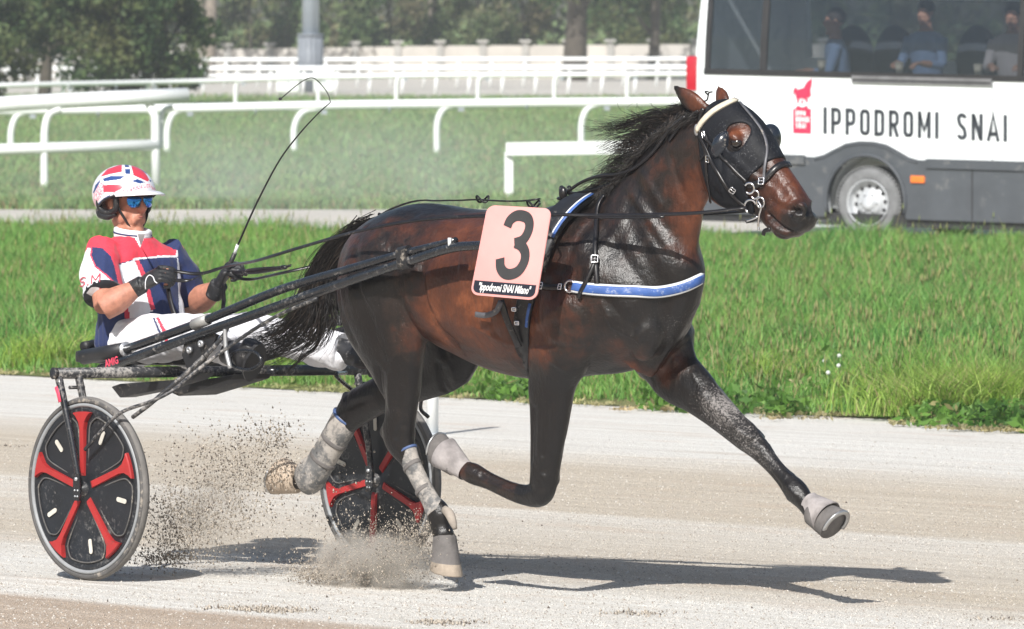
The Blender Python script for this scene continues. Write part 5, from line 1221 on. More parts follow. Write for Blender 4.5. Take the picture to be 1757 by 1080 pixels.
# axle bar: near end (92,640) to far end (640,632)
bn, bf = ps(92, 641, -.80), ps(652, 634, .78)
ax = rod('axle_bar', [bn, bf], .0215, M_DUSTY, 18)
mkg('end_cap', [lathe(bn, (bn - bf), [(.0, -.01), (.022, -.01), (.023, .003), (.018, .006), (0, .006)], 20)], M_BPLAS, ax)
mkg('end_cap', [lathe(bf, (bf - bn), [(.0, -.01), (.022, -.01), (.023, .003), (.018, .006), (0, .006)], 20)], M_BPLAS, ax)
# forks
for v, cz, xs in ((-.74, .352, 0), (.74, .335, 1)):
    o_, i_ = (-.045, .045) if v < 0 else (.045, -.045)
    top = bn + (bf - bn) * (.028 if v < 0 else .985); hubc = sw(0, v, cz)
    for off, nm in ((o_, 'fork_leg'), (i_, 'fork_leg')):
        t0 = (bn if v < 0 else bf) + (bf - bn) / np.linalg.norm(bf - bn) * ((.02 if off < 0 else .115) if v < 0 else (-.02 if off > 0 else -.115))
        h0 = hubc + SL * off
        rod(nm, [t0, t0 * .45 + h0 * .55 + SH * .01, h0 + ZV * .02 + SH * .0], [.0155, .011], M_DUSTY if off == i_ else M_CARB, 12)
        pl = [(-.020, .055), (.016, .06), (.022, -.02), (.012, -.045), (-.012, -.045), (-.022, -.01)]
        k = -1 if off < 0 else 1
        pp = mkg('dropout_plate', [extr(np.array([h0 + SL * k * .010 + SH * a + ZV * b for a, b in pl]), SL * k * .005)], M_CARB, sulky, smooth=False)
        for a, b in ((-.009, -.005), (.009, -.005), (-.007, -.028), (.007, -.028)):
            mkg('bolt', [tube([h0 + SL * k * .010 + SH * a + ZV * b, h0 + SL * k * .019 + SH * a + ZV * b], .0035, 8)], M_STEEL, pp)
        mkg('bolt', [tube([h0 + SL * k * .010 + ZV * .038, h0 + SL * k * .021 + ZV * .038], .0075, 10)], M_STEEL, pp)
    b0 = top + (bf - bn) / np.linalg.norm(bf - bn) * (.03 if v < 0 else -.03) - ZV * .055; b1 = b0 + (bf - bn) / np.linalg.norm(bf - bn) * (.07 if v < 0 else -.07)
    rod('fork_bridge', [b0, b1], .007, M_DUSTY)
# small crimson ribbon-shaped sticker on the near fork
st = bn + (ps(148, 850, -.785) - bn) * .20
mkg('sticker', [ribbon([ps(103, 664, -.8) - SL * .02, ps(107, 676, -.8) - SL * .02, ps(110, 690, -.8) - SL * .02], [-SL] * 3, .018, .002)], M_PINKL, sulky)
# thin bent stays from the near wheel up to the shaft
rod('stay', [ps(146, 772, -.80), ps(172, 742, -.80), ps(208, 708, -.78), ps(262, 688, -.74), ps(300, 668, -.68), ps(330, 642, -.6), ps(400, 590, -.5), ps(470, 545, -.44), ps(545, 512, -.42)], .0075, M_DUSTY, 8)
rod('stay', [ps(228, 716, -.62), ps(262, 690, -.62), ps(320, 640, -.55), ps(350, 612, -.5)], .009, M_DUSTY, 8)
rod('stay', [ps(735, 716, .80), ps(722, 702, .76), ps(724, 678, .70), ps(716, 664, .66)], .008, M_CARB, 8); rod('stay', [ps(594, 640, .5), ps(577, 645, .3), ps(612, 676, .6), ps(650, 710, .74)], .008, M_CARB, 8)
# near shaft: lower long tube and upper tube, clamped together
lo = [ps(172, 634, -.36), ps(400, 553, -.38), ps(600, 482, -.40), ps(700, 449, -.41), ps(770, 427, -.42), ps(815, 422, -.42), ps(870, 420, -.41)]
up = [ps(150, 612, -.34), ps(216, 600, -.355), ps(345, 553, -.37), ps(480, 498, -.39), ps(600, 462, -.40), ps(690, 436, -.405), ps(782, 413, -.41)]
def shaft(lo, up, far=False):
    s1 = rod('shaft', lo, [.0185, .0185, .018, .016], M_CARB, 16); s2 = rod('upper_tube', up[1:], [.0175, .0175, .016, .013], M_CARB, 16)
    mkg('grip', [tube([up[0] - (up[1] - up[0]) * .10, up[0] * .5 + up[1] * .5, up[1]], .029, 18)], M_BPLAS, s2); d = (up[1] - up[0]) / np.linalg.norm(up[1] - up[0])
    mkg('grip_ring', [tube([up[1] - d * .003, up[1] + d * .004], .030, 20), ], M_STEEL, s2)
    c0 = np.asarray(up[2]); d2 = (np.asarray(up[3]) - c0) / np.linalg.norm(np.asarray(up[3]) - c0)
    mkg('collar', [tube([c0 - d2 * .045, c0 + d2 * .045], .0225, 18)], M_DUSTCOL, s2)
    a, b = np.asarray(up[5]), np.asarray(lo[3]); m_ = (a + b) / 2; d3 = (np.asarray(up[6]) - a) / np.linalg.norm(np.asarray(up[6]) - a); w_ = np.cross(SL, d3); w_ /= np.linalg.norm(w_); n = 20; rings = []
    for t in (-.028, .028):
        rings.append(np.array([m_ + d3 * t + w_ * (.020 * math.cos(x) + (.5 * np.linalg.norm(a - b) if math.cos(x) > 0 else -.5 * np.linalg.norm(a - b))) + SL * .021 * math.sin(x) for x in np.linspace(0, 6.2832, n, endpoint=False)]))
    mkg('clamp', [loft(rings)], M_BPLAS, s1, smooth=False)
    e_ = np.asarray(up[6]); mkg('tip_bolt', [tube([e_ - d3 * .012 - SL * .02 + ZV * .012, e_ - d3 * .012 - SL * .02 - ZV * .018], .007, 10)], M_WHITE if 'M_WHITE' in globals() else M_STEEL, s2)
M_DUSTCOL = simple('grey_collar', (0.35, 0.35, 0.34), 0.5, .3, var=.15, scale=20, dust=.5)
shaft(lo, up)
def mir(P): 
    q = np.asarray(P) - OS; return OS + SH * (q @ SH) - SL * (q @ SL) + ZV * q[2]
shaft([mir(p) for p in lo], [mir(p) for p in up])
# braces between shaft, axle and seat
for sg in (0, 1):
    f_ = (lambda P: P) if sg == 0 else mir
    rod('brace', [f_(ps(352, 612, -.40)), f_(ps(384, 575, -.36)), f_(ps(392, 552, -.36))], .009, M_DUSTY); rod('brace', [f_(ps(395, 632, -.38)), f_(ps(388, 600, -.38)), f_(ps(386, 560, -.38))], .0085, M_STEEL)
    mkg('hinge_plate', [extr(np.array([f_(ps(x, y, -.37)) for x, y in ((318, 575), (352, 566), (372, 575), (362, 600), (340, 632), (322, 636), (312, 610))]), SL * (.012 if sg == 0 else -.012))], M_BPLAS, sulky, smooth=False)
    for x, y in ((325, 601), (345, 590)):
        hb = f_(ps(x, y, -.385)); mkg('hinge_bolt', [disc_ring(hb, SL, .004, .013, .012, 20)], M_STEEL, sulky)
    st_ = [f_(ps(x, y, -.30)) for x, y in ((395, 622), (408, 632), (430, 634), (448, 622), (440, 606), (416, 602), (398, 608))]
    mkg('stirrup', [tube(cr(np.array(st_), 5, closed=True), .007, 8, closed=True)], M_CARB, sulky)
# seat pan, seat back roll and under-plates
SB = lambda u, v, z: sw(u, v, z)
def slab(name, outline, z0, z1, mat, curve=None, parent=None):
    V = [SB(u, v, z0 + (curve(u, v) if curve else 0)) for u, v in outline] + [SB(u, v, z1 + (curve(u, v) if curve else 0)) for u, v in outline]; n = len(outline)
    return mk(name, V, [tuple(range(n - 1, -1, -1)), tuple(range(n, 2 * n))] + [(i, (i + 1) % n, n + (i + 1) % n, n + i) for i in range(n)], mat, parent or sulky, smooth=False)
up0 = sloc(ps(240, 610, 0)); 
seat = slab('seat', [(-.78, -.16), (-.74, -.20), (-.42, -.22), (-.22, -.10), (-.18, 0), (-.22, .10), (-.42, .22), (-.74, .20), (-.78, .16)], .800, .845, M_BPLAS); bevel(seat, .012)
rodb = rod('seat_roll', [SB(-.76, -.14, .86), SB(-.79, 0, .87), SB(-.76, .14, .86)], .020, M_BPLAS, 16)
for sg in (-1, 1): rod('seat_strut', [SB(-.62, .16 * sg, .80), SB(-.30, .20 * sg, .78), SB(-.02, .22 * sg, .775)], .014, M_CARB)
def plate(name, px, v0, v1, th=.018):
    A = [ps(x, y, v0) for x, y in px]; n = len(A); B = [p + SL * (v1 - v0) for p in A]; V = np.vstack([A, B])
    o = mk(name, V, [tuple(range(n - 1, -1, -1)), tuple(range(n, 2 * n))] + [(i, (i + 1) % n, n + (i + 1) % n, n + i) for i in range(n)], M_BPLAS, sulky, smooth=False); return bevel(o, .006)
plate('foot_board', [(190, 664), (204, 659), (300, 652), (345, 640), (330, 652), (262, 672), (205, 683)], -.30, -.22); plate('foot_board', [(288, 672), (330, 655), (400, 643), (395, 652), (345, 668), (305, 680)], -.10, .10)
# small crimson lettering on the near shaft
g_ = []
fr_o = ps(182, 627, -.385) - SL * .004; fr_x = (ps(215, 616, -.385) - ps(182, 627, -.385)); Lx = np.linalg.norm(fr_x); fr_x /= Lx; fr_y = np.cross(SL, fr_x); fr_y *= np.sign(fr_y[2])
for i, c in enumerate('WING'):
    pass
V_, F_ = text_mesh('AMIG', .040, lambda x, y, z: fr_o + fr_x * (x + Lx / 2) + fr_y * y - SL * .016, sx=.85, bold=.0012)
mk('lettering', V_, F_, M_PINKL, sulky, smooth=False)
# ------------------------------------------------------------------ harness on the horse
M_LEA = simple('black_harness_leather', (0.011, 0.010, 0.011), 0.33, var=0.3, scale=30, dust=.15, dustcol=(0.30, 0.28, 0.26), dscale=80)
M_LEAG = simple('grey_worn_strap', (0.09, 0.09, 0.10), 0.4, var=0.3, scale=30, dust=.3); M_CHROME = simple('chrome_ring', (0.75, 0.75, 0.77), 0.15, 1.0, var=0.05)
M_BROW = simple('cream_fleece_band', (0.62, 0.56, 0.45), 0.9, var=0.2, scale=40, bump=.003); M_BLUE = simple('royal_blue_strap', (0.040, 0.105, 0.33), 0.6, var=0.2, scale=20, dust=.6, dustcol=(0.42, 0.46, 0.55), dscale=45)
M_WEDGE = simple('white_strap_edge', (0.72, 0.74, 0.76), 0.55, var=0.08); M_HOOD = simple('dusty_black_hood', (0.007, 0.008, 0.011), 0.6, var=0.3, scale=14, dust=.05, dustcol=(0.22, 0.22, 0.23), dscale=130, bump=.002, spec=0.22)
M_BLINK = simple('blinker_shell', (0.012, 0.016, 0.024), 0.25, var=0.2, coat=.4, dust=.2, dscale=70)
def strap(name, px, w, t=.004, mat=None, parent=None, off=.001, extra=None):
    P, N = surf_path(px, off=off)
    return mkg(name, [ribbon(P, N, w, t)], mat or M_LEA, parent or horse)
# blinker hood: the coat surface of the head, lifted 5 mm
hood_px = [(1206, 196), (1216, 176), (1240, 168), (1268, 172), (1300, 194), (1328, 236), (1345, 268), (1336, 268), (1318, 272), (1304, 288), (1290, 305), (1284, 316), (1282, 330), (1292, 352), (1290, 368), (1262, 366), (1240, 358), (1226, 344), (1218, 322), (1212, 290), (1206, 250), (1202, 222)]
hole_px = [(1244, 220), (1250, 212), (1264, 211), (1273, 218), (1277, 230), (1276, 244), (1270, 257), (1260, 263), (1250, 258), (1244, 243)]
def inpoly(u, z, poly):
    r = np.zeros(len(u), bool); n = len(poly)
    for i in range(n):
        (x0, y0), (x1, y1) = poly[i], poly[(i + 1) % n]
        c = ((y0 > z) != (y1 > z)) & (u < (x1 - x0) * (z - y0) / (y1 - y0 + 1e-12) + x0); r ^= c
    return r
def poly_sd(u, z, poly):
    P = list(poly) + [poly[0]]; d = seg_d(u, z, P); return np.where(inpoly(u, z, poly), -d, d)
HQ = np.asarray(HF); FCN = HV[HQ].mean(1); fu, fv, fz = (FCN - OH) @ HH, (FCN - OH) @ HL, FCN[:, 2]
PO, PI_ = uz(hood_px, -.06), uz(hole_px, -.088)
def patch(name, test, lift, thick, mat, iters=3, parent=horse, attrs=None):
    sel = test; fs = HQ[sel]; ids = np.unique(fs); mp = -np.ones(len(HV), int); mp[ids] = np.arange(len(ids)); n = len(ids); q = mp[fs]
    A = HV[ids] + HN[ids] * lift; E = {}
    for f in q:
        for a, b in zip(f, np.roll(f, -1)): E[(a, b)] = E.get((a, b), 0) + 1
    bd = [(a, b) for (a, b) in E if (b, a) not in E]; nb = {}
    for a, b in bd: nb.setdefault(a, []).append(b); nb.setdefault(b, []).append(a)
    for _ in range(iters * 3):
        A2 = A.copy()
        for a, l_ in nb.items():
            if len(l_) == 2: A2[a] = A[a] * .4 + (A[l_[0]] + A[l_[1]]) * .3
        A = A2
    B = A - HN[ids] * thick
    Fc = [tuple(f) for f in q] + [tuple(n + f[::-1]) for f in q] + [(b, a, n + a, n + b) for a, b in bd]
    return mk(name, np.vstack([A, B]), Fc, mat, parent)
ear_k = (np.hypot(*(lambda c: (fu - c[0], fz - c[2]))(hloc(ph(1196, 176, -.06)))) > .030) & (np.hypot(*(lambda c: (fu - c[0], fz - c[2]))(hloc(ph(1236, 160, .05)))) > .045) & (fz < hloc(ph(1230, 166, 0))[2] + .004)
head_ok = (fu > hloc(ph(1200, 250, 0))[0] - .05)
hood = patch('hood', inpoly(fu, fz, PO) & ~inpoly(fu, fz, PI_) & head_ok & ear_k, .006, .005, M_HOOD, 4)
# blinker cups: quarter shells behind each eye
def cup(cx_, cy_, v, ru, rz, rl, a0, a1, sgn):
    c = ph(cx_, cy_, v); rings = []; e1 = HH * .85 - ZV * .53; e2 = HH * .53 + ZV * .85
    for i, th in enumerate(np.linspace(0.05, 1, 9)):
        ring = []
        for x in np.linspace(R(a0), R(a1), 18): ring.append(c + e1 * ru * math.cos(x) * math.sin(th * math.pi / 2) + e2 * rz * math.sin(x) * math.sin(th * math.pi / 2) + HL * sgn * rl * math.cos(th * math.pi / 2))
        rings.append(ring)
    A = np.array(rings); n = 18; V = np.vstack([A.reshape(-1, 3), (A - HL * sgn * .003 + (c - A) * .05).reshape(-1, 3)]); k = 9 * n; Fc = []
    for i in range(8):
        for j in range(n - 1):
            a = i * n + j; Fc += [(a, a + 1, a + n + 1, a + n), (k + a, k + a + n, k + a + n + 1, k + a + 1)]
    for i in range(8): Fc += [(i * n, i * n + n, k + i * n + n, k + i * n), (i * n + n - 1, k + i * n + n - 1, k + i * n + 2 * n - 1, i * n + 2 * n - 1)]
    for j in range(n - 1): Fc += [(j, k + j, k + j + 1, j + 1)]
    return mk('blinker_cup', V, Fc, M_BLINK, hood)
for (x, y, v, ru, rl, rz) in ((1240, 250, -.078, .036, .046, .058), (1317, 244, .085, .050, .045, .070)):
    c = ph(x, y, v); e1 = HH * .90 - ZV * .44; e2 = HH * .44 + ZV * .90
    mkg('blinker_cup', [ellip(c, (e1 * ru, HL * rl, e2 * rz), 24, 16)], M_BLINK, hood)
# browband with rosette
P, N = surf_path([(1200, 226), (1208, 212), (1226, 194), (1250, 181), (1272, 174), (1284, 180)], off=.006)
bb = mkg('browband', [ribbon(P, N, .024, .010)], M_BROW, horse)
ro, rn_ = surf(1199, 224, .010); mkg('rosette', [ellip(ro, (rn_ * .006, np.cross(rn_, ZV) * .016, ZV * .022), 18, 10)], M_STEEL, bb)
# cheek pieces, throat strap, noseband, bit
strap('cheek_strap', [(1203, 232), (1214, 254), (1226, 282), (1240, 306), (1256, 330), (1272, 346), (1282, 352)], .014, .005, off=.008)
strap('cheek_strap', [(1212, 236), (1222, 246), (1240, 268), (1262, 292), (1284, 312)], .011, .005, off=.009)
strap('cheek_strap', [(1268, 180), (1292, 208), (1308, 232), (1316, 258), (1314, 282), (1312, 312)], .011, .004, M_LEAG, off=.008)
strap('throat_strap', [(1204, 232), (1214, 262), (1216, 300), (1222, 340), (1222, 357)], .012, .004, off=.007)
strap('cheek_strap', [(1213, 230), (1219, 244), (1216, 262), (1204, 277)], .006, .003, off=.008)
strap('noseband', [(1285, 316), (1296, 318), (1308, 313), (1320, 302), (1332, 288), (1346, 283), (1356, 287)], .026, .006, off=.005)
def ring_at(name, x, y, r, th, tiltv=(0, 0), off=.016, parent=None, oval=1.0, gapa=None):
    s = surf(x, y, off); 
    if s is None: s = (ph(x, y, -.10), -HL)
    p, n = s; n = n * .4 - HL * .6 + np.array([0, -.5, 0]); n /= np.linalg.norm(n); a = np.cross(n, ZV); a /= np.linalg.norm(a); b = np.cross(a, n)
    a0, a1 = gapa or (0, 360); P = [p + a * r * math.cos(R(t)) + b * r * oval * math.sin(R(t)) for t in np.linspace(a0, a1, 30, endpoint=bool(gapa))]
    return mkg(name, [tube(P, th, 8, closed=not gapa)], M_CHROME, parent or horse)
bit = ring_at('bit_ring', 1290, 322, .019, .0045, gapa=(30, 310)); ring_at('bit_ring', 1300, 333, .015, .0038, gapa=(60, 330)); ring_at('bit_ring', 1310, 347, .015, .0038, oval=1.25); ring_at('bit_ring', 1293, 352, .024, .0042, gapa=(-60, 160))
def buckle(x, y, w, h, parent=horse, off=.012, ang=0):
    s = surf(x, y, off)
    if s is None: return
    p, n = s; a = np.cross(n, ZV); a /= np.linalg.norm(a); b = np.cross(a, n); ca, sa = math.cos(R(ang)), math.sin(R(ang)); a, b = a * ca + b * sa, b * ca - a * sa
    P = [p + a * w * sx + b * h * sy for sx, sy in ((-1, -1), (1, -1), (1, 1), (-1, 1))]; P = resamp(np.array(P + [P[0]]), .004)[:-1]
    return mkg('buckle', [tube(P, .0028, 6, closed=True), tube([p - a * w, p + a * w], .0022, 6)], M_CHROME, parent)
buckle(1218, 273, .008, .012); buckle(1258, 325, .010, .010, ang=40); buckle(1308, 312, .010, .012); buckle(1211, 232, .006, .012, ang=-20)
mkg('bit_cheek', [tube(cr(np.array([ph(x, y, -.085) for x, y in ((1300, 345), (1306, 356), (1303, 368), (1301, 386), (1302, 396))]), 5), .004, 8)], M_CHROME, horse)
mkg('bit_cheek', [tube(cr(np.array([ph(x, y, -.085) for x, y in ((1280, 380), (1292, 376), (1300, 372))]), 4), .004, 8)], M_CHROME, horse)
mkg('chin_strap', [ribbon(*(lambda P: (P, [-HL] * len(P)))(cr(np.array([ph(1300, 372, -.07), ph(1294, 378, -.07), ph(1281, 381, -.07)]), 4)), .012, .004)], M_LEA, horse)
mkg('chin_strap', [ribbon(*(lambda P: (P, [-HL] * len(P)))(cr(np.array([ph(1322, 394, -.05), ph(1313, 396, -.05), ph(1310, 404, -.05)]), 4)), .016, .005)], M_LEA, horse)
# knot and fittings at the poll
for pts in ([(1202, 175), (1213, 172), (1216, 160), (1222, 158)], [(1216, 164), (1210, 158), (1215, 157)]):
    mkg('poll_tie', [tube(cr(np.array([ph(x, y, 0) for x, y in pts]), 4), .003, 6)], M_LEA, horse)
strap('crown_strap', [(1150, 243), (1165, 222), (1180, 206), (1192, 194), (1200, 190)], .012, .004, off=.004)
strap('crown_strap', [(1208, 186), (1202, 210), (1204, 232)], .016, .004, off=.006)
# saddle pad and girth: loops round the barrel
def barrel_loop(u, tilt, n=64, lift=.004, ur=None):
    """closed loop of points round the body at station u (leaning by tilt)"""
    z0 = 1.15; P = []; N = []
    for x in np.linspace(0, 2 * math.pi, n, endpoint=False):
        d = HL * math.sin(x) + ZV * math.cos(x) - HH * tilt * math.cos(x); d /= np.linalg.norm(d); o = hw(u, 0, z0)
        h_ = HBVH.ray_cast(Vector(o), Vector(d))
        if h_[0] is None: continue
        nn = np.array(h_[1]); nn = nn if nn @ d > 0 else -nn; P.append(np.array(h_[0]) + nn * lift); N.append(nn)
    P, N = np.array(P), np.array(N)
    for _ in range(3): P = (np.roll(P, 1, 0) + P * 2 + np.roll(P, -1, 0)) / 4; N = (np.roll(N, 1, 0) + N * 2 + np.roll(N, -1, 0)) / 4
    return P + N * .004, N / np.linalg.norm(N, axis=1, keepdims=True)
ga, gb_ = hloc(surf(948, 400)[0]), hloc(surf(896, 575)[0]); ut = hloc(ph(960, 350, 0))[0]; tl_ = -(ga[0] - gb_[0]) / (ga[2] - gb_[2])
um = float(np.interp(1.15, [gb_[2], ga[2]], [gb_[0], ga[0]]))
P, N = barrel_loop(um, tl_ * 1.0)
gp = mkg('girth', [ribbon(P, N, .070, .008, closed=True)], M_LEA, horse)
gi_ = [i % len(P) for i in range(-21, -17)]; mkg('girth_edge', [ribbon(P[gi_] + N[gi_] * .009 + HH * .030, N[gi_], .012, .003)], M_BLUE, gp)
mkg('saddle_pad', [ribbon(P[[i % len(P) for i in range(-13, 14)]] + N[[i % len(P) for i in range(-13, 14)]] * .010, N[[i % len(P) for i in range(-13, 14)]], .13, .018)], M_BPLAS, horse)
bl = P[[i % len(P) for i in range(-9, -1)]] + N[[i % len(P) for i in range(-9, -1)]] * .034 + HH * .060
nb = N[[i % len(P) for i in range(-9, -1)]]
mkg('shoulder_band', [ribbon(bl, nb, .024, .004)], M_BLUE, horse); mkg('shoulder_band_edge', [ribbon(bl + nb * .004 - HH * .004, nb, .007, .002)], M_WEDGE, horse)
for dx in (0, .02):
    mkg('terret', [disc_ring(hw(ut + .03 + dx, -.02 + dx, 1.51), HH + SL * .3, .012, .018, .006, 24)], M_LEA, horse)
mkg('saddle_peak', [ellip(ph(975, 343, -.02) + ZV * .004, (HH * .055, HL * .03, ZV * .012), 18, 10)], M_LEA, horse)
# breast band: royal blue with white edges, laid round the chest
P1, N1 = surf_path([(985, 493), (1010, 496), (1050, 499), (1090, 501), (1130, 501), (1160, 496), (1185, 487), (1203, 476)], off=.004, spread=14)
ctr = hw(2.2, 0, 1.10); e1 = P1[-1]; ext = []; en = []
z_e = P1[-1][2]
for x in np.linspace(-.55, 1.9, 26):
    d = HH * math.cos(x) + HL * math.sin(x); o = hw(2.16, 0, 1.16 - .0 * x); h_ = HBVH.ray_cast(Vector(o), Vector(d))
    if h_[0] is not None:
        q = np.array(h_[0]); nn = np.array(h_[1]); nn = nn if nn @ d > 0 else -nn
        if (q - OH) @ HL > (P1[-1] - OH) @ HL + .02: ext.append(q + nn * .006 + ZV * (z_e - 1.16) * math.exp(-max(0, x - .2))); en.append(nn)
P1 = np.vstack([P1] + ([np.array(ext)] if ext else [])); N1 = np.vstack([N1] + ([np.array(en)] if en else []))
for _ in range(6): P1[1:-1] = (P1[:-2] + 2 * P1[1:-1] + P1[2:]) / 4; N1[1:-1] = (N1[:-2] + 2 * N1[1:-1] + N1[2:]) / 4
N1 /= np.linalg.norm(N1, axis=1, keepdims=True)
bc = mkg('breast_band', [ribbon(P1 + N1 * .004, N1, .046, .007)], M_WEDGE, horse); mkg('blue_face', [ribbon(P1 + N1 * .0112, N1, .031, .002)], M_BLUE, bc)
ring_at('breast_ring', 981, 493, .021, .0045, off=.014)
strap('side_strap', [(924, 490), (945, 494), (975, 493)], .022, .006, off=.008); buckle(933, 492, .010, .012, off=.018); buckle(966, 494, .008, .010, off=.018)
# neck strap carrying the breast band
strap('neck_strap', [(1042, 338), (1030, 355), (1025, 385), (1023, 420), (1022, 448), (1017, 462), (1008, 484), (996, 512)], .017, .005, off=.012)
strap('neck_strap', [(1022, 448), (1024, 470), (1026, 492)], .020, .004, off=.010); buckle(1021, 447, .012, .013, off=.022)
# tail crupper strap along the spine
Ps = [hw(u, 0, 0) for u in np.linspace(hloc(ph(655, 375, 0))[0], hloc(ph(925, 350, 0))[0], 22)]; cp = []; cn = []
for q in Ps:
    h_ = HBVH.ray_cast(Vector((q[0], q[1], 2.5)), Vector((0, 0, -1)))
    if h_[0] is not None: cp.append(np.array(h_[0]) + ZV * .006); cn.append(ZV)
cp = np.array(cp); cp[:, 2] += np.interp(np.linspace(0, 1, len(cp)), [0, .35, .6, 1], [.004, .002, .028, .03])
mkg('crupper_strap', [ribbon(cp, cn, .016, .006)], M_LEA, horse)
for x, y in ((828, 342), (915, 350), (660, 372)):
    c = ph(x, y, 0); mkg('strap_knot', [tube(cr(np.array([c + HH * .03 * math.cos(t) + ZV * .012 * math.sin(2 * t) + HL * .012 * math.sin(t) for t in np.linspace(0, 6.28, 12, endpoint=False)]), 3, closed=True), .004, 6, closed=True)], M_LEA, horse)
# overcheck rein: from the poll back to the saddle in two loose loops
for v, px in ((-.02, [(1176, 200), (1150, 222), (1120, 262), (1090, 288), (1060, 300), (1030, 302), (1000, 312), (975, 328)]), (.02, [(1180, 196), (1152, 216), (1122, 262), (1092, 296), (1062, 310), (1024, 324), (990, 332), (972, 330)])):
    mkg('overcheck_rein', [tube(cr(np.array([ph(x, y, v - .05) for x, y in px]), 6), .0065, 8)], M_LEA, horse)
mkg('strap_knot', [ellip(ph(966, 332, -.05), (HH * .018, HL * .014, ZV * .026), 14, 10)], M_LEA, horse)
# hanging girth end and buckles under the number tag
def hang(name, px, v, w, mat=M_LEA, t=.005):
    P = cr(np.array([ph(x, y, v) for x, y in px]), 5); return mkg(name, [ribbon(P, [-HL] * len(P), w, t)], mat, horse)
strap('girth_strap', [(868, 515), (876, 540), (886, 562), (897, 592)], .028, .006, off=.03); strap('girth_strap', [(870, 516), (862, 532), (846, 540), (826, 538)], .022, .006, M_LEAG, off=.035)
for k in range(2): buckle(889 + k * 5, 530 + k * 22, .009, .006, off=.03)
# number tag
A = [(838, 352), (948, 358), (922, 516), (808, 506)]
vt = -.46
TL_, TR_, BR_, BL_ = [ph(x, y, vt) for x, y in A]
def tagp(a, b, o=0.0):
    """a,b in 0..1 (from left, from bottom)"""
    P = (BL_ * (1 - a) + BR_ * a) * (1 - b) + (TL_ * (1 - a) + TR_ * a) * b; nrm = np.cross(TR_ - TL_, TL_ - BL_); nrm /= np.linalg.norm(nrm)
    if nrm @ (CAM - P) < 0: nrm = -nrm
    return P + nrm * o
def rrect(x0, y0, x1, y1, rx, ry, corners=(1, 1, 1, 1)):
    pts = []
    for i, (cx_, cy_, a0) in enumerate(((x1 - rx, y1 - ry, 0), (x0 + rx, y1 - ry, 90), (x0 + rx, y0 + ry, 180), (x1 - rx, y0 + ry, 270))):
        sx, sy = (1, 1, -1, -1)[(i + 0) % 4], 1
        if corners[i]: pts += [(cx_ + rx * math.cos(R(a)), cy_ + ry * math.sin(R(a))) for a in np.linspace(a0, a0 + 90, 7)]
        else: pts.append(((x1, y1), (x0, y1), (x0, y0), (x1, y0))[i])
    return pts
M_TAG = simple('pink_number_card', (0.78, 0.36, 0.34), 0.55, var=0.06, scale=6); M_TAGK = simple('charcoal_print', (0.045, 0.045, 0.048), 0.5, var=0.15, scale=20); M_TAGN = simple('navy_print', (0.012, 0.015, 0.028), 0.5)
def tagpoly(name, pts, o, th, mat, parent):
    P = np.array([tagp(a, b, o) for a, b in pts]); nrm = tagp(.5, .5, 1) - tagp(.5, .5, 0); return mkg(name, [extr(P, nrm * th)], mat, parent, smooth=False)
tg = tagpoly('number_tag', rrect(0, 0, 1, 1, .12, .09), 0, .006, M_TAG, horse)
bevel(tg, .0025, 2, 50)
tagpoly('tag_strip', rrect(.035, .03, .965, .165, .09, .06, (0, 0, 1, 1)), .0065, .001, M_TAGN, tg)
th3 = [ (.355, .735), (.375, .84), (.46, .905), (.56, .91), (.68, .89), (.745, .81), (.735, .70), (.66, .60), (.55, .575)]
# digit: two bowls, thick strokes
def fr3(a, b, z): return tagp(a, b, .0066 + z)
def thick(name, pts, wx, wy, parent):
    """stroke with a width that is even in metres although a and b are scaled differently"""
    W_ = np.linalg.norm(TR_ - TL_); H_ = np.linalg.norm(TL_ - BL_); P = np.array([(a * W_, b * H_) for a, b in pts]); P = cr(P, 5)
    return stroke2(P, wx, 0, .001, lambda x, y, z: fr3(x / W_, y / H_, z))
sw3 = .0415
g1 = thick('', [(.375, .775), (.40, .845), (.47, .895), (.56, .905), (.66, .88), (.71, .81), (.70, .715), (.64, .635), (.53, .598)], sw3, 0, tg)
g2 = thick('', [(.55, .612), (.65, .575), (.72, .50), (.725, .40), (.665, .305), (.56, .262), (.46, .27), (.385, .33), (.355, .425)], sw3, 0, tg)
mkg('digit', [g1], M_TAGK, tg, smooth=False)
V_, F_ = g2; nrm = tagp(.5, .5, 1) - tagp(.5, .5, 0); mk('digit', V_ + nrm * .0004, F_, M_TAGK, tg, smooth=False)
W_ = np.linalg.norm(TR_ - TL_); H_ = np.linalg.norm(TL_ - BL_)
V_, F_ = text_mesh('"Ippodromi SNAI Milano"', .040, lambda x, y, z: tagp(.5 + x / W_, .098 + y / H_, .0080), sx=.62, bold=.0009, shear=.18)
mk('lettering', V_, F_, M_WLET, tg, smooth=False)
mkg('tag_cord', [tube([tagp(.72, .99, .003), tagp(.74, 1.04, -.02), ph(925, 348, -.3)], .003, 6)], M_LEA, tg)
strap('tag_holder', [(905, 362), (900, 420), (893, 500)], .03, .006, off=.01)
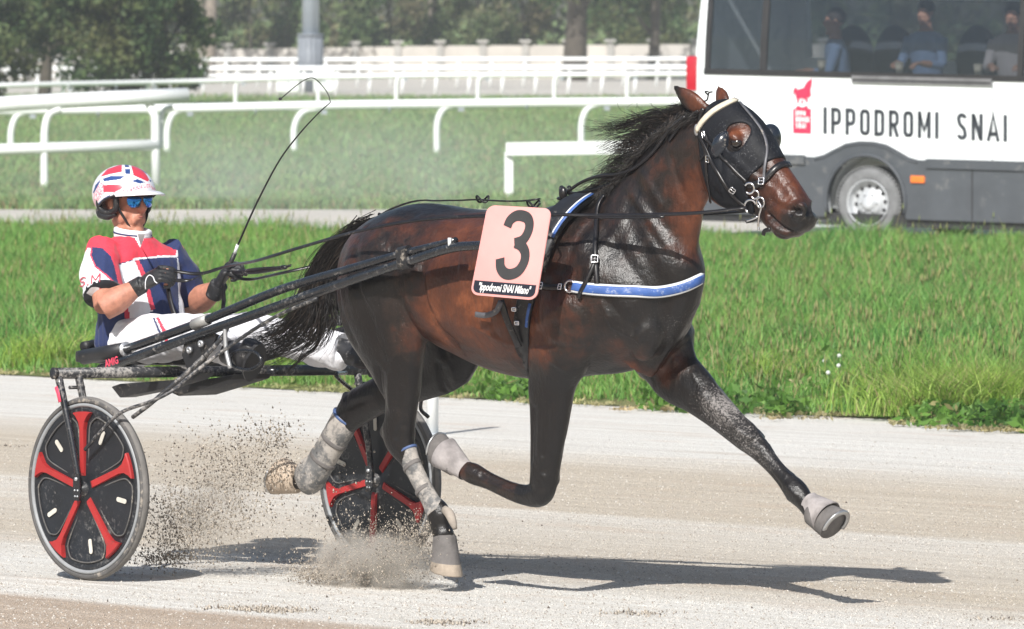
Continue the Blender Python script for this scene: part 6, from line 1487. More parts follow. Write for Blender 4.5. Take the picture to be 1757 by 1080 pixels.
# ------------------------------------------------------------------ reins and whip
HR = ps(297, 472, -.12); HLh = ps(388, 468, .22)
reins = empty('reins', (HLh[0], HLh[1], 0), 0, 'long black reins running from the gloved hands to the bit', 'reins')
def rein(name, pts, r0, flat=True):
    P = cr(np.array(pts), 7); N = np.tile(-HL * .8 + ZV * .5, (len(P), 1)); return mkg(name, [ribbon(P, N, r0, .004)], M_LEA, reins)
rein('near_rein', [ps(300, 466, -.10), ps(345, 470, -.05), ps(395, 456, -.05), ph(440, 448, -.2), ph(520, 424, -.3), ph(620, 396, -.36), ph(720, 378, -.37), ph(830, 371, -.36), ph(950, 369, -.33), ph(1020, 370, -.28), ph(1120, 369, -.24), ph(1210, 365, -.19), ph(1280, 357, -.13)], .014)
rein('near_rein', [ph(1010, 373, -.285), ph(1080, 374, -.26), ph(1140, 372, -.235)], .012)
rein('far_rein', [ps(395, 474, .22), ps(430, 480, .24), ph(480, 470, .2), ph(560, 452, .28), ph(700, 420, .36), ph(900, 390, .36), ph(1150, 372, .26), ph(1290, 362, .12)], .013)
rein('rein_loop', [ps(300, 482, -.12), ps(330, 480, -.08), ps(368, 462, .1), ps(392, 460, .2)], .016)
rein('rein_end', [ps(288, 490, -.10), ps(292, 515, -.12), ps(300, 540, -.13), ps(312, 548, -.12)], .020)
rein('rein_end', [ps(384, 488, .2), ps(384, 520, .2), ps(380, 560, .1), ps(384, 600, .0)], .020)
rein('rein_loop', [ps(400, 468, .22), ps(440, 462, .2), ps(486, 459, .2), ps(500, 456, .2)], .010)
P = [ps(400, 468, .22), ps(440, 467, .21), ps(488, 459, .20)]
mkg('handhold', [tube(cr(np.array(P), 5), .0085, 10)], M_LEA, reins); mkg('handhold_stop', [ellip(ps(421, 468, .215), (SH * .012, SL * .012, ZV * .015), 12, 8)], M_LEA, reins); mkg('handhold_stop', [ellip(ps(487, 459, .20), (SH * .020, SL * .012, ZV * .009), 12, 8)], M_LEA, reins)
whip = empty('whip', (HLh[0], HLh[1], 0), 0, 'long thin black driving whip held upright with a drooping lash', 'whip')
wv = .22
mkg('handle', [tube([ps(392, 474, wv), ps(394, 455, wv), ps(403, 435, wv)], [.011, .009], 10)], M_BPLAS, whip)
mkg('ferrule', [tube([ps(402, 437, wv), ps(408, 420, wv)], .0062, 10)], M_WEDGE, whip)
mkg('stock', [tube(cr(np.array([ps(408, 421, wv), ps(440, 350, wv), ps(478, 278, wv), ps(512, 232, wv), ps(545, 196, wv), ps(567, 176, wv)]), 8), [.0042, .0032, .0022], 8)], M_LEA, whip)
mkg('lash', [tube(cr(np.array([ps(567, 176, wv), ps(562, 160, wv), ps(548, 142, wv), ps(536, 134, wv), ps(522, 138, wv), ps(505, 150, wv), ps(484, 168, wv)]), 6), .0020, 6)], M_LEA, whip)
mkg('lash_tip', [ellip(ps(481, 170, wv), (SH * .010, SL * .005, ZV * .006), 10, 6)], M_LEA, whip)
# ------------------------------------------------------------------ the driver
M_SKIN = simple('tanned_skin', (0.44, 0.195, 0.13), 0.55, var=0.22, scale=38, bump=.0015); M_SKIN.node_tree.nodes['Principled BSDF'].inputs['Subsurface Weight'].default_value = 0.06
M_SKINP = simple('passenger_skin', (0.42, 0.22, 0.15), 0.5, var=0.08, scale=20)
def cloth(name, col, var=.10, rough=.75, dust=0.0):
    m = NT(name); g = m.coords(); n1 = m.noise(g, 9, 4, .55, stretch=(1, 1, .45)); n2 = m.noise(g, 260, 2, .6)
    c = m.ramp(n1, [(.3, tuple(x * (1 - var) for x in col)), (.7, tuple(min(1, x * (1 + var)) for x in col))])
    if dust: c = m.mix(m.ramp(m.noise(g, 22, 5, .7), [(.52, (0, 0, 0)), (.75, (dust,) * 3)]), c, (.33, .31, .29))
    m.set(Base_Color=c, Roughness=rough); m.b.inputs['Specular IOR Level'].default_value = 0.25; m.b.inputs['Sheen Weight'].default_value = .1
    m.bump(m.math('ADD', m.math('MULTIPLY', n1, 3.0), m.math('MULTIPLY', n2, .15)), .6, .012); return m.m
M_CRED = cloth('red_jersey', (0.66, 0.045, 0.075)); M_CNAVY = cloth('navy_jersey', (0.022, 0.035, 0.11)); M_CWHITE = cloth('white_cloth', (0.74, 0.74, 0.77), .05); M_CTROU = cloth('white_trousers', (0.72, 0.72, 0.75), .05, dust=.35)
M_PIPE = cloth('red_piping', (0.62, 0.06, 0.10)); M_GLOVE = simple('black_leather_glove', (0.020, 0.020, 0.021), 0.5, var=.35, scale=25, dust=.45, dustcol=(.22, .22, .22), dscale=60, bump=.002)
M_BOOTL = simple('black_boot', (0.022, 0.022, 0.024), 0.45, var=.3, scale=14, dust=.7, dustcol=(.28, .27, .26), dscale=40)
def ax3(f, l, z, s=1.0): return [np.asarray(f) * s, np.asarray(l) * s, np.asarray(z) * s]
def head_geo(Hc, f, l, z, s=1.0):
    P = lambda a, b, c: Hc + (f * a + l * b + z * (c * 1.16 if c < -.03 else c)) * s
    E = lambda a, b, c, ra, rb, rc, tilt=0: ellip(P(a, b, c), ((f * math.cos(R(tilt)) + z * math.sin(R(tilt))) * ra * s, l * rb * s, (z * math.cos(R(tilt)) - f * math.sin(R(tilt))) * rc * s), 20, 14)
    g = [E(-.012, 0, .028, .096, .076, .090), E(.022, 0, -.020, .066, .062, .088), E(.040, 0, -.072, .042, .044, .034), E(.070, 0, -.104, .024, .026, .018), E(.045, .026, -.092, .028, .02, .018), E(.045, -.026, -.092, .028, .02, .018), E(.076, .022, -.062, .012, .014, .022), E(.076, -.022, -.062, .012, .014, .022), E(.010, 0, -.060, .060, .055, .040),
         E(.072, 0, .022, .020, .052, .014), E(.078, 0, -.052, .016, .026, .020), E(.090, 0, -.047, .007, .022, .0055), E(.088, 0, -.059, .008, .020, .006)]
    for sg in (-1, 1):
        g += [E(.062, .036 * sg, -.020, .020, .020, .018), E(-.004, .076 * sg, -.006, .018, .008, .030, 12), E(.094, .013 * sg, -.030, .010, .008, .008), E(.030, .050 * sg, -.050, .030, .014, .030)]
    nose = [(.080, .018, .010, .010), (.098, .0, .011, .012), (.114, -.018, .012, .014), (.119, -.028, .015, .013), (.104, -.040, .014, .009)]; rings = []
    for a, c, w, d in nose: rings.append(np.array([P(a - d * .6 + d * math.cos(x), w * math.sin(x), c) for x in np.linspace(0, 6.2832, 12, endpoint=False)]))
    g.append(loft(rings)); return g
def tp(pts, r, n=14, sub=5): 
    P = cr(np.array(pts), sub) if len(pts) > 2 else np.array(pts); return tube(P, r, n)
def torso_geo(rows, f, l, n=28):
    rings = []
    D = cr(np.array([np.r_[c, a, b] for c, a, b in rows]), 4)
    for d in D: rings.append(np.array([d[:3] + l * d[3] * np.sign(math.sin(x)) * abs(math.sin(x)) ** .85 + f * d[4] * np.sign(math.cos(x)) * abs(math.cos(x)) ** .9 for x in np.linspace(0, 6.2832, n, endpoint=False)]))
    return loft(rings)
def hand_geo(W, K, N, thumb, s=1.0, curl=(62, 70, 74, 80)):
    """W wrist, K knuckle-line centre, N back-of-hand normal (unit), thumb: +1/-1 side. Fingers curl towards -N"""
    W, K, N = [np.asarray(a, float) for a in (W, K, N)]; d = K - W; Lh = np.linalg.norm(d); d /= Lh; N = N - d * (N @ d); N /= np.linalg.norm(N); sd = np.cross(d, N) * thumb
    g = [loft([np.array([W + d * Lh * t + sd * w * math.cos(x) * s + N * h * math.sin(x) * s for x in np.linspace(0, 6.2832, 14, endpoint=False)]) for t, w, h in ((-.15, .027, .021), (.1, .030, .021), (.5, .040, .020), (.85, .043, .018), (1.0, .041, .015))])]
    fl = [(.030, .044, .028, .022), (.010, .047, .031, .023), (-.011, .044, .029, .022), (-.031, .036, .023, .019)]
    for i, (o, a, b, c) in enumerate(fl):
        p = K + sd * o * s; ang = 0; P = [p - d * .012 * s, p + N * .002]
        for j, ln in enumerate((a, b, c)):
            ang += R(curl[i]) if j else R(curl[i] * .75); p = p + (d * math.cos(ang) - N * math.sin(ang)) * ln * s; P.append(p)
        g.append(tube(cr(np.array(P), 3), [.0105 * s, .0110 * s, .0098 * s, .0088 * s, .0075 * s], 10))
    t0 = W + d * Lh * .30 + sd * .030 * s - N * .006; t1 = t0 + (d * .55 + sd * .65 - N * .35) * .040 * s; t2 = t1 + (d * .75 + sd * .05 - N * .65) * .034 * s; t3 = t2 + (d * .55 - sd * .55 - N * .65) * .026 * s
    g.append(tube(cr(np.array([t0, t1, t2, t3]), 4), [.015 * s, .0125 * s, .0108 * s, .0085 * s], 10)); return g
DF, DL, DZ = SH.copy(), SL.copy(), ZV.copy()
Hc = ps(216, 345, 0)
ry = R(10); HFf = DF * math.cos(ry) - DL * math.sin(ry) * -1 * 0 ; HFf = DF
neckb = ps(229, 408, 0)
rows_core = [(ps(236, 612, 0), .13, .10), (ps(240, 590, 0), .155, .115), (ps(240, 550, 0), .145, .11), (ps(236, 500, 0), .16, .115), (ps(231, 455, 0), .18, .11), (ps(229, 428, 0), .165, .085), (ps(229, 410, 0), .07, .06)]
shN, shF = ps(170, 430, -.165), ps(292, 430, .165); elN, elF = ps(180, 528, -.275), ps(330, 522, .27); wrN, wrF = ps(234, 494, -.185), ps(372, 496, .235)
knN, knF = ps(276, 470, -.145), ps(389, 462, .225)
hipN, hipF = ps(222, 590, -.10), ps(296, 584, .10); kneN, kneF = ps(345, 572, -.215), ps(445, 572, .20); anN, anF = ps(398, 606, -.24), ps(592, 604, .30)
core = [torso_geo(rows_core, DF, DL), tp([neckb - DZ * .03, neckb - DF * .008, Hc - DZ * .06 - DF * .020], [.060, .052, .048])] + head_geo(Hc, HFf, DL, DZ)
for s_, e_, w_ in ((shN, elN, wrN), (shF, elF, wrF)):
    core.append(tp([s_, s_ * .5 + e_ * .5, e_], [.055, .050, .044])); core.append(tp([e_ - (w_ - e_) * .08, e_ * .65 + w_ * .35, e_ * .3 + w_ * .7, w_], [.050, .056, .044, .031]))
core += hand_geo(wrN, knN, (-DL * .75 + DZ * .55), -1, .88) + hand_geo(wrF, knF, (-DL * .5 - DF * .2 + DZ * .5), -1, .86, curl=(78, 80, 82, 84))
for h_, k_, a_ in ((hipN, kneN, anN), (hipF, kneF, anF)):
    core.append(tp([h_, h_ * .5 + k_ * .5, k_], [.085, .075, .058])); core.append(tp([k_, k_ * .6 + a_ * .4, a_], [.056, .052, .036]))
person = empty('person', (Hc[0], Hc[1], 0), -R(48), 'seated driver in red, navy and white jersey and patterned helmet holding the reins', 'person')
V_, F_ = fuse(core, .0052, 3, .5)
mk('body', V_, F_, M_SKIN, person)
def clothmesh(name, geos, vox, sm, fn, mats, parent=person, wr=None):
    V, Fc = fuse(geos, vox, sm, .5); N = vnormals(V, Fc)
    if wr is not None: V = V + N * wr(V)[:, None]
    C = V[np.asarray(Fc)].mean(1); NF = N[np.asarray(Fc)].mean(1); fm = fn(C, NF)
    return mk(name, V, Fc, None, parent, mats=mats, fm=fm)
def fold(V, sc, amp, seed=0):
    r = np.random.default_rng(seed); a = np.zeros(len(V))
    for k in range(7):
        w = r.normal(size=3) * sc * (.6 + .5 * k / 3); a += np.sin(V @ w + r.random() * 6.28) * (1 / (1 + .25 * k))
    return np.clip(a / 3, -1, 1) * amp
def pxpoly(C, polys):
    x, y = proj(C); out = []
    for p in polys: out.append(inpoly(x, y, p))
    return out
def pxedge(C, poly, w):
    x, y = proj(C); return seg_d(x, y, list(poly) + [poly[0]]) < w
rows_j = [(ps(236, 604, 0), .165, .128), (ps(238, 585, 0), .178, .140), (ps(240, 550, 0), .182, .142), (ps(236, 500, 0), .192, .142), (ps(231, 458, 0), .205, .132), (ps(229, 430, 0), .188, .105), (ps(229, 414, 0), .105, .080), (ps(229, 404, 0), .066, .064)]
slN = tp([shN + DL * .03, shN * .6 + elN * .4, elN * .78 + shN * .22], [.076, .082, .080]); slF = tp([shF - DL * .03, shF * .55 + elF * .45, elF * .92 + shF * .08], [.076, .076, .072])
yoke = [(150, 455), (133, 470), (120, 440), (160, 395), (205, 392), (240, 400), (290, 392), (310, 405), (303, 440), (270, 441), (232, 445), (206, 452), (197, 458), (190, 440), (176, 426), (158, 424)]
slv_white = [(150, 424), (157, 425), (156, 440), (164, 458), (182, 472), (195, 484), (172, 495), (175, 505), (155, 522), (148, 512), (138, 512), (133, 490), (134, 468), (140, 440)]
front_white = [(203, 455), (230, 446), (247, 475), (262, 534), (240, 545), (221, 548), (212, 500)]
front_white2 = [(214, 548), (262, 530), (290, 528), (300, 545), (240, 560), (216, 562)]
side_wh = [(304, 442), (310, 450), (318, 560), (308, 560)]; pip = [(196, 456), (204, 454), (214, 500), (224, 550), (216, 552), (207, 505)]; pip2 = [(231, 446), (238, 446), (250, 470), (266, 530), (259, 534), (245, 480)]
tab = [(228, 402), (250, 402), (240, 425)]
sdark = [(160, 515), (170, 510), (182, 520), (178, 545), (150, 545), (148, 525)]
def jf(C, N):
    fac = (N @ DF > -.25) | (N @ DL < .2); lat = (C - OS) @ DL; z = C[:, 2]; fm = np.ones(len(C), int)
    y_, sw_, fw_, fw2, sd, p1, p2, tb, bk = pxpoly(C, [yoke, slv_white, front_white, front_white2, side_wh, pip, pip2, tab, sdark])
    fm[(z > 1.335)] = 0
    zb = np.interp(z, [1.2, 1.33], [0, 1])
    fm[fac] = 1; fm[fac & y_] = 0; fm[fac & fw_] = 2; fm[fac & sd] = 2; fm[fac & (p1 | p2)] = 3
    near_s = lat < -.10; fm[near_s & sw_] = 2
    fm[fac & pxedge(C, slv_white, 1.3) & near_s & (z < 1.35)] = 3; e = fac & pxedge(C, yoke, 1.8) & (z < 1.33) & ~near_s; fm[e] = 2
    fm[near_s & bk & (fm == 1)] = 4
    m_ = lat > .14; fm[m_] = 1
    fm[(~fac) & (z > 1.27)] = 0; fm[fac & tb] = 2
    return fm
jersey = clothmesh('jersey', [torso_geo(rows_j, DF, DL, 36), slN, slF], .0050, 4, jf, [M_CRED, M_CNAVY, M_CWHITE, M_PIPE, M_CNAVY], wr=lambda V: fold(V, 24, .008, 3) + fold(V, 55, .0042, 4))
# the sleeve cuffs
for a_, b_, rr in ((shN, elN * .79 + shN * .21, .0805), (shF, elF * .93 + shF * .07, .073)):
    d = (b_ - a_) / np.linalg.norm(b_ - a_); mkg('cuff', [tube([b_ - d * .012, b_ + d * .002], [rr, rr * .99], 24)], cloth('cuff_black', (.012, .012, .016)), jersey)
# lettering S.M. on the near sleeve
def sleeve_frame(x, y, z):
    s = None; d = ray(x, y); return d
jb = BVHTree.FromPolygons([tuple(Matrix(wm(jersey)) @ v.co) for v in jersey.data.vertices], [tuple(p.vertices) for p in jersey.data.polygons])
def onj(x, y, off):
    d = ray(x, y); d = d / np.linalg.norm(d); h_ = jb.ray_cast(Vector(CAM), Vector(d)); return np.array(h_[0]) + np.array(h_[1]) * off if h_[0] is not None else ps(x, y, -.3)
def jl(a, b, z):
    ca, sa = math.cos(R(14)), math.sin(R(14)); a, b = a * 1.15, b * 1.2; return onj(137 + a * ca + b * sa * .3, 493 - b * ca - a * sa, .0025 + z)
g_ = []
def sstroke(pts, w):
    P = cr(np.array(pts, float), 4) if len(pts) > 2 and w < 2.6 else np.array(pts, float); W3 = [jl(a, b, 0) for a, b in P]; g_.append(ribbon(resamp(W3, .004), [-DL] * len(resamp(W3, .004)), w / 440, .0012))
sstroke([(9, 11), (5, 13), (1, 11), (2, 7.5), (7, 5.5), (8, 2.5), (4, 0), (0, 2)], 2.0); sstroke([(12, 0), (14, 0)], 2.2)
sstroke([(18, 0), (18, 13)], 2.61); sstroke([(18, 13), (24, 4)], 2.61); sstroke([(24, 4), (30, 13)], 2.61); sstroke([(30, 13), (30, 0)], 2.61); sstroke([(34, 0), (36, 0)], 2.2)
mkg('lettering', g_, M_PIPE, jersey)
# collar
cg = [tube(cr(np.array([neckb + DF * (.066 * math.cos(x) - .004) + DL * .063 * math.sin(x) + DZ * (.000 + k * .013 - .010 * math.cos(x)) for x in np.linspace(0, 6.2832, 14, endpoint=False)]), 3, closed=True), .012, 8, closed=True) for k in range(3)]
V_, F_ = fuse(cg, .004, 3); mk('collar', V_, F_, M_CWHITE, person)
mkg('collar_trim', [tube(cr(np.array([neckb + DF * (.076 * math.cos(x) - .004) + DL * .073 * math.sin(x) + DZ * (.016 - .010 * math.cos(x)) for x in np.linspace(.5, 5.8, 12)]), 3), .0035, 6)], M_CNAVY, person)
mkg('collar_point', [extr(np.array([onj(x, y, .003) for x, y in ((236, 402), (248, 402), (241, 424))]), DF * .003)], M_CWHITE, person, smooth=False)
# trousers
tro = [torso_geo([(ps(236, 622, 0), .150, .12), (ps(238, 600, 0), .172, .138), (ps(240, 570, 0), .172, .136), (ps(240, 556, 0), .165, .13)], DF, DL)]
tro += [tp([hipN, hipN * .5 + kneN * .5, kneN], [.102, .094, .074]), tp([kneN, kneN * .55 + anN * .45, anN * .92 + kneN * .08], [.074, .070, .062]), tp([hipF, hipF * .5 + kneF * .5, kneF], [.102, .092, .076]), tp([kneF, kneF * .6 + anF * .4, anF * .97 + kneF * .03], [.076, .074, .070, .076])]
for p_, r_ in ((kneF * .3 + anF * .7 - DZ * .03, .055), (anF * .88 + kneF * .12 - DZ * .03, .05)): tro.append(ellip(p_, (DF * .09, DL * .05, DZ * r_), 16, 10))
st1 = [(262, 552), (266, 552), (300, 600), (294, 602)]
def tf(C, N):
    fm = np.zeros(len(C), int); a, = pxpoly(C, [[(268, 545), (272, 545), (284, 566), (290, 592), (285, 592), (278, 568)]]); fm[a & (N @ DL < .3)] = 1
    b, = pxpoly(C, [[(262, 546), (265, 546), (276, 570), (280, 592), (277, 592), (272, 571)]]); fm[b & (N @ DL < .3)] = 2; return fm
clothmesh('trousers', tro, .0052, 4, tf, [M_CTROU, M_PIPE, M_CNAVY], wr=lambda V: fold(V, 28, .008, 8) + fold(V, 70, .0038, 9))
# gloves
gl = hand_geo(wrN, knN, (-DL * .75 + DZ * .55), -1, 1.06) + [tube([wrN + (wrN - knN) * .35, wrN + (knN - wrN) * .25], [.037, .036], 16)]
V_, F_ = fuse(gl, .0038, 2); gN = mk('glove', V_, F_, M_GLOVE, person)
gl = hand_geo(wrF, knF, (-DL * .5 - DF * .2 + DZ * .5), -1, 1.06, curl=(78, 80, 82, 84)) + [tube([wrF + (wrF - knF) * .35, wrF + (knF - wrF) * .25], [.036, .036], 16)]
V_, F_ = fuse(gl, .0038, 2); gF = mk('glove', V_, F_, M_GLOVE, person)
gb = BVHTree.FromPolygons([tuple(Matrix(wm(gN)) @ v.co) for v in gN.data.vertices], [tuple(p.vertices) for p in gN.data.polygons])
def ong(x, y, off=.002):
    d = ray(x, y); d = d / np.linalg.norm(d); h_ = gb.ray_cast(Vector(CAM), Vector(d)); return np.array(h_[0]) + np.array(h_[1]) * off if h_[0] is not None else None
tr_ = [ong(x, y) for x, y in ((250, 496), (250, 486), (252, 478), (257, 473), (263, 476), (266, 483), (270, 486), (276, 487))]; tr_ = [t for t in tr_ if t is not None]
if len(tr_) > 3: mkg('glove_trim', [tube(cr(np.array(tr_), 4), .0022, 6)], M_CWHITE, gN)
# boots
def boot(an, kn, toe, heel):
    d = (an - kn) / np.linalg.norm(an - kn); g = [tp([an - d * .05, an + d * .02, (toe + heel) / 2], [.052, .050, .045]), tp([heel, heel * .4 + toe * .6, toe], [.042, .045, .034])]; V, Fc = fuse(g, .006, 3)
    o = mk('boot', V, Fc, M_BOOTL, person); ax_ = (toe - heel) / np.linalg.norm(toe - heel); up_ = d; sd = np.cross(ax_, up_); sd /= np.linalg.norm(sd); up_ = np.cross(sd, ax_); up_ *= np.sign(up_ @ d)
    m_ = (toe + heel) / 2; Ls = np.linalg.norm(toe - heel) / 2 + .035; P = [m_ + ax_ * Ls * math.cos(x) + sd * (.046 if abs(math.cos(x)) < .5 else .040) * math.sin(x) + up_ * .040 for x in np.linspace(0, 6.2832, 24, endpoint=False)]
    mkg('sole', [extr(np.array(P), up_ * .014)], M_BLACK if 'M_BLACK' in globals() else M_BPLAS, o, smooth=False); return o
boot(anN, kneN, ps(432, 588, -.27), ps(420, 628, -.25)); boot(anF, kneF, ps(628, 592, .32), ps(622, 632, .30))
# helmet
hcn = Hc + DF * (-.012) + DZ * .030; ha, hb_, hz = .137, .118, .112
nA, nE = 260, 140; V = []; 
for i in range(nE + 1):
    el = -math.pi / 2 * .80 + (math.pi / 2 * 1.80) * i / nE
    for j in range(nA):
        az = 2 * math.pi * j / nA; V.append((math.cos(el) * math.cos(az), math.cos(el) * math.sin(az), math.sin(el)))
V = np.array(V); U = V.copy(); sgn = lambda a: np.sign(a)
W3 = hcn + np.outer(V[:, 0] * ha, DF) + np.outer(V[:, 1] * hb_, DL) + np.outer(V[:, 2] * hz * np.where(V[:, 2] < 0, 1.0, 1.0), DZ)
def keep(v):
    az = np.abs(np.arctan2(v[:, 1], v[:, 0])); zc = np.interp(az, [0, .9, 1.15, 1.45, 1.75, 2.1, math.pi], [.03, .0, -.10, -.22, -.42, -.74, -.78]); return v[:, 2] > zc
Fq = []
for i in range(nE):
    for j in range(nA): Fq.append((i * nA + j, i * nA + (j + 1) % nA, (i + 1) * nA + (j + 1) % nA, (i + 1) * nA + j))
Fq = np.array(Fq); Cv = U[Fq].mean(1); kk = keep(Cv); Fk = Fq[kk]
C = W3[Fk].mean(1); lat = (C - hcn) @ DL; Cm = C - np.outer(2 * np.clip(lat, 0, None), DL)
HP = {0: None}
pink0 = [[(194, 338), (206, 329), (220, 323), (245, 317), (271, 316), (271, 322), (246, 323), (222, 329), (208, 336), (198, 344)], [(158, 345), (166, 342), (164, 362), (166, 384), (160, 384)]]
grow = lambda p, k: [(sum(a for a, _ in p) / len(p) * (1 - k) + x * k, sum(b for _, b in p) / len(p) * (1 - k) + y * k) for x, y in p]
reds = [[(176, 302), (186, 291), (206, 284), (206, 295), (190, 298)], [(180, 319), (214, 318), (206, 324), (196, 329), (181, 329)], [(228, 284), (240, 284), (256, 294), (259, 300), (252, 309), (232, 300)], [(160, 366), (172, 366), (172, 380), (160, 380)]]
navy = [[(178, 307), (190, 303), (212, 303), (204, 308), (180, 311)], [(214, 281), (220, 281), (221, 287), (215, 287)], [(215, 291), (223, 291), (223, 298), (216, 298)], [(227, 311), (236, 308), (248, 313), (240, 315)], [(262, 305), (268, 307), (269, 314), (263, 312)], [(165, 362), (168, 350), (178, 341), (188, 336), (184, 343), (172, 352), (169, 363)], [(160, 330), (164, 318), (172, 309), (170, 315), (162, 330)]]
pink = pink0 + [[(160, 332), (170, 314), (177, 311), (180, 330), (168, 346), (160, 360)]]
def rule(Cx):
    x, y = proj(Cx); fm = np.zeros(len(Cx), int)
    for p in pink: fm[inpoly(x, y, p)] = 3
    for p in reds: p = grow(p, 1.22); fm[inpoly(x, y, p)] = 1
    for p in navy: p = grow(p, 1.12); fm[inpoly(x, y, p)] = 2
    return fm
front = (C - hcn) @ DL < .035
fmh = np.where(front, rule(C), rule(Cm))
M_HELR = simple('helmet_red', (0.62, 0.045, 0.075), 0.3, var=.05, coat=.5); M_HELW = simple('helmet_white', (0.74, 0.73, 0.76), 0.3, var=.04, coat=.5); M_HELN = simple('helmet_navy', (0.025, 0.06, 0.20), 0.3, coat=.5)
m = NT('helmet_scrollwork'); g = m.coords(); v = m.n('ShaderNodeTexVoronoi'); v.feature = 'DISTANCE_TO_EDGE'; m.l(g, v.inputs['Vector']); v.inputs['Scale'].default_value = 110
m.set(Base_Color=m.ramp(v.outputs[0], [(.05, (.74, .70, .74)), (.16, (.66, .20, .26))]), Roughness=.35); M_HELP = m.m
helm = mk('helmet', W3, Fk, None, person, mats=[M_HELW, M_HELR, M_HELN, M_HELP], fm=fmh)
sd_ = helm.modifiers.new('t', 'SOLIDIFY'); sd_.thickness = .006; sd_.offset = -1
# rim piping of the shell
az = np.linspace(-math.pi, math.pi, 90, endpoint=False); zc = np.interp(np.abs(az), [0, .9, 1.15, 1.45, 1.75, 2.1, math.pi], [.03, .0, -.10, -.22, -.42, -.74, -.78])
rim = [hcn + DF * ha * math.cos(a) * math.sqrt(1 - z * z) + DL * hb_ * math.sin(a) * math.sqrt(1 - z * z) + DZ * hz * z for a, z in zip(az, zc)]
mkg('rim', [tube(np.array(rim), .0045, 8, closed=True)], M_BPLAS, helm)
# visor
vr = []; 
for t, o, z_ in ((0, 0, .004), (.5, .032, .0), (1, .062, -.010), (1, .062, -.014), (.5, .032, -.006), (0, -.002, -.006)):
    vr.append([hcn + DF * ((ha - .002) * math.cos(a) + o * math.cos(a) ** .8) + DL * ((hb_ - .002) * math.sin(a) + o * .25 * math.sin(a)) + DZ * (hz * .035 + z_ + .014 * (1 - math.cos(a)) * -1.0 + .006) for a in np.linspace(-1.12, 1.12, 26)])
vr = np.array(vr); V = vr.reshape(-1, 3); Fc = [(i * 26 + j, i * 26 + j + 1, ((i + 1) % 6) * 26 + j + 1, ((i + 1) % 6) * 26 + j) for i in range(6) for j in range(25)] + [tuple(i * 26 for i in range(6)), tuple(i * 26 + 25 for i in range(5, -1, -1))]
mk('visor', V, Fc, M_HELW, helm)
# ear guards and straps
for sg in (-1, 1):
    Pq = lambda f_, z_, o=.0: Hc + DF * f_ + DL * sg * (.088 + o) + DZ * z_
    ring = cr(np.array([Pq(.030, .030), Pq(-.005, .036, .008), Pq(-.042, .010, .012), Pq(-.044, -.026, .008), Pq(-.008, -.046, .004), Pq(.034, -.034, -.004), Pq(.042, .0, -.004)]), 5, closed=True)
    og = mkg('ear_guard', [tube(ring, .012, 8, closed=True)], M_BPLAS, helm)
    mkg('guard_pad', [tube(cr(np.array([Pq(-.080, -.036, -.018), Pq(-.050, -.052, -.002), Pq(-.005, -.060, 0), Pq(.030, -.050, -.010)]), 4), [.014, .017, .015, .010], 8)], M_BPLAS, og)
    st_ = cr(np.array([Pq(.036, .028), Pq(.046, -.030, -.016), Pq(.060, -.072, -.036), Hc + DF * .062 + DL * sg * .020 - DZ * .116]), 6)
    mkg('chin_strap', [ribbon(st_, [DL * sg] * len(st_), .014, .003)], M_BPLAS, helm)
mkg('buckle', [ellip(Hc + DF * .066 - DZ * .122, (DF * .012, DL * .016, DZ * .012), 12, 8)], M_BPLAS, helm)
# sunglasses
m = NT('blue_mirror_lens'); g = m.coords(); gz = m.n('ShaderNodeSeparateXYZ'); m.l(m.geo(), gz.inputs[0])
m.set(Base_Color=m.ramp(m.noise(g, 25, 2), [(.3, (.0, .12, .80)), (.7, (.02, .42, .85))]), Roughness=.08, Metallic=.75); m.b.inputs['Coat Weight'].default_value = .6; M_LENS = m.m
sg_root = mkg('sunglasses', [tube(cr(np.array([Hc + DF * (.098 - abs(t) ** 1.6 * .9) + DL * t + DZ * .018 for t in np.linspace(-.074, .074, 9)]), 3), .0025, 6)] + [tube([Hc + DF * .062 + DL * s * .072 + DZ * .016, Hc - DF * .005 + DL * s * .080 + DZ * .010], .0025, 6) for s in (-1, 1)], M_BPLAS, person)
for s in (-1, 1):
    o_ = [(-.026, .014), (0, .017), (.026, .015), (.031, .004), (.024, -.018), (.006, -.026), (-.014, -.022), (-.026, -.006)]; P = cr(np.array([Hc + DF * (.103 - abs(s * .036 + s * a) ** 1.6 * 1.15) + DL * s * (.034 + a) + DZ * (b + .001) for a, b in o_]), 4, closed=True); c = P.mean(0) + DF * .006
    n = len(P); V = np.vstack([P, c + (P - c) * .5 + DF * .0025, [c + DF * .0015], P - DF * .003]); Fc = [(i, (i + 1) % n, n + (i + 1) % n, n + i) for i in range(n)] + [(n + i, n + (i + 1) % n, 2 * n) for i in range(n)] + [((i + 1) % n, i, 2 * n + 1 + i, 2 * n + 1 + (i + 1) % n) for i in range(n)]
    mk('lens', V, Fc, M_LENS, sg_root)
M_LIP = simple('lips', (0.30, 0.085, 0.075), .5)
mkg('lips', [tube(cr(np.array([Hc + DF * (.0975 - abs(t) * .55) + DL * t - DZ * (.0615 + abs(t) * .06) for t in np.linspace(-.028, .028, 7)]), 3), [.001, .0030, .001], 6)], M_LIP, person)

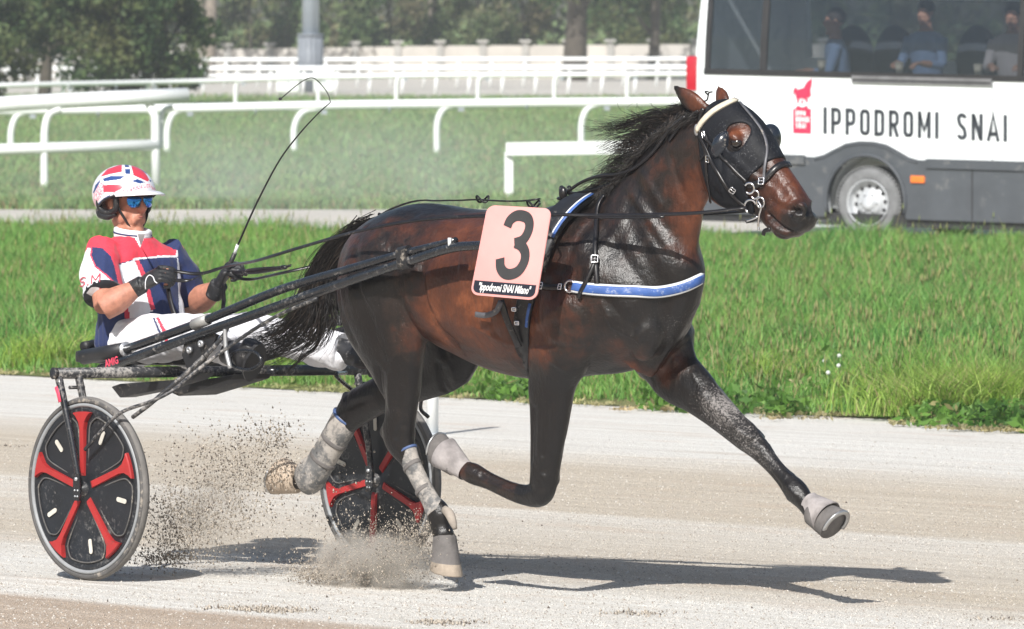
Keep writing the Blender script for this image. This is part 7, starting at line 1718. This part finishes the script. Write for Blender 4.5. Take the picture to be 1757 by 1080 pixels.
# ------------------------------------------------------------------ passengers behind the minibus glass
if 'van' in globals():
    M_HAIRP = simple('short_dark_hair', (0.03, 0.022, 0.018), .7, var=.3, scale=40); M_SHB = cloth('pale_blue_shirt', (0.24, 0.33, 0.50)); M_SHB2 = cloth('blue_shirt', (0.20, 0.28, 0.44)); M_SHW = cloth('pale_pink_shirt', (0.45, 0.40, 0.40)); M_TRD = cloth('dark_trousers', (.03, .03, .04))
    VFh = np.array([VF[0], VF[1], 0]) / np.linalg.norm(VF[:2])
    for i, (px, hy, turn, shm, lab) in enumerate(((1432, 36, 150, M_SHB, 'passenger in pale blue shirt turned left writing at the minibus window ledge'), (1588, 22, 95, M_SHB2, 'passenger in blue shirt facing out in the middle of the minibus window'), (1738, 26, 75, M_SHW, 'passenger in pale pinkish shirt at the right end of the minibus window'))):
        f_ = vpx(px, 60, .80)[0]; c = plane_pt(px, hy, .80, VO, VL); a = R(turn); f3 = VFh * math.cos(a) - VL * math.sin(a); l3 = np.cross(ZV, f3)
        nb_ = c - ZV * .16 - f3 * .01; sh_ = nb_ - ZV * .07; pel = sh_ - ZV * .46 - f3 * .05
        g = head_geo(c, f3, l3, ZV) + [tp([nb_ + ZV * .08, nb_ - ZV * .04], [.055, .065])] + [torso_geo([(pel, .15, .12), (pel * .6 + sh_ * .4, .16, .12), (pel * .15 + sh_ * .85, .20, .12), (sh_ + ZV * .02, .17, .09), (nb_ - ZV * .01, .07, .06)], f3, l3)]
        for s in (-1, 1):
            s0 = sh_ + l3 * s * .18 - ZV * .02; e0 = s0 + l3 * s * .06 - ZV * .26 + f3 * .08; w0 = e0 + f3 * .22 - l3 * s * .10 + ZV * .02; g += [tp([s0, s0 * .5 + e0 * .5, e0], [.065, .055, .046]), tp([e0, w0], [.045, .032])] + hand_geo(w0, w0 + f3 * .075 - l3 * s * .02, ZV, s, .9, curl=(30, 34, 38, 42))
            k0 = pel + f3 * .42 + l3 * s * .13 - ZV * .02; g += [tp([pel + l3 * s * .08, k0], [.09, .065]), tp([k0, k0 - ZV * .28], [.06, .045])]
        V, Fc = fuse(g, .0105, 3); Cc = V[np.asarray(Fc)].mean(1); Rl = Cc - sh_; hgt = Cc[:, 2] - nb_[2]; rad = np.hypot((Cc - nb_) @ f3, (Cc - nb_) @ l3)
        fwd_ = (Cc - pel) @ f3; low = Cc[:, 2] < pel[2] + .10
        fm = np.where((hgt > -.02) & (rad < .17), 0, 1); fm[low & (fwd_ > .10)] = 2; hnd = ((Cc - sh_) @ f3 > .22) & ~low; fm[hnd] = 0
        e = empty('person', (c[0], c[1], VO[2]), 0, lab, 'person', 'passengers in the minibus')
        mk('body', V, Fc, None, e, mats=[M_SKINP, shm, M_TRD], fm=fm)
        mkg('hair', [ellip(c - f3 * .018 + ZV * .042, (f3 * .100, l3 * .084, ZV * .090), 20, 14)], M_HAIRP, e)
# ------------------------------------------------------------------ flying sand and dust
M_GRAIN = simple('kicked_up_sand', (0.44, 0.385, 0.32), .95, var=.5, scale=60); M_GRAIND = simple('dark_clods', (0.13, 0.108, 0.09), .95, var=.5, scale=60)
def grains(name, cents, n, smin, smax, seed, mats, label, pw=3.2, dk=.2):
    r = np.random.default_rng(seed); V = []; Fc = []; fm = []
    C = np.array([c[0] for c in cents]); Sg = np.array([c[1] for c in cents]); wt = np.array([c[2] for c in cents], float); wt /= wt.sum()
    idx = r.choice(len(C), n, p=wt); P = C[idx] + r.normal(size=(n, 3)) * Sg[idx]
    ok = P[:, 2] > .004; P = P[ok]; n = len(P); s = smin + (smax - smin) * r.random(n) ** pw
    T = np.array([(1, 0, -.5), (-.5, .87, -.5), (-.5, -.87, -.5), (0, 0, 1), (.3, .2, -1.1)]); Q = P[:, None] + (T[None] * (.6 + .8 * r.random((n, 5, 1)))) * s[:, None, None]
    ft = np.array([(0, 1, 3), (1, 2, 3), (2, 0, 3), (1, 0, 4), (2, 1, 4), (0, 2, 4)]); Fa = ((np.arange(n) * 5)[:, None, None] + ft[None]).reshape(-1, 3)
    fm = np.repeat((r.random(n) < dk).astype(int), 6)
    return tag(mk(name, Q.reshape(-1, 3), Fa, None, None, smooth=False, mats=mats, fm=fm), label, 'sand', kind='stuff')
def at(x, y, v=0.0): return ps(x, y, v)
c1 = [(at(x, y, v), np.array([sx, sx, sz]), w) for x, y, v, sx, sz, w in ((300, 935, -.30, .08, .06, 3), (330, 900, -.28, .12, .08, 5), (370, 870, -.25, .12, .08, 6), (350, 830, -.22, .13, .08, 5), (400, 830, -.2, .10, .09, 4), (440, 790, -.15, .08, .07, 4), (470, 750, -.1, .05, .04, 2.5), (300, 890, -.3, .06, .06, 4), (400, 770, -.2, .12, .07, 2), (350, 780, -.25, .10, .06, 1.5), (560, 840, .1, .10, .1, 1), (520, 900, .1, .12, .1, 1), (285, 955, -.3, .08, .018, 4))]
grains('flying_sand', c1, 13000, .0009, .0058, 51, [M_GRAIN, M_GRAIND], 'spray of sand and dark clods thrown up between the sulky wheels')
c2 = [(ph(x, y, v), np.array([sx, sx, sz]), w) for x, y, v, sx, sz, w in ((560, 975, -.15, .07, .030, 4), (600, 985, -.15, .12, .022, 6), (660, 975, -.15, .12, .04, 7), (700, 940, -.15, .09, .05, 6), (720, 915, -.15, .06, .04, 3), (640, 930, -.12, .09, .05, 3), (600, 940, -.12, .06, .05, 2), (540, 990, -.15, .05, .012, 2))]
grains('hoof_sand', c2, 18000, .0008, .0042, 52, [M_GRAIN, M_GRAIND], 'burst of pale sand thrown up behind the landing hind hoof')
# loose clods lying on the track
c3 = []
rr = np.random.default_rng(5)
for k in range(80):
    x, y = rr.uniform(-20, 1780), rr.uniform(760, 1078); P = onZ(x, y, .003); c3.append((P, np.array([.10, .14, .0008]), 1))
for x, y, w in ((450, 1045, 10), (480, 1049, 8), (400, 1043, 4), (760, 1068, 8), (1090, 1052, 5), (20, 765, 3), (1720, 1062, 3)): c3.append((onZ(x, y, .004), np.array([.07, .06, .003]), w * 2))
grains('loose_clods', c3, 9000, .0010, .0070, 53, [M_GRAIN, M_GRAIND], 'small clods and grit lying loose on the track', 4.0)
def puff(name, c, rx, ry, rz, dens, col, label, sc=9):
    V, Fc = ellip(c, (SH * rx, SL * ry, ZV * rz), 24, 14); m = bpy.data.materials.new(name); m.use_nodes = True; t = m.node_tree; t.nodes.clear()
    o = t.nodes.new('ShaderNodeOutputMaterial'); pv = t.nodes.new('ShaderNodeVolumePrincipled'); pv.inputs['Color'].default_value = (*col, 1); pv.inputs['Anisotropy'].default_value = .2
    tc = t.nodes.new('ShaderNodeTexCoord'); nz = t.nodes.new('ShaderNodeTexNoise'); nz.inputs['Scale'].default_value = sc; nz.inputs['Detail'].default_value = 4; t.links.new(tc.outputs['Object'], nz.inputs['Vector'])
    mp = t.nodes.new('ShaderNodeMapping'); mp.vector_type = 'POINT'; t.links.new(tc.outputs['Object'], mp.inputs[0]); mp.inputs['Scale'].default_value = (1 / rx, 1 / ry, 1 / rz)
    ln = t.nodes.new('ShaderNodeVectorMath'); ln.operation = 'LENGTH'; t.links.new(mp.outputs[0], ln.inputs[0])
    f1 = t.nodes.new('ShaderNodeMath'); f1.operation = 'SUBTRACT'; f1.inputs[0].default_value = 1.0; f1.use_clamp = True; t.links.new(ln.outputs['Value'], f1.inputs[1])
    f2 = t.nodes.new('ShaderNodeMapRange'); f2.inputs[1].default_value = .42; f2.inputs[2].default_value = .66; t.links.new(nz.outputs['Fac'], f2.inputs[0])
    f3 = t.nodes.new('ShaderNodeMath'); f3.operation = 'MULTIPLY'; t.links.new(f1.outputs[0], f3.inputs[0]); t.links.new(f2.outputs[0], f3.inputs[1])
    f4 = t.nodes.new('ShaderNodeMath'); f4.operation = 'MULTIPLY'; f4.inputs[1].default_value = dens; t.links.new(f3.outputs[0], f4.inputs[0]); t.links.new(f4.outputs[0], pv.inputs['Density']); t.links.new(pv.outputs[0], o.inputs['Volume'])
    o_ = bpy.data.objects.new(name, None); COL.objects.link; e = mk(name, (V - c) @ np.column_stack([SH, SL, ZV]), Fc, m, None); e.location = tuple(c); e.rotation_euler = (0, 0, -R(48)); bpy.data.objects.remove(o_)
    bm = bmesh.new(); bm.from_mesh(e.data); bmesh.ops.recalc_face_normals(bm, faces=bm.faces); bm.to_mesh(e.data); bm.free()
    return tag(e, label, 'dust', kind='stuff')
puff('dust_puff', ph(640, 968, -.14), .34, .20, .14, 60, (.97, .91, .83), 'pale dust puff behind the landing hind hoof', 11)
puff('dust_puff', ps(345, 870, -.25), .36, .20, .28, 6, (.9, .83, .74), 'thin brown dust hanging between the sulky wheels', 8)
# grit standing proud of the raked surface
M_GRIT1 = simple('pale_grit', (0.62, 0.58, 0.52), .95, var=.3, scale=30); M_GRIT2 = simple('brown_grit', (0.36, 0.31, 0.26), .95, var=.4, scale=30)
r = np.random.default_rng(77); n = 230000; Yg = 31.6 + 15 * r.random(n) ** 1.35; Xg = (r.random(n) - .5) * 2 * (Yg * CX / F * 1.04 + .1); ok = (Xg * TL[0] + Yg * TL[1]) < edge_w - .02; Xg, Yg = Xg[ok], Yg[ok]
wt_ = Xg * TL[0] + Yg * TL[1]; al = Xg * TH[0] + Yg * TH[1]; kp = r.random(len(Xg)) < np.clip(.25 + .9 * pnoise(al, wt_ * 9, .35, 31) - .45 * (wt_ > BW[4] + .5), .12, 1); Xg, Yg = Xg[kp], Yg[kp]; n = len(Xg)
s = .0012 + .0042 * r.random(n) ** 3.0; T = np.array([(1.3, 0, -.1), (-.6, .9, -.1), (-.6, -.9, -.1), (0, 0, .9)]); Q = np.column_stack([Xg, Yg, np.full(n, .0008)])[:, None] + T[None] * (.6 + .8 * r.random((n, 4, 1))) * s[:, None, None]
Fa = ((np.arange(n) * 4)[:, None, None] + np.array([(0, 1, 3), (1, 2, 3), (2, 0, 3)])[None]).reshape(-1, 3)
tag(mk('track_grit', Q.reshape(-1, 3), Fa, None, None, smooth=False, mats=[M_TRACK, M_GRIT1, M_GRIT2], fm=np.repeat(np.digitize(r.random(n), [.72, .86]), 3)), 'fine grit covering the raked track surface', 'grit', kind='stuff')
puff('dust_cloud', onY(430, 330, 102), 7.5, 5, 1.35, .13, (.93, .97, 1.0), 'thin pale dust drifting over the field behind the driver', .6)
puff('dust_cloud', onY(900, 320, 106), 6.0, 5, 1.2, .07, (.93, .97, 1.0), 'faint pale dust drifting over the field behind the horse', .6)
# ------------------------------------------------------------------ haze
hz = mkg('haze', [box((0, 165, 7.2), (120, 0, 0), (0, 195, 0), (0, 0, 8.4))], None, None, smooth=False)
m = bpy.data.materials.new('haze'); m.use_nodes = True; t = m.node_tree; t.nodes.clear(); o = t.nodes.new('ShaderNodeOutputMaterial'); pv = t.nodes.new('ShaderNodeVolumePrincipled')
pv.inputs['Color'].default_value = (.86, .91, 1.0, 1); pv.inputs['Density'].default_value = .00038; pv.inputs['Anisotropy'].default_value = .0; t.links.new(pv.outputs[0], o.inputs['Volume']); hz.data.materials.append(m)
tag(hz, 'thin dusty haze over the racecourse', 'haze', kind='stuff')
